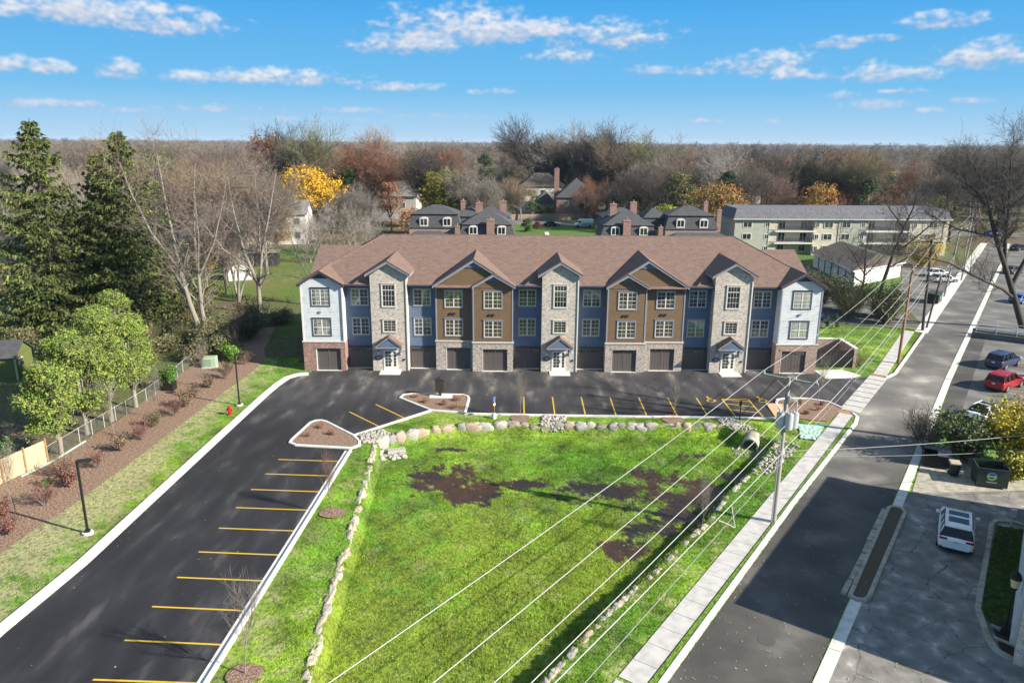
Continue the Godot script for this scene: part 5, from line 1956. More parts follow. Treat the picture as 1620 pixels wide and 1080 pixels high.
# ---------------------------------------------------------------- fences, sheds on the left
func build_left_yard() -> void:
	var f := wthing("wooden_fence", "pale new wooden board fence at the left edge", "fence", Vector3(-36.5, 0, -50.5))
	var a := Vector2(-37.3, -47.6)
	var e := Vector2(-35.75, -53.0)
	var d := (e - a).normalized()
	var n := Vector2(-d.y, d.x)
	var ln := a.distance_to(e)
	var bm := MB.new()
	bm.box(Vector3(0, 0.95, 0), Vector3(0.135, 1.82, 0.025))
	var board := bm.mesh()
	var k := 0
	while k * 0.14 < ln:
		var p := a + d * (k * 0.14 + 0.07)
		var o := meshnode("board", board, M.fencewood, f)
		o.position += Vector3(p.x, R(-0.015, 0.015), p.y)
		o.rotation.y = atan2(-d.y, d.x)
		k += 1
	for i in 4:
		var p := a + d * (ln * i / 3.0) + n * 0.07
		var pm := MB.new()
		pm.box(Vector3(p.x, 1.02, p.y), Vector3(0.1, 2.05, 0.1))
		put("post", pm, tri_tex(mat(0.75, 0.55, 0.36, 0.85), M.fencewood.albedo_texture, 1.2), f)
	for y in [0.35, 1.55]:
		var p := (a + e) / 2 + n * 0.06
		var rm := MB.new()
		rm.box(Vector3(p.x, y, p.y), Vector3(ln, 0.09, 0.04), Basis(Vector3.UP, atan2(-d.y, d.x)))
		put("rail", rm, M.fencewood, f)
	# chain-link fence
	var c := wthing("chain_link_fence", "grey chain-link fence between the bed and the neighbouring yard", "fence", Vector3(-35.2, 0, -62))
	var path := va([-35.8, -52.9, -35.5, -57.0, -35.1, -62.0, -34.75, -67.0, -34.9, -72.7, -35.4, -78.0])
	var rails := MB.new()
	var net := MB.new()
	for i in path.size() - 1:
		var p: Vector2 = path[i]
		var q: Vector2 = path[i + 1]
		rails.tube(Vector3(p.x, 1.25, p.y), Vector3(q.x, 1.25, q.y), 0.022, 0.022, 6)
		var dd := (q - p).normalized()
		var L := p.distance_to(q)
		var s := 0.0
		while s < L:
			var u := p + dd * s
			var w := p + dd * (s + 1.2)
			var u2 := p + dd * (s - 1.2)
			var h := Vector3(0, 1.25, 0)
			var r := 0.004
			net.tube(Vector3(u.x, 0.03, u.y), Vector3(w.x, 1.25, w.y), r, r, 3)
			net.tube(Vector3(u.x, 0.03, u.y), Vector3(u2.x, 1.25, u2.y), r, r, 3)
			s += 0.17
		var cnt := int(L / 2.4) + 1
		for j in cnt:
			var u := p + dd * L * j / cnt
			var pm := MB.new()
			pm.tube(Vector3(u.x, 0, u.y), Vector3(u.x, 1.32, u.y), 0.032, 0.032, 8, true)
			put("post", pm, M.galv, c)
	put("rail", rails, M.galv, c)
	stuff(put("wire_mesh", net, mat(0.2, 0.21, 0.21, 0.6), c))
	# silt fabric along its foot
	var sf := MB.new()
	sf.sweep(va([-36.2, -50.4, -35.5, -53.3, -35.2, -57.2]), [[-0.02, 0.02], [-0.05, 0.08], [0.04, 0.13], [0.12, 0.06], [0.14, 0.02]])
	tag(put("silt_fabric", sf, mat(0.25, 0.36, 0.33, 0.9)), "pale blue-green strip of silt fabric at the foot of the fences", "fabric")
	# green shed
	var s := thing("green_shed", "green garden shed with a dark shingled roof, cut by the left edge", "shed", Vector3(-53.8, 0, -74.6), 0.14)
	var w := MB.new()
	w.box(Vector3(0, 1.25, 0), Vector3(5.2, 2.5, 3.6))
	w.slice(PackedVector2Array([Vector2(-2.6, 2.5), Vector2(2.6, 2.5), Vector2(2.6, 2.55), Vector2(-2.6, 2.55)]), -1.8, 1.8)
	put("wall", w, mat(0.10, 0.125, 0.035, 0.8), s)
	var gw := MB.new()
	for sx in [-1, 1]:
		gw.tri(Vector3(2.6 * sx, 2.5, 1.8 * sx), Vector3(2.6 * sx, 2.5, -1.8 * sx), Vector3(2.6 * sx, 3.7, 0))
	put("gable_wall", gw, mat(0.10, 0.125, 0.035, 0.8), s)
	var r := MB.new()
	r.plate(Vector3(-2.85, 2.42, 2.1), Vector3(2.85, 2.42, 2.1), Vector3(2.85, 3.85, 0), Vector3(-2.85, 3.85, 0), 0.08)
	r.plate(Vector3(2.85, 2.42, -2.1), Vector3(-2.85, 2.42, -2.1), Vector3(-2.85, 3.85, 0), Vector3(2.85, 3.85, 0), 0.08)
	put("roof", r, M.darkroof, s)
	var tr := MB.new()
	tr.box(Vector3(2.6, 1.25, 1.8), Vector3(0.14, 2.5, 0.14))
	tr.box(Vector3(-2.6, 1.25, 1.8), Vector3(0.14, 2.5, 0.14))
	put("corner_board", tr, mat(0.42, 0.44, 0.26, 0.7), s)
	var wn := MB.new()
	wn.box(Vector3(2.62, 1.75, 0.7), Vector3(0.08, 0.8, 0.9))
	var wo := put("window", wn, M.white, s)
	for i in 2:
		for j in 3:
			var p := MB.new()
			p.box(Vector3(2.655, 1.55 + i * 0.36, 0.42 + j * 0.28), Vector3(0.03, 0.3, 0.23))
			put("pane", p, M.glass, wo)
	# white shed and the dark one behind it
	var ws := thing("white_shed", "small white shed with double doors on the lawn behind the trees", "shed", Vector3(-48.6, 0, -131.5), 0.35)
	var v := MB.new()
	v.box(Vector3(0, 1.1, 0), Vector3(4.0, 2.2, 3.4))
	v.slice(PackedVector2Array([Vector2(-2.0, 2.2), Vector2(2.0, 2.2), Vector2(0, 3.1)]), -1.7, 1.7)
	put("wall", v, M.white, ws)
	var vr := MB.new()
	vr.plate(Vector3(-2.2, 2.15, 1.85), Vector3(0, 3.2, 1.85), Vector3(0, 3.2, -1.85), Vector3(-2.2, 2.15, -1.85), 0.07)
	vr.plate(Vector3(0, 3.2, 1.85), Vector3(2.2, 2.15, 1.85), Vector3(2.2, 2.15, -1.85), Vector3(0, 3.2, -1.85), 0.07)
	put("roof", vr, M.greyroof, ws)
	for sx in [-1, 1]:
		var dr := MB.new()
		dr.box(Vector3(sx * 0.5, 0.95, 1.72), Vector3(0.9, 1.8, 0.05))
		put("door", dr, mat(0.52, 0.58, 0.66, 0.6), ws)
	var ds := thing("dark_shed", "low dark shed with a flat roof behind the white shed", "shed", Vector3(-50.0, 0, -147), 0.2)
	var dv := MB.new()
	dv.box(Vector3(0, 1.3, 0), Vector3(7.0, 2.6, 4.0))
	put("wall", dv, M.dark, ds)
	var dr2 := MB.new()
	dr2.box(Vector3(0, 2.72, 0), Vector3(7.5, 0.2, 4.5))
	put("roof", dr2, M.greyroof, ds)

# ---------------------------------------------------------------- vehicles: nose towards +x, wheels on y = 0
func car(label: String, at: Vector3, turn: float, paint: Material, o: Dictionary, group := "") -> Node3D:
	var t := thing("parked_car", label, o.get("cat", "car"), at, turn, group)
	var L: float = o.get("l", 4.7)
	var W: float = o.get("w", 1.88) / 2
	var H: float = o.get("h", 1.68)
	var belt: float = o.get("belt", 0.98)
	var hood: float = o.get("hood", 0.98)
	# body: sections along the length: x, sill, top, half width
	var s := []
	var tail: float = o.get("tail", belt + 0.02)
	for q in [[-0.5, 0.42, tail - 0.22, 0.80], [-0.485, 0.34, tail - 0.06, 0.92], [-0.45, 0.27, tail, 0.975], [-0.3, 0.22, belt + 0.01, 1.0], [0.0, 0.21, belt, 1.0], [0.18, 0.21, belt - 0.01, 1.0], [0.27, 0.22, hood, 0.985], [0.4, 0.24, hood - 0.07, 0.95], [0.465, 0.28, hood - 0.17, 0.88], [0.495, 0.36, hood - 0.32, 0.76], [0.503, 0.44, hood - 0.4, 0.66]]:
		var x: float = q[0] * L
		var w: float = q[3] * W
		var y0: float = q[1]
		var y1: float = q[2]
		s.append([Vector3(x, y0, -w * 0.86), Vector3(x, y0 + 0.12, -w * 0.97), Vector3(x, lerpf(y0, y1, 0.55), -w), Vector3(x, y1 - 0.08, -w * 0.965), Vector3(x, y1, -w * 0.88), Vector3(x, y1 + 0.02, 0), Vector3(x, y1, w * 0.88), Vector3(x, y1 - 0.08, w * 0.965), Vector3(x, lerpf(y0, y1, 0.55), w), Vector3(x, y0 + 0.12, w * 0.97), Vector3(x, y0, w * 0.86), Vector3(x, y0, 0)])
	var b := MB.new()
	b.loft(s)
	put("body", b, paint, t)
	# glasshouse
	var rear: float = o.get("rear", -0.47)
	var roof_r: float = o.get("roof_r", -0.39)
	var roof_f: float = o.get("roof_f", 0.06)
	var scr: float = o.get("screen", 0.25)
	var g := []
	for q in [[rear, belt - 0.02, belt + 0.0, 0.86], [lerpf(rear, roof_r, 0.55), belt - 0.02, lerpf(belt, H, 0.62), 0.80], [roof_r, belt - 0.02, H - 0.05, 0.74], [-0.15, belt - 0.02, H - 0.03, 0.74], [roof_f, belt - 0.02, H - 0.05, 0.74], [lerpf(roof_f, scr, 0.55), belt - 0.02, lerpf(belt, H, 0.52), 0.80], [scr, belt - 0.03, belt, 0.88]]:
		var x: float = q[0] * L
		var w1: float = W * 0.93
		var w2: float = W * q[3]
		g.append([Vector3(x, q[1], -w1), Vector3(x, lerpf(q[1], q[2], 0.9), -w2), Vector3(x, q[2], -w2 * 0.9), Vector3(x, q[2] + 0.01, 0), Vector3(x, q[2], w2 * 0.9), Vector3(x, lerpf(q[1], q[2], 0.9), w2), Vector3(x, q[1], w1), Vector3(x, q[1], 0)])
	var gb := MB.new()
	gb.loft(g)
	put("windows", gb, M.carglass, t)
	# roof skin
	var r := []
	for q in [[roof_r - 0.025, H - 0.11, 0.72], [roof_r, H - 0.025, 0.755], [-0.15, H, 0.76], [roof_f - 0.01, H - 0.025, 0.755], [roof_f + 0.03, H - 0.10, 0.75]]:
		var x: float = q[0] * L
		var w: float = W * q[2]
		r.append([Vector3(x, q[1] - 0.045, -w * 1.02), Vector3(x, q[1], -w * 0.9), Vector3(x, q[1] + 0.02, 0), Vector3(x, q[1], w * 0.9), Vector3(x, q[1] - 0.045, w * 1.02), Vector3(x, q[1] - 0.05, 0)])
	var rb := MB.new()
	rb.loft(r)
	put("roof", rb, o.get("roofm", paint), t)
	var pil := MB.new()
	for sd in [-1, 1]:
		for q in [[scr - 0.005, roof_f + 0.01, 0.9, 0.745], [-0.06, -0.075, 0.94, 0.765], [-0.26, -0.265, 0.94, 0.765], [rear + 0.015, roof_r - 0.01, 0.88, 0.745]]:
			pil.tube(Vector3(q[0] * L, belt - 0.03, sd * W * q[2]), Vector3(q[1] * L, H - 0.07, sd * W * q[3]), 0.045, 0.04, 5)
		pil.tube(Vector3(roof_r * L, H + 0.01, sd * W * 0.68), Vector3(roof_f * L, H + 0.01, sd * W * 0.68), 0.022, 0.022, 5)
	put("pillars", pil, paint, t)
	if o.get("sunroof", false):
		var sr := MB.new()
		sr.box(Vector3(-0.05 * L, H + 0.018, 0), Vector3(0.62, 0.012, W * 1.1))
		sr.box(Vector3(-0.24 * L, H + 0.012, 0), Vector3(0.75, 0.012, W * 1.1))
		put("sunroof", sr, M.carglass, t)
	for sd in [-1, 1]:
		var mr := MB.new()
		mr.slab(Vector3(scr * L - 0.35, belt + 0.08, sd * (W + 0.11)), Vector3(0.16, 0.17, 0.2), Basis(), 0.03)
		put("mirror", mr, paint, t)
		for x in [-0.29, 0.315]:
			var ar := MB.new()
			ar.tube(Vector3(x * L, 0.36, sd * (W - 0.06)), Vector3(x * L, 0.36, sd * (W + 0.006)), 0.43, 0.42, 20, true)
			put("wheel_arch", ar, M.black, t)
			var wh := MB.new()
			wh.tube(Vector3(x * L, 0.345, sd * (W - 0.2)), Vector3(x * L, 0.345, sd * (W + 0.012)), 0.345, 0.335, 20, true)
			var wo := put("wheel", wh, M.black, t)
			var rm := MB.new()
			var c := Vector3(x * L, 0.345, sd * (W + 0.016))
			for k in 5:
				var a := TAU * k / 5
				var u := Vector3(cos(a), sin(a), 0)
				var v := Vector3(-sin(a), cos(a), 0)
				rm.box(c + u * 0.12, Vector3(0.24, 0.075, 0.012), Basis(u, v, Vector3(0, 0, 1)))
			for k in 16:
				var a := TAU * k / 16
				rm.box(c + Vector3(cos(a), sin(a), 0) * 0.235, Vector3(0.03, 0.1, 0.014), Basis(Vector3(0, 0, 1), a))
			put("rim", rm, M.metal, wo)
		var tl := MB.new()
		tl.box(Vector3(-0.487 * L, tail - 0.13, sd * W * 0.70), Vector3(0.1, 0.13, W * 0.42))
		put("tail_light", tl, mat(0.35, 0.01, 0.012, 0.25), t)
		var hl := MB.new()
		hl.box(Vector3(0.465 * L, hood - 0.22, sd * W * 0.72), Vector3(0.14, 0.12, W * 0.34), Basis(Vector3.UP, -sd * 0.35))
		put("headlight", hl, mat(0.55, 0.57, 0.6, 0.1), t)
		for q in [0.02, -0.19]:
			var hd := MB.new()
			hd.box(Vector3(q * L, belt - 0.12, sd * (W + 0.004)), Vector3(0.2, 0.03, 0.02))
			put("door_handle", hd, paint, t)
	var bp := MB.new()
	bp.box(Vector3(-0.488 * L, 0.4, 0), Vector3(0.1, 0.16, W * 1.66))
	bp.box(Vector3(0.485 * L, 0.36, 0), Vector3(0.1, 0.14, W * 1.4))
	bp.box(Vector3(0.492 * L, hood - 0.34, 0), Vector3(0.08, 0.2, W * 0.8))
	put("bumper", bp, M.black, t)
	var pl := MB.new()
	pl.box(Vector3(-0.503 * L, tail - 0.24, 0), Vector3(0.012, 0.14, 0.32))
	put("number_plate", pl, M.white, t)
	var sh := MB.new()
	sh.box(Vector3(0, 0.27, 0), Vector3(L * 0.9, 0.16, W * 1.7))
	put("underbody", sh, M.black, t)
	return t

func build_cars() -> void:
	var white := mat(0.80, 0.81, 0.82, 0.22)
	white.clearcoat_enabled = true
	var blue := mat(0.035, 0.055, 0.13, 0.25, 0.3)
	var red := mat(0.33, 0.018, 0.03, 0.25, 0.25)
	var nblue := mat(0.02, 0.022, 0.035, 0.2, 0.2)
	var silver := mat(0.45, 0.47, 0.5, 0.25, 0.4)
	var suv := {"l": 4.95, "w": 1.98, "h": 1.75, "belt": 1.08, "hood": 1.06, "cat": "car"}
	var s1 := suv.duplicate()
	s1.sunroof = true
	s1.l = 5.0
	s1.w = 2.0
	car("white SUV with a glass sunroof seen from behind on the cracked old lot", Vector3(28.25, 0.01, -42.6), 1.04, white, s1)
	car("dark blue SUV parked beside the railed ramp", Vector3(55.3, 0.01, -80.5), 0.6, blue, suv)
	car("red SUV parked next to the dark blue one", Vector3(50.6, 0.01, -72.9), 0.6, red, suv)
	car("black SUV nosed in opposite the red one at the right edge", Vector3(56.5, 0.01, -74.6), 3.6, nblue, suv)
	car("white saloon half hidden behind the bare bush by the street", Vector3(43.3, 0.01, -64.0), 0.6, white, {"h": 1.45, "belt": 0.92, "hood": 0.9, "rear": -0.42, "roof_r": -0.26, "sunroof": true})
	var sal := {"h": 1.45, "belt": 0.92, "hood": 0.9, "rear": -0.42, "roof_r": -0.26}
	car("silver saloon parked beside the far black bin", Vector3(78.0, 0.01, -133.0), 0.15, silver, sal)
	car("white car parked behind the silver saloon", Vector3(80.0, 0.01, -139.0), 0.15, white, sal)
	car("blue car on the cross street at the right", Vector3(131, 0.02, -203.5), 0.17, mat(0.03, 0.08, 0.4, 0.25), sal)
	car("blue car parked under the big bare tree at the right edge", Vector3(80.5, 0.02, -115.5), 0.5, mat(0.05, 0.13, 0.42, 0.25), sal)
	car("black car parked far up the right-hand lot", Vector3(119, 0.02, -175), 0.5, nblue, sal)
	car("dark grey car below the black one in the far right lot", Vector3(97, 0.02, -143), 0.5, mat(0.06, 0.06, 0.065, 0.25), sal)
	car("blue car under the bush behind the refuse store", Vector3(43.2, 0.02, -104.0), 1.4, mat(0.02, 0.06, 0.2, 0.3), sal)
	car("black saloon on the street between the dark town houses", Vector3(11.4, 0.02, -219.5), 0.12, nblue, sal)
	car("red car at the edge of the right-hand lot beside the yellow bush", Vector3(50.6, 0.01, -62.0), 0.6, red, sal)
	# van
	var t := thing("delivery_van", "white van with a blue stripe parked on the street behind the town houses", "van", Vector3(20.5, 0.02, -217.0), 3.26)
	var b := MB.new()
	var ring := []
	for q in [[-2.8, 0.5, 2.2, 0.95], [-2.7, 0.4, 2.4, 1.0], [0.9, 0.4, 2.45, 1.0], [1.6, 0.4, 2.1, 0.98], [2.1, 0.4, 1.35, 0.95], [2.8, 0.5, 1.1, 0.85]]:
		ring.append([Vector3(q[0], q[1], -q[3]), Vector3(q[0], q[2] - 0.15, -q[3] * 0.97), Vector3(q[0], q[2], -q[3] * 0.85), Vector3(q[0], q[2], q[3] * 0.85), Vector3(q[0], q[2] - 0.15, q[3] * 0.97), Vector3(q[0], q[1], q[3])])
	b.loft(ring)
	put("body", b, white, t)
	for sd in [-1, 1]:
		var st := MB.new()
		st.box(Vector3(-1.0, 1.0, sd * 1.0), Vector3(3.2, 0.3, 0.04))
		put("stripe", st, mat(0.08, 0.2, 0.6, 0.4), t)
		var wi := MB.new()
		wi.box(Vector3(1.35, 1.75, sd * 0.97), Vector3(0.8, 0.45, 0.06))
		put("side_window", wi, M.carglass, t)
		for x in [-1.7, 1.9]:
			var wh := MB.new()
			wh.tube(Vector3(x, 0.36, sd * 0.8), Vector3(x, 0.36, sd * 1.01), 0.36, 0.36, 16, true)
			put("wheel", wh, M.black, t)
	var ws := MB.new()
	ws.plate(Vector3(2.08, 1.45, 0.8), Vector3(2.08, 1.45, -0.8), Vector3(1.68, 2.05, -0.75), Vector3(1.68, 2.05, 0.75), 0.03)
	put("windscreen", ws, M.carglass, t)

# ---------------------------------------------------------------- right-hand side
func build_right() -> void:
	var green := mat(0.020, 0.038, 0.036, 0.5)
	var lite := mat(0.10, 0.13, 0.12, 0.5)
	# open skip with a round sign
	var t := thing("skip", "dark green open-topped skip with a round blue and green sign, on the concrete pad", "skip", Vector3(35.15, 0.035, -50.35), 0.0)
	t.rotation.y = -0.32
	var b := MB.new()
	var w := 1.0
	var d := 0.85
	var h := 1.45
	b.cube(-w, w, 0.12, h, d - 0.06, d)
	b.cube(-w, w, 0.12, h, -d, -d + 0.06)
	b.cube(-w, -w + 0.06, 0.12, h, -d + 0.06, d - 0.06)
	b.cube(w - 0.06, w, 0.12, h, -d + 0.06, d - 0.06)
	b.cube(-w + 0.06, w - 0.06, 0.12, 0.2, -d + 0.06, d - 0.06)
	put("body", b, green, t)
	var rim := MB.new()
	for q in [[-w - 0.05, w + 0.05, d - 0.02, d + 0.06], [-w - 0.05, w + 0.05, -d - 0.06, -d + 0.02]]:
		rim.cube(q[0], q[1], h, h + 0.07, q[2], q[3])
	rim.cube(-w - 0.05, -w + 0.03, h, h + 0.07, -d + 0.02, d - 0.02)
	rim.cube(w - 0.03, w + 0.05, h, h + 0.07, -d + 0.02, d - 0.02)
	put("rim", rim, green, t)
	var pk := MB.new()
	pk.cube(w, w + 0.16, 0.55, 0.85, -0.5, 0.45)
	put("fork_pocket", pk, lite, t)
	var tg := MB.new()
	tg.cube(w + 0.002, w + 0.012, 1.05, 1.25, -0.45, 0.15)
	put("label", tg, lite, t)
	var sg := MB.new()
	for k in 20:
		var a0 := TAU * k / 20
		var a1 := TAU * (k + 1) / 20
		var up := k < 10
		if not up:
			continue
		sg.quad(Vector3(cos(a0) * 0.2 - 0.1, 0.92 + sin(a0) * 0.2, d + 0.006), Vector3(cos(a0) * 0.33 - 0.1, 0.92 + sin(a0) * 0.33, d + 0.006), Vector3(cos(a1) * 0.33 - 0.1, 0.92 + sin(a1) * 0.33, d + 0.006), Vector3(cos(a1) * 0.2 - 0.1, 0.92 + sin(a1) * 0.2, d + 0.006))
	put("round_sign", sg, mat(0.08, 0.30, 0.62, 0.5), t)
	var sg2 := MB.new()
	for k in 10:
		var a0 := PI + PI * k / 10
		var a1 := PI + PI * (k + 1) / 10
		sg2.quad(Vector3(cos(a0) * 0.17 - 0.1, 0.92 + sin(a0) * 0.17, d + 0.006), Vector3(cos(a0) * 0.33 - 0.1, 0.92 + sin(a0) * 0.33, d + 0.006), Vector3(cos(a1) * 0.33 - 0.1, 0.92 + sin(a1) * 0.33, d + 0.006), Vector3(cos(a1) * 0.17 - 0.1, 0.92 + sin(a1) * 0.17, d + 0.006))
	put("round_sign", sg2, mat(0.12, 0.42, 0.10, 0.5), t)
	var sg3 := MB.new()
	for k in 5:
		sg3.box(Vector3(-0.32 + k * 0.11, 0.93, d + 0.009), Vector3(0.075, 0.1, 0.006))
	for k in 8:
		sg3.box(Vector3(-0.36 + k * 0.085, 0.46, d + 0.006), Vector3(0.055, 0.07, 0.006))
	put("lettering", sg3, M.white, t)
	# black dumpster with lids
	var k := thing("dumpster", "black dumpster with ribbed grey lids, one lid open, beside the bare bush", "dumpster", Vector3(33.0, 0.035, -53.55), -0.42)
	var kb := MB.new()
	kb.cube(-0.95, 0.95, 0.12, 1.0, 0.62, 0.68)
	kb.cube(-0.95, 0.95, 0.12, 1.25, -0.68, -0.62)
	for s in [-1, 1]:
		kb.plate(Vector3(s * 0.95, 0.12, 0.62 * s), Vector3(s * 0.95, 0.12, -0.62 * s), Vector3(s * 0.95, 1.12 - 0.13 * s, -0.62 * s), Vector3(s * 0.95, 1.12 + (-0.13) * -s, 0.62 * s), 0.05)
	kb.cube(-0.9, 0.9, 0.12, 0.2, -0.62, 0.62)
	put("body", kb, M.black, k)
	for s in [[0.0, 0.94, 0.0], [-0.94, -0.02, -0.9]]:
		var ld := MB.new()
		var bs := Basis(Vector3.RIGHT, 0.19 + s[2] * 0.25)
		ld.box(Vector3((s[0] + s[1]) / 2, 1.15 + (0.1 if s[2] < 0 else 0.0), -0.35 if s[2] < 0 else 0.0), Vector3(s[1] - s[0], 0.04, 0.62 if s[2] < 0 else 1.36), bs)
		for i in 6:
			ld.box(Vector3(lerpf(s[0] + 0.08, s[1] - 0.08, i / 5.0), 1.185 + (0.1 if s[2] < 0 else 0.0), -0.35 if s[2] < 0 else 0.0), Vector3(0.06, 0.04, 0.56 if s[2] < 0 else 1.28), bs)
		put("lid", ld, mat(0.11, 0.115, 0.15, 0.5), k)
	var bn := thing("wheelie_bin", "small dark green wheeled bin with a beige lid between dumpster and skip", "bin", Vector3(33.35, 0.035, -51.75), -0.3)
	var bb := MB.new()
	bb.loft([[Vector3(-0.26, 0.05, 0.28), Vector3(0.26, 0.05, 0.28), Vector3(0.26, 0.05, -0.28), Vector3(-0.26, 0.05, -0.28)], [Vector3(-0.33, 1.0, 0.36), Vector3(0.33, 1.0, 0.36), Vector3(0.33, 1.0, -0.36), Vector3(-0.33, 1.0, -0.36)]])
	put("body", bb, green, bn)
	var bl := MB.new()
	bl.slab(Vector3(0, 1.06, 0), Vector3(0.76, 0.12, 0.82), Basis(), 0.04)
	put("lid", bl, mat(0.40, 0.36, 0.26, 0.6), bn)
	for s in [-1, 1]:
		var wl := MB.new()
		wl.tube(Vector3(s * 0.24, 0.12, -0.3), Vector3(s * 0.32, 0.12, -0.3), 0.12, 0.12, 12, true)
		put("wheel", wl, M.black, bn)
	var far := thing("dumpster", "black dumpster with a green sign at the far drive past the brown pole", "dumpster", Vector3(66.5, 0.02, -115.2), 0.9)
	var fb := MB.new()
	fb.cube(-1.6, 1.6, 0.1, 1.4, -0.8, 0.8)
	put("body", fb, M.black, far)
	var fl := MB.new()
	fl.box(Vector3(0, 1.48, 0), Vector3(3.3, 0.1, 1.7), Basis(Vector3.RIGHT, 0.12))
	put("lid", fl, M.dark, far)
	var fs := MB.new()
	fs.box(Vector3(0.2, 0.8, 0.81), Vector3(0.9, 0.5, 0.02))
	put("sign", fs, mat(0.05, 0.3, 0.15, 0.5), far)
	# long narrow planter
	var pl := va([18.75, -36.1, 18.95, -35.75, 19.35, -35.7, 19.75, -36.0, 26.65, -45.7, 26.75, -46.3, 26.3, -46.6, 25.9, -46.4])
	kerb(pl, [[-0.13, 0.0], [-0.12, 0.14], [-0.09, 0.17], [0.09, 0.17], [0.12, 0.14], [0.13, 0.0]], true, M.oldconcrete)
	var pm := MB.new()
	pm.flat(PackedVector2Array(pl), 0.1)
	struct("mulch_bed", pm, tri_tex(mat(1, 1, 1, 0.95), noise_tex(0.08, 4, [[0.03, 0.022, 0.014], [0.09, 0.068, 0.042], [0.18, 0.14, 0.09]], [0.2, 0.55, 0.9], 84, 256), 1.6))
	var holder := thing("broken_kerb", "row of broken old kerbstones along the road side of the narrow planter", "kerbstones", Vector3(22, 0, -41.2))
	var cm := MB.new()
	cm.slab(Vector3.ZERO, Vector3(0.3, 0.24, 1.6), Basis(), 0.04)
	var cmesh := cm.mesh()
	rng.seed = 71
	for i in 7:
		var p := Vector2(18.45, -36.2).lerp(Vector2(25.62, -46.3), (i + 0.5) / 7.0)
		var o := meshnode("kerbstone", cmesh, M.oldconcrete, holder)
		o.position = Vector3(p.x + R(-0.06, 0.06), R(0.0, 0.05), p.y) - holder.position
		o.rotation = Vector3(R(-0.03, 0.03), -0.62 + PI + R(-0.05, 0.05) , R(-0.06, 0.06))
		o.rotation.y = 0.0 - 0.62
	# lawn strip with a kerb in front of the brick building
	var hl := va([31.6, -44.2, 25.15, -35.0, 24.2, -32.6, 24.0, -31.6, 24.4, -30.9, 26.0, -29.0])
	kerb(hl, [[-0.16, 0.0], [-0.15, 0.13], [-0.12, 0.16], [0.12, 0.16], [0.15, 0.13], [0.16, 0.0]], false, M.oldconcrete)
	kerb(va([31.6, -44.2, 32.2, -44.7, 33.2, -44.5, 34.0, -43.9]), [[-0.16, 0.0], [-0.15, 0.13], [-0.12, 0.16], [0.12, 0.16], [0.15, 0.13], [0.16, 0.0]], false, M.oldconcrete)
	var hp := pv([31.8, -44.0, 25.3, -35.0, 25.0, -33.6, 26.4, -34.0, 33.2, -43.4])
	var hb := MB.new()
	hb.col = Color(0.055, 0.10, 0.012)
	hb.flat(hp, 0.10)
	struct("lawn", hb, M.ground)
	rng.seed = 72
	var tb := MB.new()
	for i in 8:
		var dd := (rvec() + Vector3.UP * 1.6).normalized()
		var p := Vector3(R(-0.08, 0.08), 0, R(-0.08, 0.08))
		var s := dd.cross(rvec()).normalized() * 0.014
		tb.tri(p - s, p + s, p + dd * R(0.08, 0.16))
	var mm := MultiMesh.new()
	mm.transform_format = MultiMesh.TRANSFORM_3D
	mm.use_colors = true
	mm.mesh = tb.mesh()
	var xf := []
	while xf.size() < 1400:
		var p := Vector2(R(24, 34), R(-45, -33))
		if Geometry2D.is_point_in_polygon(p, hp):
			xf.append(Transform3D(Basis(Vector3.UP, R(0, TAU)), Vector3(p.x, 0.1, p.y)))
	mm.instance_count = xf.size()
	for i in xf.size():
		mm.set_instance_transform(i, xf[i])
		var f := R(0.7, 1.4)
		mm.set_instance_color(i, Color(0.055 * f, 0.11 * f, 0.012 * f))
	var mo := MultiMeshInstance3D.new()
	mo.name = "grass"
	mo.multimesh = mm
	mo.material_override = M.grass
	add_child(mo, true)
	tag(mo, "dark green grass in the kerbed strip before the brick building", "grass")
	stuff(mo)
	# border edging and bed by the lamp
	var bd := MB.new()
	bd.flat(pv([24.3, -31.7, 24.5, -31.0, 26.2, -29.0, 26.8, -30.4, 26.3, -33.9, 25.0, -33.5]), 0.06)
	struct("mulch_bed", bd, mat(0.018, 0.014, 0.012, 0.95))
	kerb(va([24.9, -33.5, 25.6, -32.7, 26.35, -33.8, 27.0, -34.8]), [[-0.07, 0.0], [-0.07, 0.2], [0.07, 0.2], [0.07, 0.0]], false, M.oldconcrete)
	kerb(va([24.5, -32.6, 25.4, -31.6]), [[-0.09, 0.0], [-0.09, 0.12], [0.09, 0.12], [0.09, 0.0]], false, M.oldconcrete)
	# old-fashioned lamp
	var lp := thing("lantern_post", "black old-fashioned lamp post with a cream lantern at the right edge", "street lamp", Vector3(25.3, 0.06, -32.95))
	var l1 := MB.new()
	l1.tube(Vector3(0, 0, 0), Vector3(0, 0.3, 0), 0.24, 0.2, 12, true)
	l1.tube(Vector3(0, 0.3, 0), Vector3(0, 0.75, 0), 0.16, 0.09, 12)
	l1.tube(Vector3(0, 0.75, 0), Vector3(0, 2.55, 0), 0.065, 0.05, 10)
	l1.tube(Vector3(0, 2.55, 0), Vector3(0, 2.68, 0), 0.13, 0.16, 10, true)
	put("pole", l1, M.black, lp)
	var l2 := MB.new()
	l2.tube(Vector3(0, 2.68, 0), Vector3(0, 3.15, 0), 0.16, 0.25, 10, true)
	put("lantern", l2, mat(0.66, 0.58, 0.30, 0.4), lp)
	var l3 := MB.new()
	l3.tube(Vector3(0, 3.15, 0), Vector3(0, 3.4, 0), 0.28, 0.2, 10, true)
	l3.tube(Vector3(0, 3.4, 0), Vector3(0, 3.56, 0), 0.2, 0.05, 10, true)
	l3.tube(Vector3(0, 3.56, 0), Vector3(0, 3.68, 0), 0.04, 0.02, 6, true)
	put("cap", l3, M.black, lp)
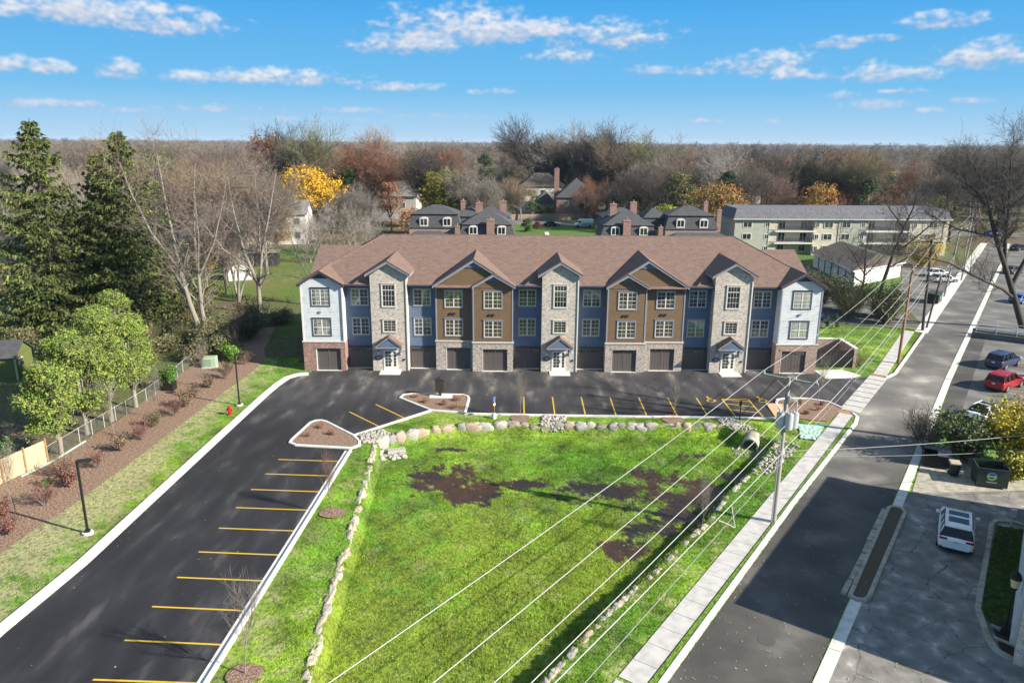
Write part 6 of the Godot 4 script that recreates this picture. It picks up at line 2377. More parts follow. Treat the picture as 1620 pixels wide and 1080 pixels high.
	# the brick building just outside the right edge; its shadow lies on the lot and the road
	var bk := thing("brick_building", "two-storey pale brick building with white trim at the right edge", "building", Vector3(29.55, 0, -38.6), 0.0)
	var fx := Vector3(0.588, 0, -0.809)   # along the front
	var ix := Vector3(0.809, 0, 0.588)    # away from the street
	bk.transform.basis = Basis(fx, Vector3.UP, ix)
	var wb := MB.new()
	wb.cube(-9.5, 9.7, 0, 6.5, 0.35, 14)
	put("wall", wb, tri_tex(mat(1, 1, 1, 0.9), brick_tex([[0.50, 0.36, 0.30], [0.58, 0.44, 0.38], [0.44, 0.30, 0.25], [0.62, 0.52, 0.46]], lin(0.6, 0.56, 0.5), 85), 3.2), bk)
	var rb := MB.new()
	rb.cube(-9.8, 10.0, 6.5, 6.8, -0.1, 14.2)
	put("roof", rb, M.greyroof, bk)
	var tb2 := MB.new()
	tb2.cube(-8.0, 9.7, 0.0, 0.5, 0.1, 0.345)
	tb2.cube(-8.05, -7.85, 0.5, 6.5, 0.2, 0.345)
	put("trim", tb2, M.white, bk)
	for i in 3:
		var wn := MB.new()
		wn.cube(-5.5 + i * 5.0, -3.5 + i * 5.0, 1.4, 3.0, 0.28, 0.345)
		var wo := put("window", wn, M.white, bk)
		var pn := MB.new()
		pn.cube(-5.4 + i * 5.0, -3.6 + i * 5.0, 1.5, 2.9, 0.26, 0.278)
		put("pane", pn, M.glass, wo)
	var mt := MB.new()
	mt.box(Vector3(6.5, 0.9, -0.6), Vector3(0.35, 0.5, 0.35))
	mt.tube(Vector3(6.5, 0.0, -0.6), Vector3(6.5, 0.7, -0.6), 0.06, 0.06, 8)
	put("meter_box", mt, M.galv, bk)
	# ramp with railings in the right-hand lot
	var rl := thing("ramp_wall", "concrete ramp wall with white railings in the right-hand lot", "ramp", Vector3(62.5, 0, -91.5), 0.0)
	rl.rotation.y = -0.58
	var r1 := MB.new()
	r1.cube(-3.6, 14, 0, 0.75, -0.15, 0.15)
	r1.cube(-3.6, 14, 0, 0.3, -2.0, -0.15)
	r1.cube(-3.6, 14, 0, 0.75, -2.3, -2.0)
	put("wall", r1, M.parklot, rl)
	for z in [0.0, -2.15]:
		for i in 8:
			var p := MB.new()
			var x := -3.2 + i * 2.2
			p.tube(Vector3(x, 0.75, z), Vector3(x, 1.75, z), 0.035, 0.035, 6)
			put("post", p, M.white, rl)
		for y in [1.05, 1.4, 1.74]:
			var p := MB.new()
			p.tube(Vector3(-3.2, y, z), Vector3(13, y, z), 0.03, 0.03, 6)
			put("rail", p, M.white, rl)
	for q in [["yellow steel bollard beside the dark blue SUV", Vector3(58.6, 0, -79.4)]]:
		var bo := thing("bollard", q[0], "bollard", q[1])
		var bm := MB.new()
		bm.tube(Vector3.ZERO, Vector3(0, 1.25, 0), 0.13, 0.13, 10, true)
		bm.tube(Vector3(0, 1.25, 0), Vector3(0, 1.33, 0), 0.13, 0.04, 10, true)
		put("post", bm, mat(0.62, 0.42, 0.10, 0.5), bo)

# ---------------------------------------------------------------- houses and blocks behind
func gabled(t: Node3D, x0: float, x1: float, z0: float, z1: float, h: float, rise: float, along_x: bool, wm: Material, rm: Material, hip := 0.0) -> void:
	var w := MB.new()
	w.cube(x0, x1, 0, h, z0, z1)
	if hip == 0.0:
		if along_x:
			for x in [x0, x1]:
				w.tri(Vector3(x, h, z1), Vector3(x, h, z0), Vector3(x, h + rise, (z0 + z1) / 2))
		else:
			for z in [z0, z1]:
				w.tri(Vector3(x0, h, z), Vector3(x1, h, z), Vector3((x0 + x1) / 2, h + rise, z))
	put("wall", w, wm, t)
	var r := MB.new()
	var o := 0.45
	var a := x0 - o
	var b := x1 + o
	var c := z0 - o
	var d := z1 + o
	var up := 0.06
	h += up
	if along_x:
		var zm := (z0 + z1) / 2
		r.plate(Vector3(a, h, d), Vector3(b, h, d), Vector3(b - hip, h + rise, zm), Vector3(a + hip, h + rise, zm), 0.1)
		r.plate(Vector3(b, h, c), Vector3(a, h, c), Vector3(a + hip, h + rise, zm), Vector3(b - hip, h + rise, zm), 0.1)
		if hip > 0.0:
			r.plate3(Vector3(b, h, d), Vector3(b, h, c), Vector3(b - hip, h + rise, zm), 0.1)
			r.plate3(Vector3(a, h, c), Vector3(a, h, d), Vector3(a + hip, h + rise, zm), 0.1)
	else:
		var xm := (x0 + x1) / 2
		r.plate(Vector3(a, h, d), Vector3(xm, h + rise, d - hip), Vector3(xm, h + rise, c + hip), Vector3(a, h, c), 0.1)
		r.plate(Vector3(xm, h + rise, d - hip), Vector3(b, h, d), Vector3(b, h, c), Vector3(xm, h + rise, c + hip), 0.1)
		if hip > 0.0:
			r.plate3(Vector3(a, h, d), Vector3(b, h, d), Vector3(xm, h + rise, d - hip), 0.1)
			r.plate3(Vector3(b, h, c), Vector3(a, h, c), Vector3(xm, h + rise, c + hip), 0.1)
	put("roof", r, rm, t)

func far_window(t: Node3D, x: float, y: float, z: float, w: float, h: float, fm: Material, pm: Material = null) -> void:
	var f := MB.new()
	f.box(Vector3(x, y, z), Vector3(w + 0.24, h + 0.24, 0.12))
	var o := put("window", f, fm, t)
	for s in [-1, 1]:
		var p := MB.new()
		p.box(Vector3(x + s * (w * 0.25 + 0.01), y, z + 0.06), Vector3(w * 0.5 - 0.07, h, 0.02))
		put("pane", p, pm if pm else M.glass, o)

func chimney(t: Node3D, x: float, z: float, y0: float, y1: float, w := 0.9) -> void:
	var c := MB.new()
	c.cube(x - w / 2, x + w / 2, y0, y1, z - w * 0.4, z + w * 0.4)
	c.cube(x - w / 2 - 0.06, x + w / 2 + 0.06, y1 - 0.25, y1 - 0.1, z - w * 0.4 - 0.06, z + w * 0.4 + 0.06)
	c.tube(Vector3(x, y1, z), Vector3(x, y1 + 0.4, z), 0.15, 0.13, 8, true)
	put("chimney", c, M.red_brick, t)

# dark mansard town house: walls, steep slate storey with white dormers, flat hipped cap
func mansard(t: Node3D, x0: float, x1: float, z0: float, z1: float, h: float, top: float, cap: float, doors: Array) -> void:
	var w := MB.new()
	w.cube(x0, x1, 0, h, z0, z1)
	put("wall", w, M.brown_brick, t)
	var m := MB.new()
	var i := 0.7
	m.quad(Vector3(x0 - 0.2, h, z1 + 0.2), Vector3(x1 + 0.2, h, z1 + 0.2), Vector3(x1 - i, top, z1 - i), Vector3(x0 + i, top, z1 - i))
	m.quad(Vector3(x1 + 0.2, h, z1 + 0.2), Vector3(x1 + 0.2, h, z0 - 0.2), Vector3(x1 - i, top, z0 + i), Vector3(x1 - i, top, z1 - i))
	m.quad(Vector3(x1 + 0.2, h, z0 - 0.2), Vector3(x0 - 0.2, h, z0 - 0.2), Vector3(x0 + i, top, z0 + i), Vector3(x1 - i, top, z0 + i))
	m.quad(Vector3(x0 - 0.2, h, z0 - 0.2), Vector3(x0 - 0.2, h, z1 + 0.2), Vector3(x0 + i, top, z1 - i), Vector3(x0 + i, top, z0 + i))
	var mo := put("mansard_roof", m, M.darkroof, t)
	var r := MB.new()
	var zm := (z0 + z1) / 2
	var hp: float = minf((x1 - x0) * 0.4, (z1 - z0) * 0.45)
	var e := i - 0.35
	var A := Vector3(x0 + e, top, z1 - e)
	var B := Vector3(x1 - e, top, z1 - e)
	var C := Vector3(x1 - e, top, z0 + e)
	var D := Vector3(x0 + e, top, z0 + e)
	var E := Vector3(x0 + e + hp, top + cap, zm)
	var F := Vector3(x1 - e - hp, top + cap, zm)
	r.quad(A, B, F, E)
	r.quad(C, D, E, F)
	r.tri(B, C, F)
	r.tri(D, A, E)
	r.quad(D, C, B, A)
	put("roof_cap", r, M.darkroof, t)
	for x in doors:
		var f := MB.new()
		var y := h + 0.3
		var pts := PackedVector2Array()
		pts.append(Vector2(x - 0.85, y))
		pts.append(Vector2(x + 0.85, y))
		pts.append(Vector2(x + 0.85, y + 1.55))
		for k in 7:
			var a := PI * (k + 0.5) / 7.0
			pts.append(Vector2(x + cos(a) * 0.8, y + 1.6 + sin(a) * 0.25))
		pts.append(Vector2(x - 0.85, y + 1.55))
		f.slice(pts, z1 - 0.9, z1 + 0.15)
		var o := put("dormer", f, M.white, mo)
		for s in [-1, 1]:
			var p := MB.new()
			p.box(Vector3(x + s * 0.36, y + 0.88, z1 + 0.155), Vector3(0.58, 1.25, 0.02))
			for k in 2:
				pass
			put("pane", p, M.glass, mo)

func build_far() -> void:
	# ---- two groups of dark mansard town houses
	for q in [[Vector3(-9, 0, -156), "dark slate-roofed mansard town houses with brick chimneys behind the roof, left group", 1.0], [Vector3(29.5, 0, -156), "dark slate-roofed mansard town houses with brick chimneys behind the roof, right group", -1.0]]:
		var t := thing("town_house", q[1], "town houses", q[0])
		var s: float = q[2]
		# outer wing, middle wing nearer to us, low front wing
		var outer := [-12.0, -1.5] if s > 0 else [1.5, 12.0]
		var inner := [-1.6, 9.4] if s > 0 else [-12.0, -1.0]
		mansard(t, outer[0], outer[1], -5, 4, 7.0, 9.7, 1.6, [outer[0] + 3.0, outer[1] - 2.8])
		mansard(t, inner[0], inner[1], -1.0, 8, 5.8, 8.1, 2.3, [inner[0] + 2.8, inner[1] - 2.6])
		mansard(t, inner[0] + 1.0, inner[1] - 0.4, -12, -1.5, 6.4, 8.6, 1.8, [])
		mansard(t, -3.5 if s > 0 else -3.0, 3.0 if s > 0 else 3.5, -9, 1.5, 6.6, 9.0, 1.6, [])
		var lw := [-13.5, -1.8] if s > 0 else [-0.5, 15.0]
		gabled(t, lw[0], lw[1], 4.1, 12, 4.6, 2.2, true, M.brown_brick, M.darkroof, 4.0)
		chimney(t, inner[0] + 6.2 if s > 0 else inner[0] + 5.0, 8.1, 2, 9.2, 1.5)
		chimney(t, inner[0] - 0.3 if s > 0 else inner[1] + 0.6, 8.6, 2, 8.0, 0.9)
		chimney(t, inner[0] + 3.5, -2.0, 6, 11.6, 1.4)
		chimney(t, inner[1] - 2.5, -7.0, 6, 11.6, 1.4)
		chimney(t, outer[0] + (10.5 if s > 0 else 9.6), -3.0, 6, 12.0, 0.9)
		chimney(t, outer[0] + (0.2 if s > 0 else 12.0), -1.0, 6, 10.6, 0.9)
	# ---- older apartment block
	var cream := tri_tex(mat(0.49, 0.465, 0.375, 0.85), noise_tex(0.02, 4, [0.9, 1.0, 1.06], [0.2, 0.5, 0.85], 86, 256), 6.0)
	var sage := tri_tex(mat(0.33, 0.36, 0.31, 0.85), cream.albedo_texture, 6.0)
	var t := thing("old_apartment_block", "three-storey cream apartment block with balconies and a grey mansard roof at the right", "building", Vector3(71.0, 0, -165), 0.02)
	t.scale = Vector3(0.95, 0.95, 0.95)
	var b := MB.new()
	b.cube(-23.5, -13.5, 0, 8.4, -11, 0)
	b.cube(-13.5, -5.0, 0, 8.4, -11, -2.0)
	b.cube(-5.0, 7.5, 0, 8.4, -11, 0)
	b.cube(7.5, 17.5, 0, 8.4, -11, -2.0)
	b.cube(17.5, 26.5, 0, 8.4, -11, 0)
	put("wall", b, cream, t)
	var sg := MB.new()
	for x in [[-23.45, -15.5], [1.2, 7.4]]:
		sg.cube(x[0], x[1], 0.1, 8.3, 0.0, 0.05)
	put("sage_bay", sg, sage, t)  # sage tone laid over two of the wall bays
	var r := MB.new()
	var hh := 8.4
	r.quad(Vector3(-24.0, hh, 0.6), Vector3(27.0, hh, 0.6), Vector3(26.0, 10.7, -0.8), Vector3(-23.0, 10.7, -0.8))
	r.quad(Vector3(-24.0, hh, -11.5), Vector3(-24.0, hh, 0.6), Vector3(-23.0, 10.7, -0.8), Vector3(-23.0, 10.7, -10.5))
	r.quad(Vector3(27.0, hh, 0.6), Vector3(27.0, hh, -11.5), Vector3(26.0, 10.7, -10.5), Vector3(26.0, 10.7, -0.8))
	r.quad(Vector3(-23.0, 10.7, -0.8), Vector3(26.0, 10.7, -0.8), Vector3(26.0, 10.7, -10.5), Vector3(-23.0, 10.7, -10.5))
	r.quad(Vector3(-24.0, hh, -11.5), Vector3(27.0, hh, -11.5), Vector3(27.0, hh, 0.6), Vector3(-24.0, hh, 0.6))
	put("roof", r, M.slate, t)
	var ev := MB.new()
	ev.cube(-24.05, 27.05, 8.25, 8.42, 0.55, 0.66)
	put("fascia", ev, M.white, t)
	var bricks := MB.new()
	bricks.cube(-23.56, -23.5, 0, 8.4, -11, 0)
	put("end_wall", bricks, M.taupe_brick, t)
	for fl in 3:
		var y := 1.6 + fl * 2.75
		for x in [-20.5, 2.5, -1.6, 22.8]:
			far_window(t, x, y, 0.06, 1.9, 1.2, M.white)
		for x in [-15.9, -6.1 + 1.9, 6.4, 18.6]:
			far_window(t, x, y, 0.06, 0.8, 0.9, M.white)
		for x in [-11.7, -6.6, 9.4, 15.6]:
			far_window(t, x, y - 0.35, -1.94, 1.5, 2.0, M.white)
		if fl > 0:
			for q in [[-14.2, -4.6], [6.9, 17.9]]:
				var sl := MB.new()
				sl.cube(q[0], q[1], y - 1.65, y - 1.38, -2.0, 0.7)
				put("balcony_slab", sl, M.white, t)
				for k in 24:
					var p := MB.new()
					var x := lerpf(q[0] + 0.1, q[1] - 0.1, k / 23.0)
					p.cube(x - 0.02, x + 0.02, y - 1.38, y - 0.42, 0.62, 0.66)
					put("baluster", p, M.black, t)
				var rail := MB.new()
				rail.cube(q[0], q[1], y - 0.42, y - 0.36, 0.6, 0.68)
				put("rail", rail, M.black, t)
	for x in [-15.4, 0.9, 25.5]:
		var p := MB.new()
		p.tube(Vector3(x, 0.2, 0.12), Vector3(x, 8.3, 0.12), 0.07, 0.07, 6)
		put("downspout", p, M.white, t)
	# ---- low garage block
	var g := thing("garage_block", "long low garage block with a brown roof and white walls before the apartment block", "garages", Vector3(59.4, 0, -128.0), 0.0)
	var gw := MB.new()
	gw.prism(pv([0.2, -0.4, 1.3, -21.6, 14.5, -31.5, 13.2, -10.2]), 0, 2.75)
	put("wall", gw, M.white, g)
	var gr := MB.new()
	var p0 := Vector3(-0.4, 2.8, 0.2)
	var p1 := Vector3(0.8, 2.8, -22.2)
	var p2 := Vector3(14.9, 2.8, -32.4)
	var p3 := Vector3(13.9, 2.8, -10.0)
	var mm := (p0 + p2) / 2 + Vector3(-0.5, 2.2, 0.5)
	var k0 := (p0 + p3) / 2 + Vector3(0.2, 1.9, -2.0)
	var k1 := (p1 + p2) / 2 + Vector3(0, 1.9, 2.0)
	gr.quad(p0, k0, k1, p1)
	gr.quad(p3, p2, k1, k0)
	gr.tri(p0, p3, k0)
	gr.tri(p2, p1, k1)
	put("roof", gr, M.brownroof, g)
	var gf := MB.new()
	for q in [[p0, p3], [p1, p0]]:
		var dd: Vector3 = (q[1] - q[0])
		gf.box((q[0] + q[1]) / 2 + Vector3(0, -0.12, 0), Vector3(dd.length(), 0.22, 0.06), Basis(Vector3.UP, atan2(-dd.z, dd.x)))
	put("fascia", gf, M.white, g)
	for i in 6:
		var d := MB.new()
		var f := (i + 0.1) / 6.0
		var c := Vector3(0.18, 1.25, -0.6).lerp(Vector3(1.28, 1.25, -21.5), f)
		d.box(c, Vector3(0.12, 2.5, 0.35))
		put("pier", d, M.dark, g)
	# ---- neighbours' houses among the trees
	var hs := thing("white_house", "white gabled house with a grey roof behind the yellow tree", "house", Vector3(-56.0, 0, -182), 0.1)
	gabled(hs, -7.0, 6.5, -5, 5, 7.0, 3.0, true, M.white, M.greyroof)
	for x in [-4.0, 0.5, 4.5]:
		far_window(hs, x, 5.4, 5.02, 1.1, 1.3, M.trim)
		far_window(hs, x, 2.2, 5.02, 1.1, 1.3, M.trim)
	var h2 := thing("white_house", "long grey-roofed house half hidden by bare trees left of the spruces' row", "house", Vector3(-66, 0, -160), 0.05)
	gabled(h2, -8, 8, -4, 4, 3.2, 2.6, true, M.white, M.greyroof)
	for x in [-5.0, 0.0, 5.0]:
		far_window(h2, x, 1.8, 4.02, 1.6, 1.3, M.trim)
	var h3 := thing("brick_house", "brick house with dark hipped roof and tall chimney across the far street", "house", Vector3(19.2, 0, -252), -0.06)
	gabled(h3, -4.6, 8.0, -7, 7, 6.4, 6.0, false, M.red_brick, M.darkroof, 5.0)
	far_window(h3, -1.5, 4.6, 7.03, 1.4, 1.5, M.white)
	far_window(h3, 2.5, 4.6, 7.03, 1.4, 1.5, M.white)
	chimney(h3, -4.7, 2.0, 0, 15.5, 1.6)
	var h4 := thing("white_house", "pale house with a mottled hipped roof beside the brick house", "house", Vector3(10.0, 0, -268), 0.08)
	gabled(h4, -8.0, 8.0, -6, 6, 8.8, 4.4, true, tri_tex(mat(0.55, 0.53, 0.47, 0.8), M.white_siding.albedo_texture, 5.0), M.brownroof, 6.0)
	for x in [-4.5, 0.0, 4.5]:
		far_window(h4, x, 6.8, 6.03, 1.2, 1.6, M.dark)
		far_window(h4, x, 3.0, 6.03, 1.2, 1.6, M.dark)
	gabled(h4, -3.0, 3.0, 7.2, 12, 4.0, 4.0, false, M.red_brick, M.darkroof, 2.6)
	var h5 := thing("brick_house", "steep-roofed house with a tall brick chimney beside the dark fir", "house", Vector3(-56.5, 0, -235), 0.2)
	gabled(h5, -6, 6, -5, 5, 8.5, 5.0, true, M.white, M.greyroof)
	chimney(h5, -5.0, 5.4, 0, 17.0, 1.4)
	var h6 := thing("grey_house", "grey-roofed house right of the dark fir, mostly behind twigs", "house", Vector3(-38, 0, -236), -0.1)
	gabled(h6, -9, 9, -5, 5, 7.5, 4.4, true, tri_tex(mat(0.45, 0.44, 0.42, 0.8), M.white_siding.albedo_texture, 5.0), M.greyroof)
	for x in [-5.0, 0.0, 5.0]:
		far_window(h6, x, 5.0, 5.03, 1.2, 1.4, M.white)
	var h7 := thing("grey_house", "house with a blue-black roof and white gable far right among the trees", "house", Vector3(168, 0, -330), 0.3)
	gabled(h7, -10, 10, -6, 6, 7.0, 5.5, true, M.white, M.darkroof)
	var h8 := thing("red_roofed_building", "low building with a red roof beyond the apartment block", "building", Vector3(122, 0, -262), 0.0)
	gabled(h8, -14, 14, -6, 6, 4.0, 4.6, true, M.white, tri_tex(mat(0.20, 0.045, 0.04, 0.8), M.white_siding.albedo_texture, 5.0), 3.0)
	var h9 := thing("grey_house", "small grey house between bare trees behind the left town houses", "house", Vector3(-12, 0, -238), 0.1)
	gabled(h9, -6, 6, -5, 5, 8.0, 5.0, false, tri_tex(mat(0.42, 0.43, 0.44, 0.8), M.white_siding.albedo_texture, 5.0), M.greyroof)
	# brick garden wall and hedges on the town houses' street
	var gwl := MB.new()
	gwl.box(Vector3(15, 0.9, -238.5), Vector3(36, 1.8, 0.4), Basis(Vector3.UP, 0.12))
	tag(put("garden_wall", gwl, M.brown_brick), "dark brick garden wall across the street behind the town houses", "wall")

# ---------------------------------------------------------------- planting and woods
func clear_of(p: Vector2, keep: Array) -> bool:
	for k in keep:
		if p.x > k[0] and p.x < k[1] and p.y > k[2] and p.y < k[3]:
			return false
	return true

func build_near_plants() -> void:
	# spruces
	spruce("spruce", "tall drooping dark spruce at the left edge", Vector3(-57.8, 0, -92.5), 26.5, 23.0, 501, 0.10)
	spruce("spruce", "tall full spruce with a pointed top beside the twin-stemmed bare tree", Vector3(-49.0, 0, -95.5), 25.2, 23.0, 502, 0.0)
	spruce("spruce", "ragged spruce partly behind the two tall ones", Vector3(-54.8, 0, -100.5), 22.5, 15.0, 503, 0.22)
	# twin-stemmed pale trees behind the bed
	limb_tree("bare_tree", "tall pale twin-stemmed bare tree leaning over the end of the mulch bed", Vector3(-36.7, 0, -86.5), [
		[[Vector3(-36.9, 0, -86.5), Vector3(-38.25, 5.3, -86.5), Vector3(-38.96, 9.1, -86.6), Vector3(-39.6, 13.5, -86.9), Vector3(-40.2, 18.0, -87.2), Vector3(-40.5, 22.5, -87.2)], 0.34, 0.06, 5, 1],
		[[Vector3(-36.5, 0, -86.6), Vector3(-37.0, 4.5, -86.7), Vector3(-37.1, 8.3, -87.0), Vector3(-37.4, 12.8, -87.6), Vector3(-37.2, 17.0, -88.0), Vector3(-36.6, 21.5, -88.0)], 0.30, 0.06, 5, 1],
		[[Vector3(-38.9, 9.0, -86.6), Vector3(-41.5, 13.5, -86.0), Vector3(-43.2, 18.0, -85.8), Vector3(-44.0, 21.5, -85.6)], 0.16, 0.04, 6, 0],
		[[Vector3(-37.1, 8.3, -87.0), Vector3(-35.0, 12.5, -87.3), Vector3(-33.4, 17.5, -87.2), Vector3(-32.6, 20.5, -87.0)], 0.15, 0.04, 6, 0],
		[[Vector3(-38.3, 5.3, -86.5), Vector3(-40.6, 9.0, -88.0), Vector3(-42.2, 13.5, -89.2)], 0.12, 0.04, 5, 0],
		[[Vector3(-37.1, 8.8, -87.0), Vector3(-36.0, 13.5, -85.5), Vector3(-35.6, 18.0, -84.6)], 0.12, 0.04, 5, 0]], 511, M.palebark, M.pink_twig, {"tw": 0.024, "reach": 1.0})
	limb_tree("bare_tree", "pale bare tree forking low in a V beside the building's left end", Vector3(-36.3, 0, -104.6), [
		[[Vector3(-36.3, 0, -104.6), Vector3(-36.2, 4.2, -104.6), Vector3(-37.9, 8.7, -104.8), Vector3(-39.0, 14.0, -105.2), Vector3(-39.6, 19.5, -105.4)], 0.36, 0.06, 5, 1],
		[[Vector3(-36.1, 3.6, -104.6), Vector3(-35.3, 8.7, -104.4), Vector3(-33.6, 14.8, -104.2), Vector3(-32.4, 19.8, -104.2)], 0.26, 0.05, 5, 0],
		[[Vector3(-36.9, 6.0, -104.7), Vector3(-40.3, 9.5, -103.2), Vector3(-43.2, 14.2, -102.6)], 0.16, 0.04, 6, 0],
		[[Vector3(-35.6, 7.0, -104.5), Vector3(-35.9, 13.0, -106.0), Vector3(-36.2, 20.0, -106.8)], 0.17, 0.04, 6, 0],
		[[Vector3(-34.6, 11.0, -104.3), Vector3(-31.6, 14.2, -103.5), Vector3(-29.6, 17.6, -103.0)], 0.11, 0.04, 5, 0]], 512, M.palebark, M.pink_twig, {"tw": 0.024})
	limb_tree("bare_tree", "slim bare tree reaching up at the corner of the new roof", Vector3(-30.0, 0, -110), [
		[[Vector3(-30.0, 0, -110), Vector3(-29.6, 4, -110), Vector3(-29.0, 8, -110.2), Vector3(-28.5, 13.0, -110.5)], 0.2, 0.04, 6, 0],
		[[Vector3(-29.7, 3.0, -110), Vector3(-32.0, 7.0, -110.5), Vector3(-33.4, 11.5, -111)], 0.15, 0.04, 6, 0],
		[[Vector3(-29.3, 5.5, -110), Vector3(-27.0, 9.0, -109.5), Vector3(-25.8, 12.5, -109.2)], 0.12, 0.03, 6, 0]], 513, M.palebark, M.twig_pale, {"tw": 0.03})
	# big bare tree at the right edge
	limb_tree("bare_tree", "big dark bare tree at the right edge with a long limb over the street", Vector3(69, 0, -98), [
		[[Vector3(69.2, 0, -98), Vector3(67.2, 4.4, -98), Vector3(65.2, 8.6, -98), Vector3(63.3, 12.4, -98), Vector3(61.8, 16.0, -98), Vector3(59.4, 18.6, -98), Vector3(57.0, 20.0, -98.2)], 0.46, 0.07, 8, 2],
		[[Vector3(65.2, 8.6, -98), Vector3(64.6, 12.5, -98), Vector3(64.4, 16.0, -98), Vector3(63.5, 22.4, -98), Vector3(63.4, 25.2, -98)], 0.28, 0.05, 9, 1],
		[[Vector3(67.2, 4.2, -98), Vector3(65.0, 5.6, -97.3), Vector3(61.7, 6.9, -96.4), Vector3(56.4, 9.3, -96.0), Vector3(51.5, 10.4, -96.0), Vector3(48.2, 10.9, -96.0)], 0.22, 0.05, 6, 1],
		[[Vector3(66.6, 6.0, -98), Vector3(68.6, 11.0, -98.4), Vector3(70.4, 16.0, -99), Vector3(71.6, 22.0, -99.4)], 0.3, 0.06, 9, 1],
		[[Vector3(64.4, 16.0, -98), Vector3(67.0, 19.5, -97.0), Vector3(70.0, 22.6, -96.6)], 0.15, 0.04, 9, 0],
		[[Vector3(64.4, 14.0, -98), Vector3(62.6, 18.0, -97), Vector3(60.6, 22.5, -96.4)], 0.14, 0.04, 9, 0],
		[[Vector3(61.9, 16.0, -98), Vector3(61.0, 19.5, -99.2), Vector3(58.6, 23.0, -99.8)], 0.13, 0.04, 9, 0],
		[[Vector3(63.3, 12.4, -98), Vector3(59.0, 13.2, -99.2), Vector3(55.2, 15.0, -99.8)], 0.13, 0.04, 9, 0]], 514, M.darkbark, M.twig_dark, {"tw": 0.024, "reach": 0.85, "twigs": 6})
	# leaning dark trees over the garages
	limb_tree("bare_tree", "dark leaning bare tree standing before the low garage block", Vector3(55.9, 0, -112), [
		[[Vector3(55.9, 0, -112), Vector3(56.6, 4.3, -112), Vector3(57.3, 7.7, -112), Vector3(58.4, 12.0, -112), Vector3(59.4, 14.8, -112), Vector3(60.2, 19.0, -112.3)], 0.34, 0.05, 4, 2],
		[[Vector3(57.3, 7.7, -112), Vector3(60.5, 10.6, -112), Vector3(63.0, 13.0, -112), Vector3(64.5, 15.4, -112)], 0.18, 0.04, 4, 0],
		[[Vector3(57.0, 6.0, -112), Vector3(60.0, 8.0, -111.2), Vector3(63.4, 10.2, -110.6)], 0.13, 0.03, 4, 0],
		[[Vector3(58.4, 12.0, -112), Vector3(56.0, 15.0, -112.6), Vector3(54.4, 18.6, -113)], 0.13, 0.03, 5, 0]], 515, M.darkbark, M.twig_dark, {"tw": 0.026, "reach": 0.8})
	limb_tree("bare_tree", "small dark bare tree left of the leaning one, over the bushes", Vector3(53.4, 0, -112), [
		[[Vector3(53.4, 0, -112), Vector3(53.5, 4.3, -112), Vector3(53.2, 8.2, -112), Vector3(53.4, 11.5, -112)], 0.2, 0.04, 4, 1],
		[[Vector3(53.5, 3.5, -112), Vector3(50.4, 5.6, -112.4), Vector3(46.8, 7.6, -112.6)], 0.12, 0.03, 5, 0],
		[[Vector3(53.4, 5.0, -112), Vector3(51.2, 8.0, -111.6), Vector3(48.8, 10.6, -111.4)], 0.1, 0.03, 5, 0],
		[[Vector3(53.4, 4.5, -112), Vector3(55.6, 7.6, -111.6), Vector3(57.0, 10.0, -111.4)], 0.1, 0.03, 5, 0]], 516, M.darkbark, M.twig_dark, {"tw": 0.024, "reach": 0.7})
	# the tree outside the frame whose shadow crosses street and car park
	limb_tree("bare_tree", "tall bare tree off the right edge that throws branch shadows over the car park", Vector3(48.6, 0, -53.2), [
		[[Vector3(48.6, 0, -53.2), Vector3(48.6, 8, -53.2), Vector3(48.4, 15, -53.2), Vector3(48.2, 24, -53.2)], 0.42, 0.12, 3, 2],
		[[Vector3(48.4, 15, -53.2), Vector3(50.0, 20, -54.2), Vector3(51.0, 25, -54.8)], 0.26, 0.06, 4, 0],
		[[Vector3(48.5, 13, -53.2), Vector3(46.8, 17, -52.2), Vector3(45.6, 22, -51.6)], 0.26, 0.06, 4, 0],
		[[Vector3(48.5, 16, -53.2), Vector3(49.0, 19, -51.2), Vector3(49.6, 22, -50.0)], 0.2, 0.06, 4, 0]], 517, M.darkbark, M.twig_dark, {"tw": 0.03, "reach": 0.8})
	# cedars with pale trunks along the fence
	var cedar := [[0.155, 0.245, 0.035], [0.20, 0.285, 0.045], [0.095, 0.165, 0.025], [0.25, 0.30, 0.06], [0.13, 0.12, 0.06]]
	var cpos := [[-35.6, -54.6, 7.4, 6.2, "nearest bushy yellow-green cedar, its pale leaning trunk behind the wire fence"], [-35.9, -58.8, 8.6, 6.6, "bushy yellow-green cedar with a pale trunk, second from the near end of the row"], [-35.4, -61.8, 9.4, 6.0, "tall yellow-green cedar third from the near end of the row"], [-35.0, -65.4, 8.6, 6.0, "yellow-green cedar beside the black plant pot, far end of the row"], [-38.4, -61.0, 8.0, 6.4, "broad yellow-green cedar set back behind the middle of the row"], [-39.5, -68.5, 9.2, 6.4, "loose yellow-green cedar at the back, below the full spruce"], [-40.6, -66.0, 7.2, 5.6, "small cedar set back to the right of the green shed"], [-38.8, -73.5, 6.4, 5.4, "low sparse cedar behind the utility cabinet"], [-44.0, -80.0, 8.0, 6.4, "cedar at the back between the green shed and the tall spruces"]]
	for i in cpos.size():
		var q = cpos[i]
		leaf_tree("cedar", q[4], Vector3(q[0], 0, q[1]), q[2], q[3], cedar, 520 + i, {"lobes": 34, "clumps": 95, "leaf": 0.17, "n": 5, "base": 0.2, "thick": 0.026, "lobe": 0.68, "reach": 0.94, "bark": M.palebark}, "tree", "yellow-green cedars behind the fence")
	leaf_tree("cedar", "small bright fir seedling behind the wooden fence", Vector3(-38.8, 0, -53.2), 2.6, 1.8, [[0.12, 0.22, 0.05], [0.08, 0.15, 0.03]], 530, {"lobes": 8, "clumps": 40, "leaf": 0.14, "cone": true, "base": 0.05})
	# brush beyond the bed
	rng.seed = 531
	var bp := []
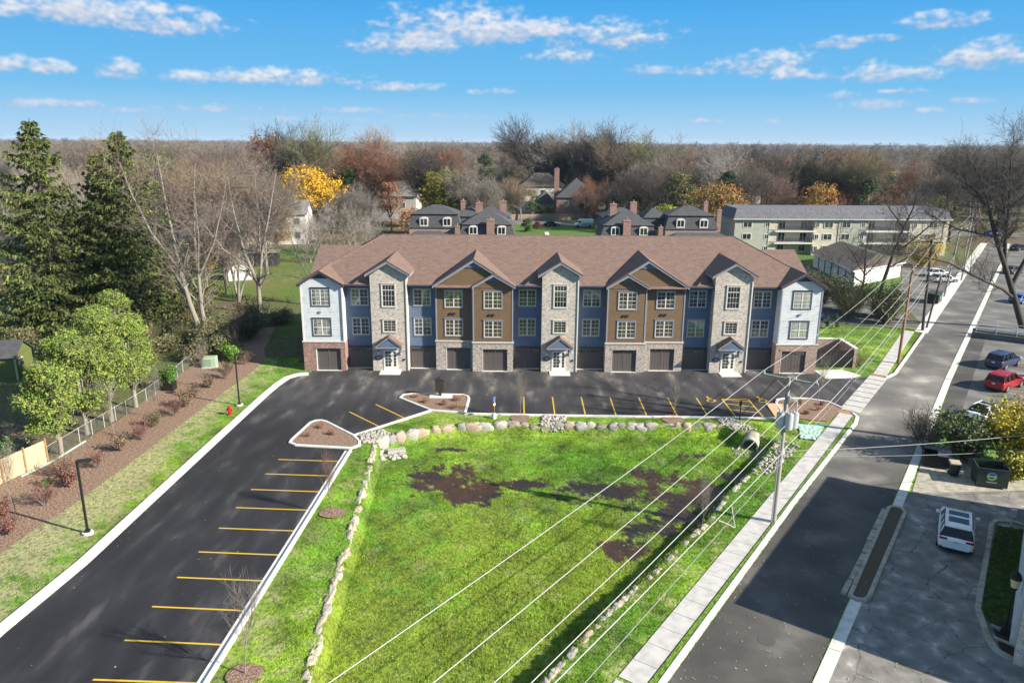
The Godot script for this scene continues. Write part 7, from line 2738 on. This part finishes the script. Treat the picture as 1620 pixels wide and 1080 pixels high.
	for i in 26:
		bp.append([R(-47, -30), R(-100, -80), R(2.0, 4.5), R(3.0, 5.0)])
	for i in 10:
		bp.append([R(-62, -44), R(-88, -76), R(1.6, 3.2), R(3.0, 5.0)])
	bp.sort_custom(func(a, b): return a[0] / a[1] > b[0] / b[1])
	for i in bp.size():
		var q = bp[i]
		if q[0] > -33.5 and q[1] > -86:
			continue
		var word: String = "first" if i == 0 else ORD[i] if i < 18 else ORD[35 - i]
		shrub("brush", "half-bare thicket shrub between bed and back lawn, %s from the %s" % [word, "left" if i < 18 else "right"], Vector3(q[0], 0, q[1]), q[2], q[3], [[0.11, 0.12, 0.045], [0.16, 0.14, 0.08], [0.08, 0.085, 0.035]], 540 + i, i % 3 == 0, "shrub", "thicket behind the bed", 1.6)
	# shrubs of the bed
	var rows := [-31.65, -42.25, -31.76, -46.04, -31.69, -48.92, -31.5, -52.13, -31.2, -55.36, -30.7, -57.6, -31.1, -60.56, -30.5, -63.2, -30.3, -65.6, -30.8, -68.4, -30.3, -71.2, -29.9, -74.0, -30.5, -76.6, -29.6, -79.3, -31.0, -81.8, -30.9, -39.4, -33.4, -44.0, -33.2, -50.6]
	var reds := [[0.16, 0.06, 0.05], [0.20, 0.10, 0.075], [0.11, 0.045, 0.04]]
	var browns := [[0.17, 0.115, 0.07], [0.12, 0.075, 0.045], [0.21, 0.15, 0.10]]
	var greens := [[0.07, 0.08, 0.035], [0.10, 0.09, 0.04], [0.13, 0.09, 0.05]]
	for i in rows.size() / 2:
		var kind: int = [0, 0, 0, 0, 1, 0, 2, 0, 1, 1, 1, 1, 2, 1, 1, 0, 0, 1][i]
		var word: String = ["reddish", "brown", "olive-brown"][kind]
		shrub("bed_shrub", "low %s shrub in the mulch bed, %s of the row from the near end" % [word, ORD[i]], Vector3(rows[i * 2], 0.03, rows[i * 2 + 1]), 1.25 + 0.2 * (i % 3), 1.5, [reds, browns, greens][kind], 580 + i, i % 2 == 1, "shrub", "low shrubs along the mulch bed")
	shrub("green_shrub", "bright green leafy shrub by the utility cabinet", Vector3(-31.6, 0, -80.4), 2.3, 2.2, [[0.13, 0.26, 0.03], [0.09, 0.19, 0.02]], 600, false, "shrub", "", 1.5)
	shrub("green_shrub", "green shrub growing in the square black pot", Vector3(-34.0, 0.5, -70.4), 2.0, 1.9, [[0.08, 0.19, 0.02], [0.06, 0.13, 0.02]], 601, false, "shrub", "", 1.5)
	shrub("green_shrub", "small green plant at the foot of the wooden fence", Vector3(-33.4, 0.03, -49.0), 0.6, 0.9, [[0.08, 0.2, 0.02], [0.06, 0.15, 0.02]], 602, false, "shrub")
	# island ground cover
	rng.seed = 610
	var isl := [[-17.2, -58.4, "left"], [-16.6, -60.4, "left"], [-15.2, -58.9, "left"], [-6.4, -66.4, "upper"], [-5.2, -67.6, "upper"], [-8.2, -67.0, "upper"], [-5.4, -65.4, "upper"], [-9.3, -68.4, "upper"], [26.4, -66.4, "right"], [27.6, -67.4, "right"], [28.6, -65.6, "right"], [27.2, -64.6, "right"], [29.6, -67.0, "right"], [26.0, -64.4, "right"]]
	isl.sort_custom(func(a, b): return a[0] < b[0])
	for i in isl.size():
		var q = isl[i]
		shrub("island_shrub", "rust-brown dying perennial on the %s planted island, %s from the left there" % [q[2], ORD[i if i < 3 else i - 3 if i < 8 else i - 8]], Vector3(q[0], 0.1, q[1]), 0.45, 0.9, [[0.30, 0.11, 0.05], [0.24, 0.14, 0.08], [0.17, 0.08, 0.05]], 620 + i, i % 3 == 0, "plant", "dying perennials on the %s island" % q[2], 0.7)
	# young bare trees
	var sap := [[0.79, -63.0, 3.4, "young bare tree in a mulch square on the grass before the middle entrance"], [14.57, -62.9, 3.4, "young bare tree in a mulch square near the hatched bay"], [28.8, -66.4, 4.0, "young bare tree on the right planted island"], [-11.9, -45.2, 3.6, "reddish young bare tree on the strip beside the parking bays"], [-12.4, -29.6, 4.4, "young bare tree at the bottom edge of the strip beside the bays"], [-33.0, -44.9, 4.2, "thin young bare tree at the near end of the mulch bed"], [-33.6, -58.8, 4.0, "thin young bare tree in the middle of the mulch bed by the wire fence"], [-31.5, -62.8, 3.6, "thin young bare tree second along the mulch bed"], [-31.0, -71.4, 3.8, "thin young bare tree near the utility cabinet"], [-30.9, -81.2, 5.0, "young bare reddish tree at the far end of the bed beside the bright green shrub"], [12.3, -43.4, 3.0, "twiggy dry sapling at the stone edging by the loose cable"]]
	for i in sap.size():
		var q = sap[i]
		bare_tree("young_tree", q[3], Vector3(q[0], 0, q[1]), q[2], 640 + i, {"depth": 2, "kids": 3, "ang": 0.42, "up": 0.28, "wood": 0.008, "fine": 0.005, "tw": 0.008, "twigs": 2, "bare0": 0.45, "r": 0.009, "len": 0.62}, M.bark, M.twig_red if i in [3, 9] else M.twig_grey)
	var sq := MB.new()
	for q in [[0.79, -63.0, 0.9, 1.2], [14.57, -62.9, 1.0, 1.2], [-11.9, -45.2, 0.9, 0.8], [-12.4, -29.6, 0.9, 0.8]]:
		var ring := PackedVector2Array()
		for k in 12:
			ring.append(Vector2(q[0] + cos(TAU * k / 12) * q[2] * R(0.85, 1.1), q[1] + sin(TAU * k / 12) * q[3] * R(0.85, 1.1)))
		sq.flat(ring, 0.09)
	struct("mulch_bed", sq, M.mulch)
	# bushes on the right
	shrub("bush", "half-bare twiggy green bush behind the dumpster and skip", Vector3(35.7, 0, -54.6), 4.3, 4.6, [[0.07, 0.11, 0.02], [0.05, 0.08, 0.02], [0.13, 0.12, 0.06]], 660, false, "bush", "", 2.4)
	shrub("bush", "bare grey bush next to the street behind the black dumpster", Vector3(33.6, 0, -56.4), 3.4, 3.0, [[0.10, 0.085, 0.07], [0.16, 0.135, 0.11]], 661, true, "bush", "", 2.2)
	shrub("bush", "bright yellow autumn bush at the right edge", Vector3(39.3, 0, -53.8), 5.2, 5.4, [[0.46, 0.37, 0.02], [0.55, 0.42, 0.03], [0.30, 0.30, 0.03]], 662, false, "bush", "", 3.4)
	shrub("bush", "yellow-green bush low behind the skip", Vector3(37.6, 0, -51.2), 2.6, 3.2, [[0.34, 0.32, 0.03], [0.25, 0.26, 0.03], [0.16, 0.19, 0.03]], 663, false, "bush", "", 2.0)
	var rb := [[38.0, -108, 4.6, 6.0, "grey-green bush left of the group behind the refuse store"], [42.0, -109.5, 5.2, 6.0, "rounded grey-green bush in the middle behind the refuse store"], [46.0, -110, 4.6, 6.0, "brownish bush under the small dark bare tree"], [50.0, -108, 4.2, 6.0, "dense olive bush left of the leaning dark tree"], [53.5, -104.5, 4.0, 5.0, "olive bush beside the brown utility pole"], [48.0, -103.5, 3.6, 5.0, "twiggy bush along the lawn's back edge"], [51.5, -100.5, 2.8, 4.0, "low bush next to the crossarm pole"]]
	for i in rb.size():
		var q = rb[i]
		shrub("bush", q[4], Vector3(q[0], 0, q[1]), q[2] * 1.3, q[3] * 1.1, [[0.105, 0.125, 0.04], [0.075, 0.09, 0.03], [0.15, 0.13, 0.075]], 670 + i, i == 5, "bush", "bushes behind the lawn", 2.6)
	for i in 5:
		leaf_tree("arborvitae", "small green columnar conifer %s from the left behind the right lawn" % ORD[i], Vector3(39.0 + i * 1.15, 0, -97.6), 2.2, 1.0, [[0.04, 0.10, 0.015], [0.03, 0.07, 0.012]], 680 + i, {"lobes": 7, "clumps": 40, "leaf": 0.13, "cone": true, "base": 0.03}, "conifer", "small conifers behind the lawn")
	shrub("bush", "brown bare bush at the corner of the white apron", Vector3(38.8, 0, -80.0), 1.2, 2.2, [[0.14, 0.075, 0.06], [0.2, 0.11, 0.08]], 690, true, "bush")
	shrub("bush", "yellow autumn bush at the far corner of the apartment block", Vector3(83.5, 0, -151), 6.2, 8.0, [[0.46, 0.32, 0.02], [0.36, 0.26, 0.03]], 691, false, "bush", "", 3.0)
	# hedge behind the town houses and clipped conifers
	for q in [[4.0, -206, 3.6, 3.0, "round clipped dark green bush at the left of the gap between town houses"], [24.4, -206, 4.4, 5.0, "dark clipped yew at the right of the gap between town houses"], [8.8, -243, 5.0, 3.0, "dark green upright conifer before the pale house"], [12.0, -243, 4.0, 3.0, "green bush at the drive of the brick house"], [6.4, -247, 9.0, 5.0, "tall dark green conifer left of the pale house"]]:
		leaf_tree("yew", q[4], Vector3(q[0], 0, q[1]), q[2], q[3], [[0.03, 0.07, 0.015], [0.045, 0.10, 0.02]], int(700 + q[0]), {"lobes": 9, "clumps": 60, "leaf": 0.3, "base": 0.04})
	leaf_tree("red_shrub", "small dark red round tree on the lawn by the street behind the town houses", Vector3(6.6, 0, -207), 3.0, 3.0, [[0.10, 0.02, 0.02], [0.14, 0.035, 0.03]], 705, {"lobes": 7, "clumps": 50, "leaf": 0.22, "base": 0.2})

func build_woods() -> void:
	# trees in colour that stand out
	var gold := [[0.55, 0.33, 0.015], [0.62, 0.40, 0.02], [0.42, 0.24, 0.015]]
	leaf_tree("golden_tree", "large golden-yellow autumn tree behind the white house", Vector3(-53.5, 0, -196), 17.0, 18.0, gold, 801, {"lobes": 26, "clumps": 170, "leaf": 0.5, "base": 0.35})
	leaf_tree("golden_tree", "smaller golden tree left of the large one, through bare branches", Vector3(-66.5, 0, -178), 12.0, 9.0, gold, 802, {"lobes": 12, "clumps": 90, "leaf": 0.45})
	leaf_tree("golden_tree", "thin yellow tree seen through the twin-stemmed bare tree", Vector3(-52.0, 0, -125), 9.0, 6.0, gold, 803, {"lobes": 8, "clumps": 55, "leaf": 0.35})
	leaf_tree("golden_tree", "orange-yellow crown behind the white shed", Vector3(-50.0, 0, -158), 9.5, 9.0, [[0.50, 0.25, 0.02], [0.45, 0.30, 0.02]], 804, {"lobes": 10, "clumps": 60, "leaf": 0.4})
	leaf_tree("olive_tree", "rounded olive-green tree with a yellowing top behind the left town houses", Vector3(-17.0, 0, -192), 17.0, 14.0, [[0.11, 0.135, 0.018], [0.16, 0.16, 0.02], [0.07, 0.09, 0.015], [0.26, 0.2, 0.02]], 805, {"lobes": 20, "clumps": 150, "leaf": 0.5, "base": 0.15})
	leaf_tree("olive_tree", "yellow-green low tree right of the olive one", Vector3(-7.0, 0, -200), 11.5, 8.0, [[0.30, 0.30, 0.02], [0.22, 0.24, 0.02]], 806, {"lobes": 12, "clumps": 90, "leaf": 0.45, "base": 0.1})
	leaf_tree("fir", "dark green fir beside the tall brick chimney", Vector3(-49.5, 0, -226), 19.0, 9.5, [[0.025, 0.06, 0.018], [0.04, 0.085, 0.025]], 807, {"lobes": 16, "clumps": 120, "leaf": 0.5, "cone": true, "base": 0.1})
	leaf_tree("oak", "rust-red oak standing above the treeline at the left", Vector3(-75, 0, -234), 27.0, 19.0, [[0.16, 0.055, 0.035], [0.12, 0.05, 0.035], [0.20, 0.09, 0.06]], 808, {"lobes": 22, "clumps": 110, "leaf": 0.5, "base": 0.4})
	leaf_tree("orange_tree", "orange and green autumn tree left of the old apartment block", Vector3(53.0, 0, -196), 14.5, 16.0, [[0.32, 0.15, 0.05], [0.36, 0.22, 0.05], [0.17, 0.17, 0.03], [0.24, 0.12, 0.05]], 809, {"lobes": 18, "clumps": 110, "leaf": 0.45, "base": 0.15})
	leaf_tree("lime_tree", "bright yellow-green tree behind the right town houses", Vector3(39.5, 0, -188), 11.0, 8.0, [[0.28, 0.32, 0.02], [0.2, 0.26, 0.02], [0.36, 0.30, 0.03]], 810, {"lobes": 12, "clumps": 80, "leaf": 0.4, "base": 0.1})
	leaf_tree("willow", "tall pale yellow-green tree rising above the woods in the middle", Vector3(42, 0, -272), 26.0, 15.0, [[0.26, 0.26, 0.06], [0.20, 0.20, 0.06], [0.32, 0.3, 0.09]], 811, {"lobes": 16, "clumps": 75, "leaf": 0.5, "base": 0.25})
	leaf_tree("fir", "dark green pine among bare trees left of the old apartment block", Vector3(60, 0, -250), 17.0, 10.0, [[0.03, 0.07, 0.035], [0.045, 0.09, 0.04]], 812, {"lobes": 12, "clumps": 90, "leaf": 0.5, "base": 0.2})
	leaf_tree("orange_tree", "orange crown behind the middle of the old apartment block", Vector3(84, 0, -206), 13.0, 15.0, [[0.36, 0.16, 0.04], [0.32, 0.22, 0.04]], 813, {"lobes": 14, "clumps": 80, "leaf": 0.45, "base": 0.2})
	leaf_tree("orange_tree", "russet crown at the right end of the old apartment block", Vector3(108, 0, -216), 13.0, 12.0, [[0.30, 0.12, 0.05], [0.22, 0.12, 0.05]], 814, {"lobes": 12, "clumps": 70, "leaf": 0.45, "base": 0.2})
	leaf_tree("olive_tree", "pale green half-bare tree behind the two spruces", Vector3(-70, 0, -150), 23.5, 13.0, [[0.17, 0.18, 0.09], [0.13, 0.14, 0.07]], 815, {"lobes": 18, "clumps": 60, "leaf": 0.4, "base": 0.2})
	leaf_tree("orange_tree", "low orange shrub tree behind the left town houses' chimney", Vector3(-25.5, 0, -186), 7.5, 9.0, [[0.40, 0.15, 0.05], [0.33, 0.19, 0.08]], 816, {"lobes": 10, "clumps": 60, "leaf": 0.4, "base": 0.1})
	leaf_tree("orange_tree", "golden-olive tree before the far blue-roofed house", Vector3(148, 0, -300), 18.0, 15.0, [[0.32, 0.2, 0.05], [0.2, 0.17, 0.05]], 817, {"lobes": 14, "clumps": 70, "leaf": 0.5, "base": 0.2})
	leaf_tree("olive_tree", "olive tree by the cross street at the right", Vector3(104, 0, -186), 12.0, 12.0, [[0.10, 0.11, 0.03], [0.14, 0.12, 0.05]], 818, {"lobes": 14, "clumps": 80, "leaf": 0.4, "base": 0.2})
	var extra := [["olive", [[0.13, 0.14, 0.04], [0.17, 0.16, 0.06], [0.09, 0.10, 0.03]], 0.2], ["russet", [[0.22, 0.10, 0.055], [0.17, 0.085, 0.05], [0.28, 0.15, 0.07]], 0.3], ["dark evergreen", [[0.03, 0.06, 0.025], [0.045, 0.08, 0.03]], 0.1], ["yellowish", [[0.34, 0.26, 0.06], [0.26, 0.22, 0.06]], 0.25]]
	var places := [-118, -300, 2, -96, -262, 0, -88, -350, 1, -30, -290, 1, -12, -330, 2, -34, -262, 3, 52, -320, 0, 66, -290, 2, 78, -262, 1, 90, -300, 3, 98, -270, 0, 112, -320, 1, 118, -240, 2, 130, -290, 0, 142, -250, 1, 160, -280, 3, 172, -262, 2, 70, -236, 3, 60, -212, 2, -60, -300, 2, -140, -250, 1, -150, -330, 0, 46, -208, 0, 92, -196, 2, -33, -204, 1, -22, -212, 3, 128, -330, 3, 30, -320, 1]
	var rows2 := []
	for i in range(0, places.size(), 3):
		rows2.append([places[i], places[i + 1], places[i + 2]])
	rows2.sort_custom(func(a, b): return a[0] / -a[1] < b[0] / -b[1])
	var made := {}
	for i in rows2.size():
		var q = rows2[i]
		var e = extra[q[2]]
		var nth: int = made.get(q[2], [null, 0])[1]
		var lab := "%s tree among the bare woods, %s of that colour from the left" % [e[0], ORD[nth]]
		rng.seed = 1200 + i
		var sc := R(0.75, 1.2)
		if nth == 0:
			var o0 := leaf_tree("coloured_tree", lab, Vector3(q[0], 0, q[1]), 17.0, 12.0 if q[2] != 2 else 8.0, e[1], 1250 + q[2], {"lobes": 20, "clumps": 75, "leaf": 0.42, "base": e[2], "lobe": 0.8}, "tree", "coloured trees in the woods")
			made[q[2]] = [o0, 1]
		else:
			dup(made[q[2]][0], Vector3(q[0], 0, q[1]), R(0, TAU), Vector3(sc, sc, sc), lab)
			made[q[2]][1] += 1
	# bare trees in six shapes, then copies
	var kinds := [
		[{"ang": 0.62, "up": 0.09, "r": 0.025, "kids": 2}, M.bark, M.twig_grey, [Vector3(0.05, 1, 0)]],
		[{"ang": 0.78, "up": 0.05, "r": 0.028, "crook": 0.16, "kids": 2}, M.darkbark, M.twig_brown, [Vector3(0, 1, 0.05)]],
		[{"ang": 0.5, "up": 0.12, "r": 0.018, "kids": 1, "twigs": 4}, M.palebark, M.twig_pale, [Vector3(0.26, 1, 0), Vector3(-0.24, 1, 0.14), Vector3(0.0, 1, -0.24)]],
		[{"ang": 0.6, "up": 0.08, "r": 0.022, "kids": 2}, M.bark, M.twig_red, [Vector3(0.16, 1, 0.1), Vector3(-0.2, 1, -0.05)]],
		[{"ang": 0.7, "up": 0.06, "r": 0.025, "crook": 0.15, "kids": 2}, M.bark, M.twig_grey, [Vector3(-0.1, 1, 0), Vector3(0.35, 1, 0.15)]],
		[{"ang": 0.58, "up": 0.09, "r": 0.026, "kids": 2}, M.darkbark, M.twig_dark, [Vector3(0, 1, 0)]]]
	var proto := []
	for i in kinds.size():
		var q = kinds[i]
		var opt: Dictionary = q[0].duplicate()
		opt.merge({"depth": 4, "twigs": 2, "tw": 0.032, "wood": 0.05, "fine": 0.026, "bare0": 0.35, "fuzz": 0.7, "tup": 0.08, "len": 0.46, "crook": 0.10})
		proto.append(bare_tree("bare_tree", "bare tree in the woods beyond the houses", Vector3(0, 0, -300), 20.0, 830 + i, opt, q[1], q[2], q[3], "bare trees in the woods"))
	# chosen places: kind, x, z, scale
	var spots := [0, -8.7, -187, 1.0, 4, -9.6, -192, 0.9, 0, 8.5, -288, 1.5, 4, 16, -290, 1.2, 4, 35, -212, 0.95, 0, 30, -207, 0.85, 1, 41, -222, 0.8, 0, -2, -224, 0.5, 4, 24.5, -236, 0.62, 3, 21.5, -231, 0.45, 0, 2.5, -236, 0.6, 4, -42, -200, 0.75, 0, -38, -178, 0.62, 2, -34, -160, 0.62, 2, -30, -150, 0.5, 2, -41, -150, 0.55, 3, -62, -150, 1.15, 3, -54, -138, 1.12, 3, -49, -146, 1.02, 3, -45, -135, 0.95, 3, -60, -165, 1.2, 0, -58, -215, 1.25, 0, -68, -228, 1.3, 4, -44, -232, 1.22, 0, -36, -240, 1.25, 1, -28, -238, 1.15, 3, -24, -216, 1.0, 0, -20, -240, 1.1, 4, 22, -284, 1.4, 0, 30, -278, 1.38, 1, 32, -256, 1.3, 0, 36, -268, 1.22, 4, 47, -262, 1.2, 1, 55, -240, 1.05, 4, 63, -225, 1.0, 1, 69, -214, 0.95, 5, 64, -205, 0.95, 5, 76, -222, 1.0, 5, 86, -230, 1.0, 4, 94, -222, 0.95, 5, 100, -214, 0.95, 3, 104, -232, 0.95, 5, 112, -206, 0.9, 1, 118, -222, 0.95, 5, 124, -216, 1.0, 1, 95, -178, 0.85, 5, 110, -188, 0.95, 0, -84, -170, 1.15, 2, -80, -140, 1.1, 0, -92, -200, 1.25, 3, -72, -190, 1.2, 1, -70, -112, 0.8, 2, -62, -116, 0.75, 2, -64, -104, 0.8, 3, -46, -118, 0.8, 2, -42, -112, 0.85, 5, 138, -214, 1.05, 5, 146, -222, 1.1, 1, 134, -234, 1.05, 1, 156, -240, 1.1, 4, 44, -236, 1.0, 3, 50, -228, 0.85]
	var keep := [[-28, 50, -150, -100], [-72, -42, -192, -176], [-26, 48, -176, -140], [-30, 130, -250, -178], [44, 104, -190, -156], [-66, -38, -164, -118], [-70, -50, -246, -224], [-52, -26, -246, -226], [0, 30, -282, -240], [100, 140, -275, -250], [155, 180, -340, -318], [-64, 64, -115, 0], [36, 130, -200, -90], [-84, -50, -170, -152]]
	rng.seed = 850
	var n := 0
	var used := {}
	var words := ["grey", "brown", "pale", "reddish", "grey forked", "dark"]
	for i in range(0, spots.size(), 4):
		var k: int = spots[i]
		var at := Vector3(spots[i + 1], 0, spots[i + 2])
		var s: Vector3 = Vector3(1, 1, 1) * spots[i + 3] * (0.97 if spots[i + 2] < -212 else 0.8)
		if not used.has(k):
			used[k] = true
			proto[k].position = at
			proto[k].scale = s
			proto[k].set_meta("label", "bare %s tree in the woods" % words[k])
		else:
			retint(dup(proto[k], at, R(0, TAU), s * Vector3(1, R(0.95, 1.05), 1), ""))
		n += 1
	# the first ranks of the woods
	while n < 296:
		var z := -lerpf(118.0, 430.0, sqrt(R()))
		var x := R(-0.80, 0.80) * -z
		if not clear_of(Vector2(x, z), keep):
			continue
		var k: int = [0, 1, 2, 4, 5, 0, 1, 5, 4, 3][int(R(0, 9.99))]
		var s := R(0.50, 0.98)
		if z > -230.0 and absf(x) < 60.0:
			s *= 0.85
		retint(dup(proto[k], Vector3(x, 0, z), R(0, TAU), Vector3(s, s * R(0.9, 1.08), s), ""))
		n += 1
	name_woods()
	# the woods beyond, as one mass
	for ver in 3:
		rng.seed = 870 + ver
		var b := MB.new()
		b.tube(Vector3.ZERO, Vector3(0, 9, 0), 0.26, 0.12, 4)
		for i in 26:
			var a := R(0, TAU)
			var y0 := R(4, 12)
			var d := Vector3(cos(a), R(0.15, 1.5), sin(a)).normalized()
			var p := Vector3(0, y0, 0)
			var e := p + d * R(4, 7.5)
			var s := d.cross(rvec()).normalized() * 0.09
			b.tri(p - s, p + s, e)
			for k in 13:
				sliver(b, p.lerp(e, R(0.25, 1.0)), (d * 0.6 + rvec()).normalized(), R(1.0, 2.6), 0.14)
		var mm := MultiMesh.new()
		mm.transform_format = MultiMesh.TRANSFORM_3D
		mm.use_colors = true
		mm.mesh = b.mesh()
		var xf := []
		var cl := []
		for i in 2700:
			var f := R()
			var z := -lerpf(250.0, 1000.0, sqrt(f)) if i < 1000 else -lerpf(900.0, 4200.0, f * f * 0.6 + f * 0.4)
			var x := R(-0.9, 0.9) * -z
			if z > -430.0 and not clear_of(Vector2(x, z), keep):
				continue
			if z > -480.0 and R() < 0.6:
				continue
			var s := R(0.48, 1.02) * (1.15 if z < -900.0 else 1.0) * (1.5 if R() < 0.08 else R(0.8, 1.1))
			xf.append(Transform3D(Basis(Vector3.UP, R(0, TAU)).scaled(Vector3(s * 1.2, s, s * 1.2)), Vector3(x, 0, z)))
			var t := R()
			var g := R(0.65, 1.3)
			var c := Color(0.150, 0.130, 0.114)
			if t < 0.25:
				c = Color(0.165, 0.112, 0.093)
			elif t < 0.42:
				c = Color(0.115, 0.09, 0.07)
			elif t < 0.47:
				c = Color(0.26, 0.15, 0.05)
			elif t < 0.53:
				c = Color(0.15, 0.155, 0.06)
			elif t < 0.59:
				c = Color(0.04, 0.065, 0.03)
			cl.append(Color(c.r * g, c.g * g, c.b * g))
		mm.instance_count = xf.size()
		for i in xf.size():
			mm.set_instance_transform(i, xf[i])
			mm.set_instance_color(i, cl[i])
		var o := MultiMeshInstance3D.new()
		o.name = "far_woods"
		o.multimesh = mm
		o.material_override = M.leaf
		add_child(o, true)
		tag(o, "grey-brown leafless woods stretching to the horizon", "woods")
		stuff(o)
	far_houses()
	# undergrowth under the trees
	rng.seed = 880
	var ub := MB.new()
	for i in 90:
		var d := (rvec() * Vector3(1, 0.4, 1) + Vector3.UP * 0.9).normalized()
		var p := Vector3(R(-1.6, 1.6), R(0, 1.2), R(-1.6, 1.6))
		sliver(ub, p, d, R(0.7, 1.9), 0.075)
	var um := MultiMesh.new()
	um.transform_format = MultiMesh.TRANSFORM_3D
	um.use_colors = true
	um.mesh = ub.mesh()
	var ux := []
	var uc := []
	var ukeep := keep.duplicate()
	for i in 2400:
		var z := -lerpf(112.0, 640.0, pow(R(), 0.8))
		var x := R(-0.82, 0.82) * -z
		if not clear_of(Vector2(x, z), ukeep):
			continue
		var s := R(0.8, 2.2)
		ux.append(Transform3D(Basis(Vector3.UP, R(0, TAU)).scaled(Vector3.ONE * s), Vector3(x, 0, z)))
		var t := R()
		uc.append(Color(0.15, 0.125, 0.10) if t < 0.6 else Color(0.10, 0.105, 0.045) if t < 0.8 else Color(0.2, 0.13, 0.06))
	um.instance_count = ux.size()
	for i in ux.size():
		um.set_instance_transform(i, ux[i])
		um.set_instance_color(i, uc[i])
	var uo := MultiMeshInstance3D.new()
	uo.name = "undergrowth"
	uo.multimesh = um
	uo.material_override = M.leaf
	add_child(uo)
	tag(uo, "brown leafless undergrowth beneath the bare trees", "undergrowth")
	stuff(uo)

func retint(o: Node3D) -> void:
	var t: Array = M.tints[[0, 0, 0, 1, 1, 2, 3, 4, 4, 5, 6, 6, 7, 8, 8, 9][int(R(0, 15.99))]]
	for c in o.get_children():
		if str(c.name).begins_with("crown"):
			c.material_override = t[1]
	o.set_meta("label", "bare %s tree in the woods" % t[0])

func far_houses() -> void:
	var roofs := [M.greyroof, M.brownroof, M.darkroof]
	var walls := [M.white, M.stone_cap, M.red_brick]
	var at := [-230, -330, -176, -300, -140, -345, -95, -300, -60, -330, -22, -312, 62, -330, 92, -310, 128, -345, 150, -372, 196, -350, 215, -420, -260, -430, -120, -440, -20, -430, 60, -450, 120, -470, 260, -460]
	var wd := ["grey-roofed", "brown-roofed", "dark-roofed"]
	var wl := ["white", "cream", "brick"]
	var list := []
	for i in range(0, at.size(), 2):
		list.append(Vector2(at[i], at[i + 1]))
	list.sort_custom(func(a, b): return a.x / -a.y < b.x / -b.y)
	for i in list.size():
		var t := thing("house", "%s %s house glimpsed through the far woods, %s from the left of those" % [wl[i % 3], wd[(i / 2) % 3], ORD[i]], "house", Vector3(list[i].x, 0, list[i].y), [0.2, -0.4, 0.9, 0.0][i % 4], "houses in the far woods")
		gabled(t, -7.5, 7.5, -5, 5, 6.2, 4.2, i % 2 == 0, walls[i % 3], roofs[(i / 2) % 3])
		for x in [-4.5, 0.0, 4.5]:
			far_window(t, x, 4.5, 5.03, 1.2, 1.4, M.trim)

# tell the bare trees of the woods apart by what they stand behind and their order from the left
func name_woods() -> void:
	var marks := [[330, "beyond the spruces"], [560, "round the golden tree"], [700, "left of the town houses"], [830, "above the left town houses"], [945, "above the gap between town houses"], [1160, "above the right town houses"], [1320, "above the apartment block's left half"], [1500, "above the apartment block's right half"], [9999, "past the end of the street"]]
	var bins := {}
	for t in get_children():
		if not t.has_meta("group") or t.get_meta("group") != "bare trees in the woods":
			continue
		var px: float = 810.0 + 1135.0 * t.position.x / -t.position.z
		var where: String = marks[-1][1]
		for m in marks:
			if px < m[0]:
				where = m[1]
				break
		var far := "near" if t.position.z > -210.0 else "distant" if t.position.z < -320.0 else "middle-distance"
		var word: String = t.get_meta("label").split(" tree ")[0]
		var key := far + " " + word + " tree " + where
		if not bins.has(key):
			bins[key] = []
		bins[key].append([px, t])
	for key in bins:
		var row: Array = bins[key]
		row.sort_custom(func(a, b): return a[0] < b[0])
		for i in row.size():
			var lab: String = key if row.size() == 1 else "%s, %s from the left" % [key, ORD[mini(i, ORD.size() - 1)]]
			row[i][1].set_meta("label", lab)

func _ready() -> void:
	setup()
	make_materials()
	build_ground()
	build_paving()
	build_building()
	build_far()
	build_stones()
	build_poles()
	build_lamps()
	build_furniture()
	build_left_yard()
	build_right()
	build_cars()
	build_near_plants()
	build_woods()
	build_grass()
	build_leaf_litter()
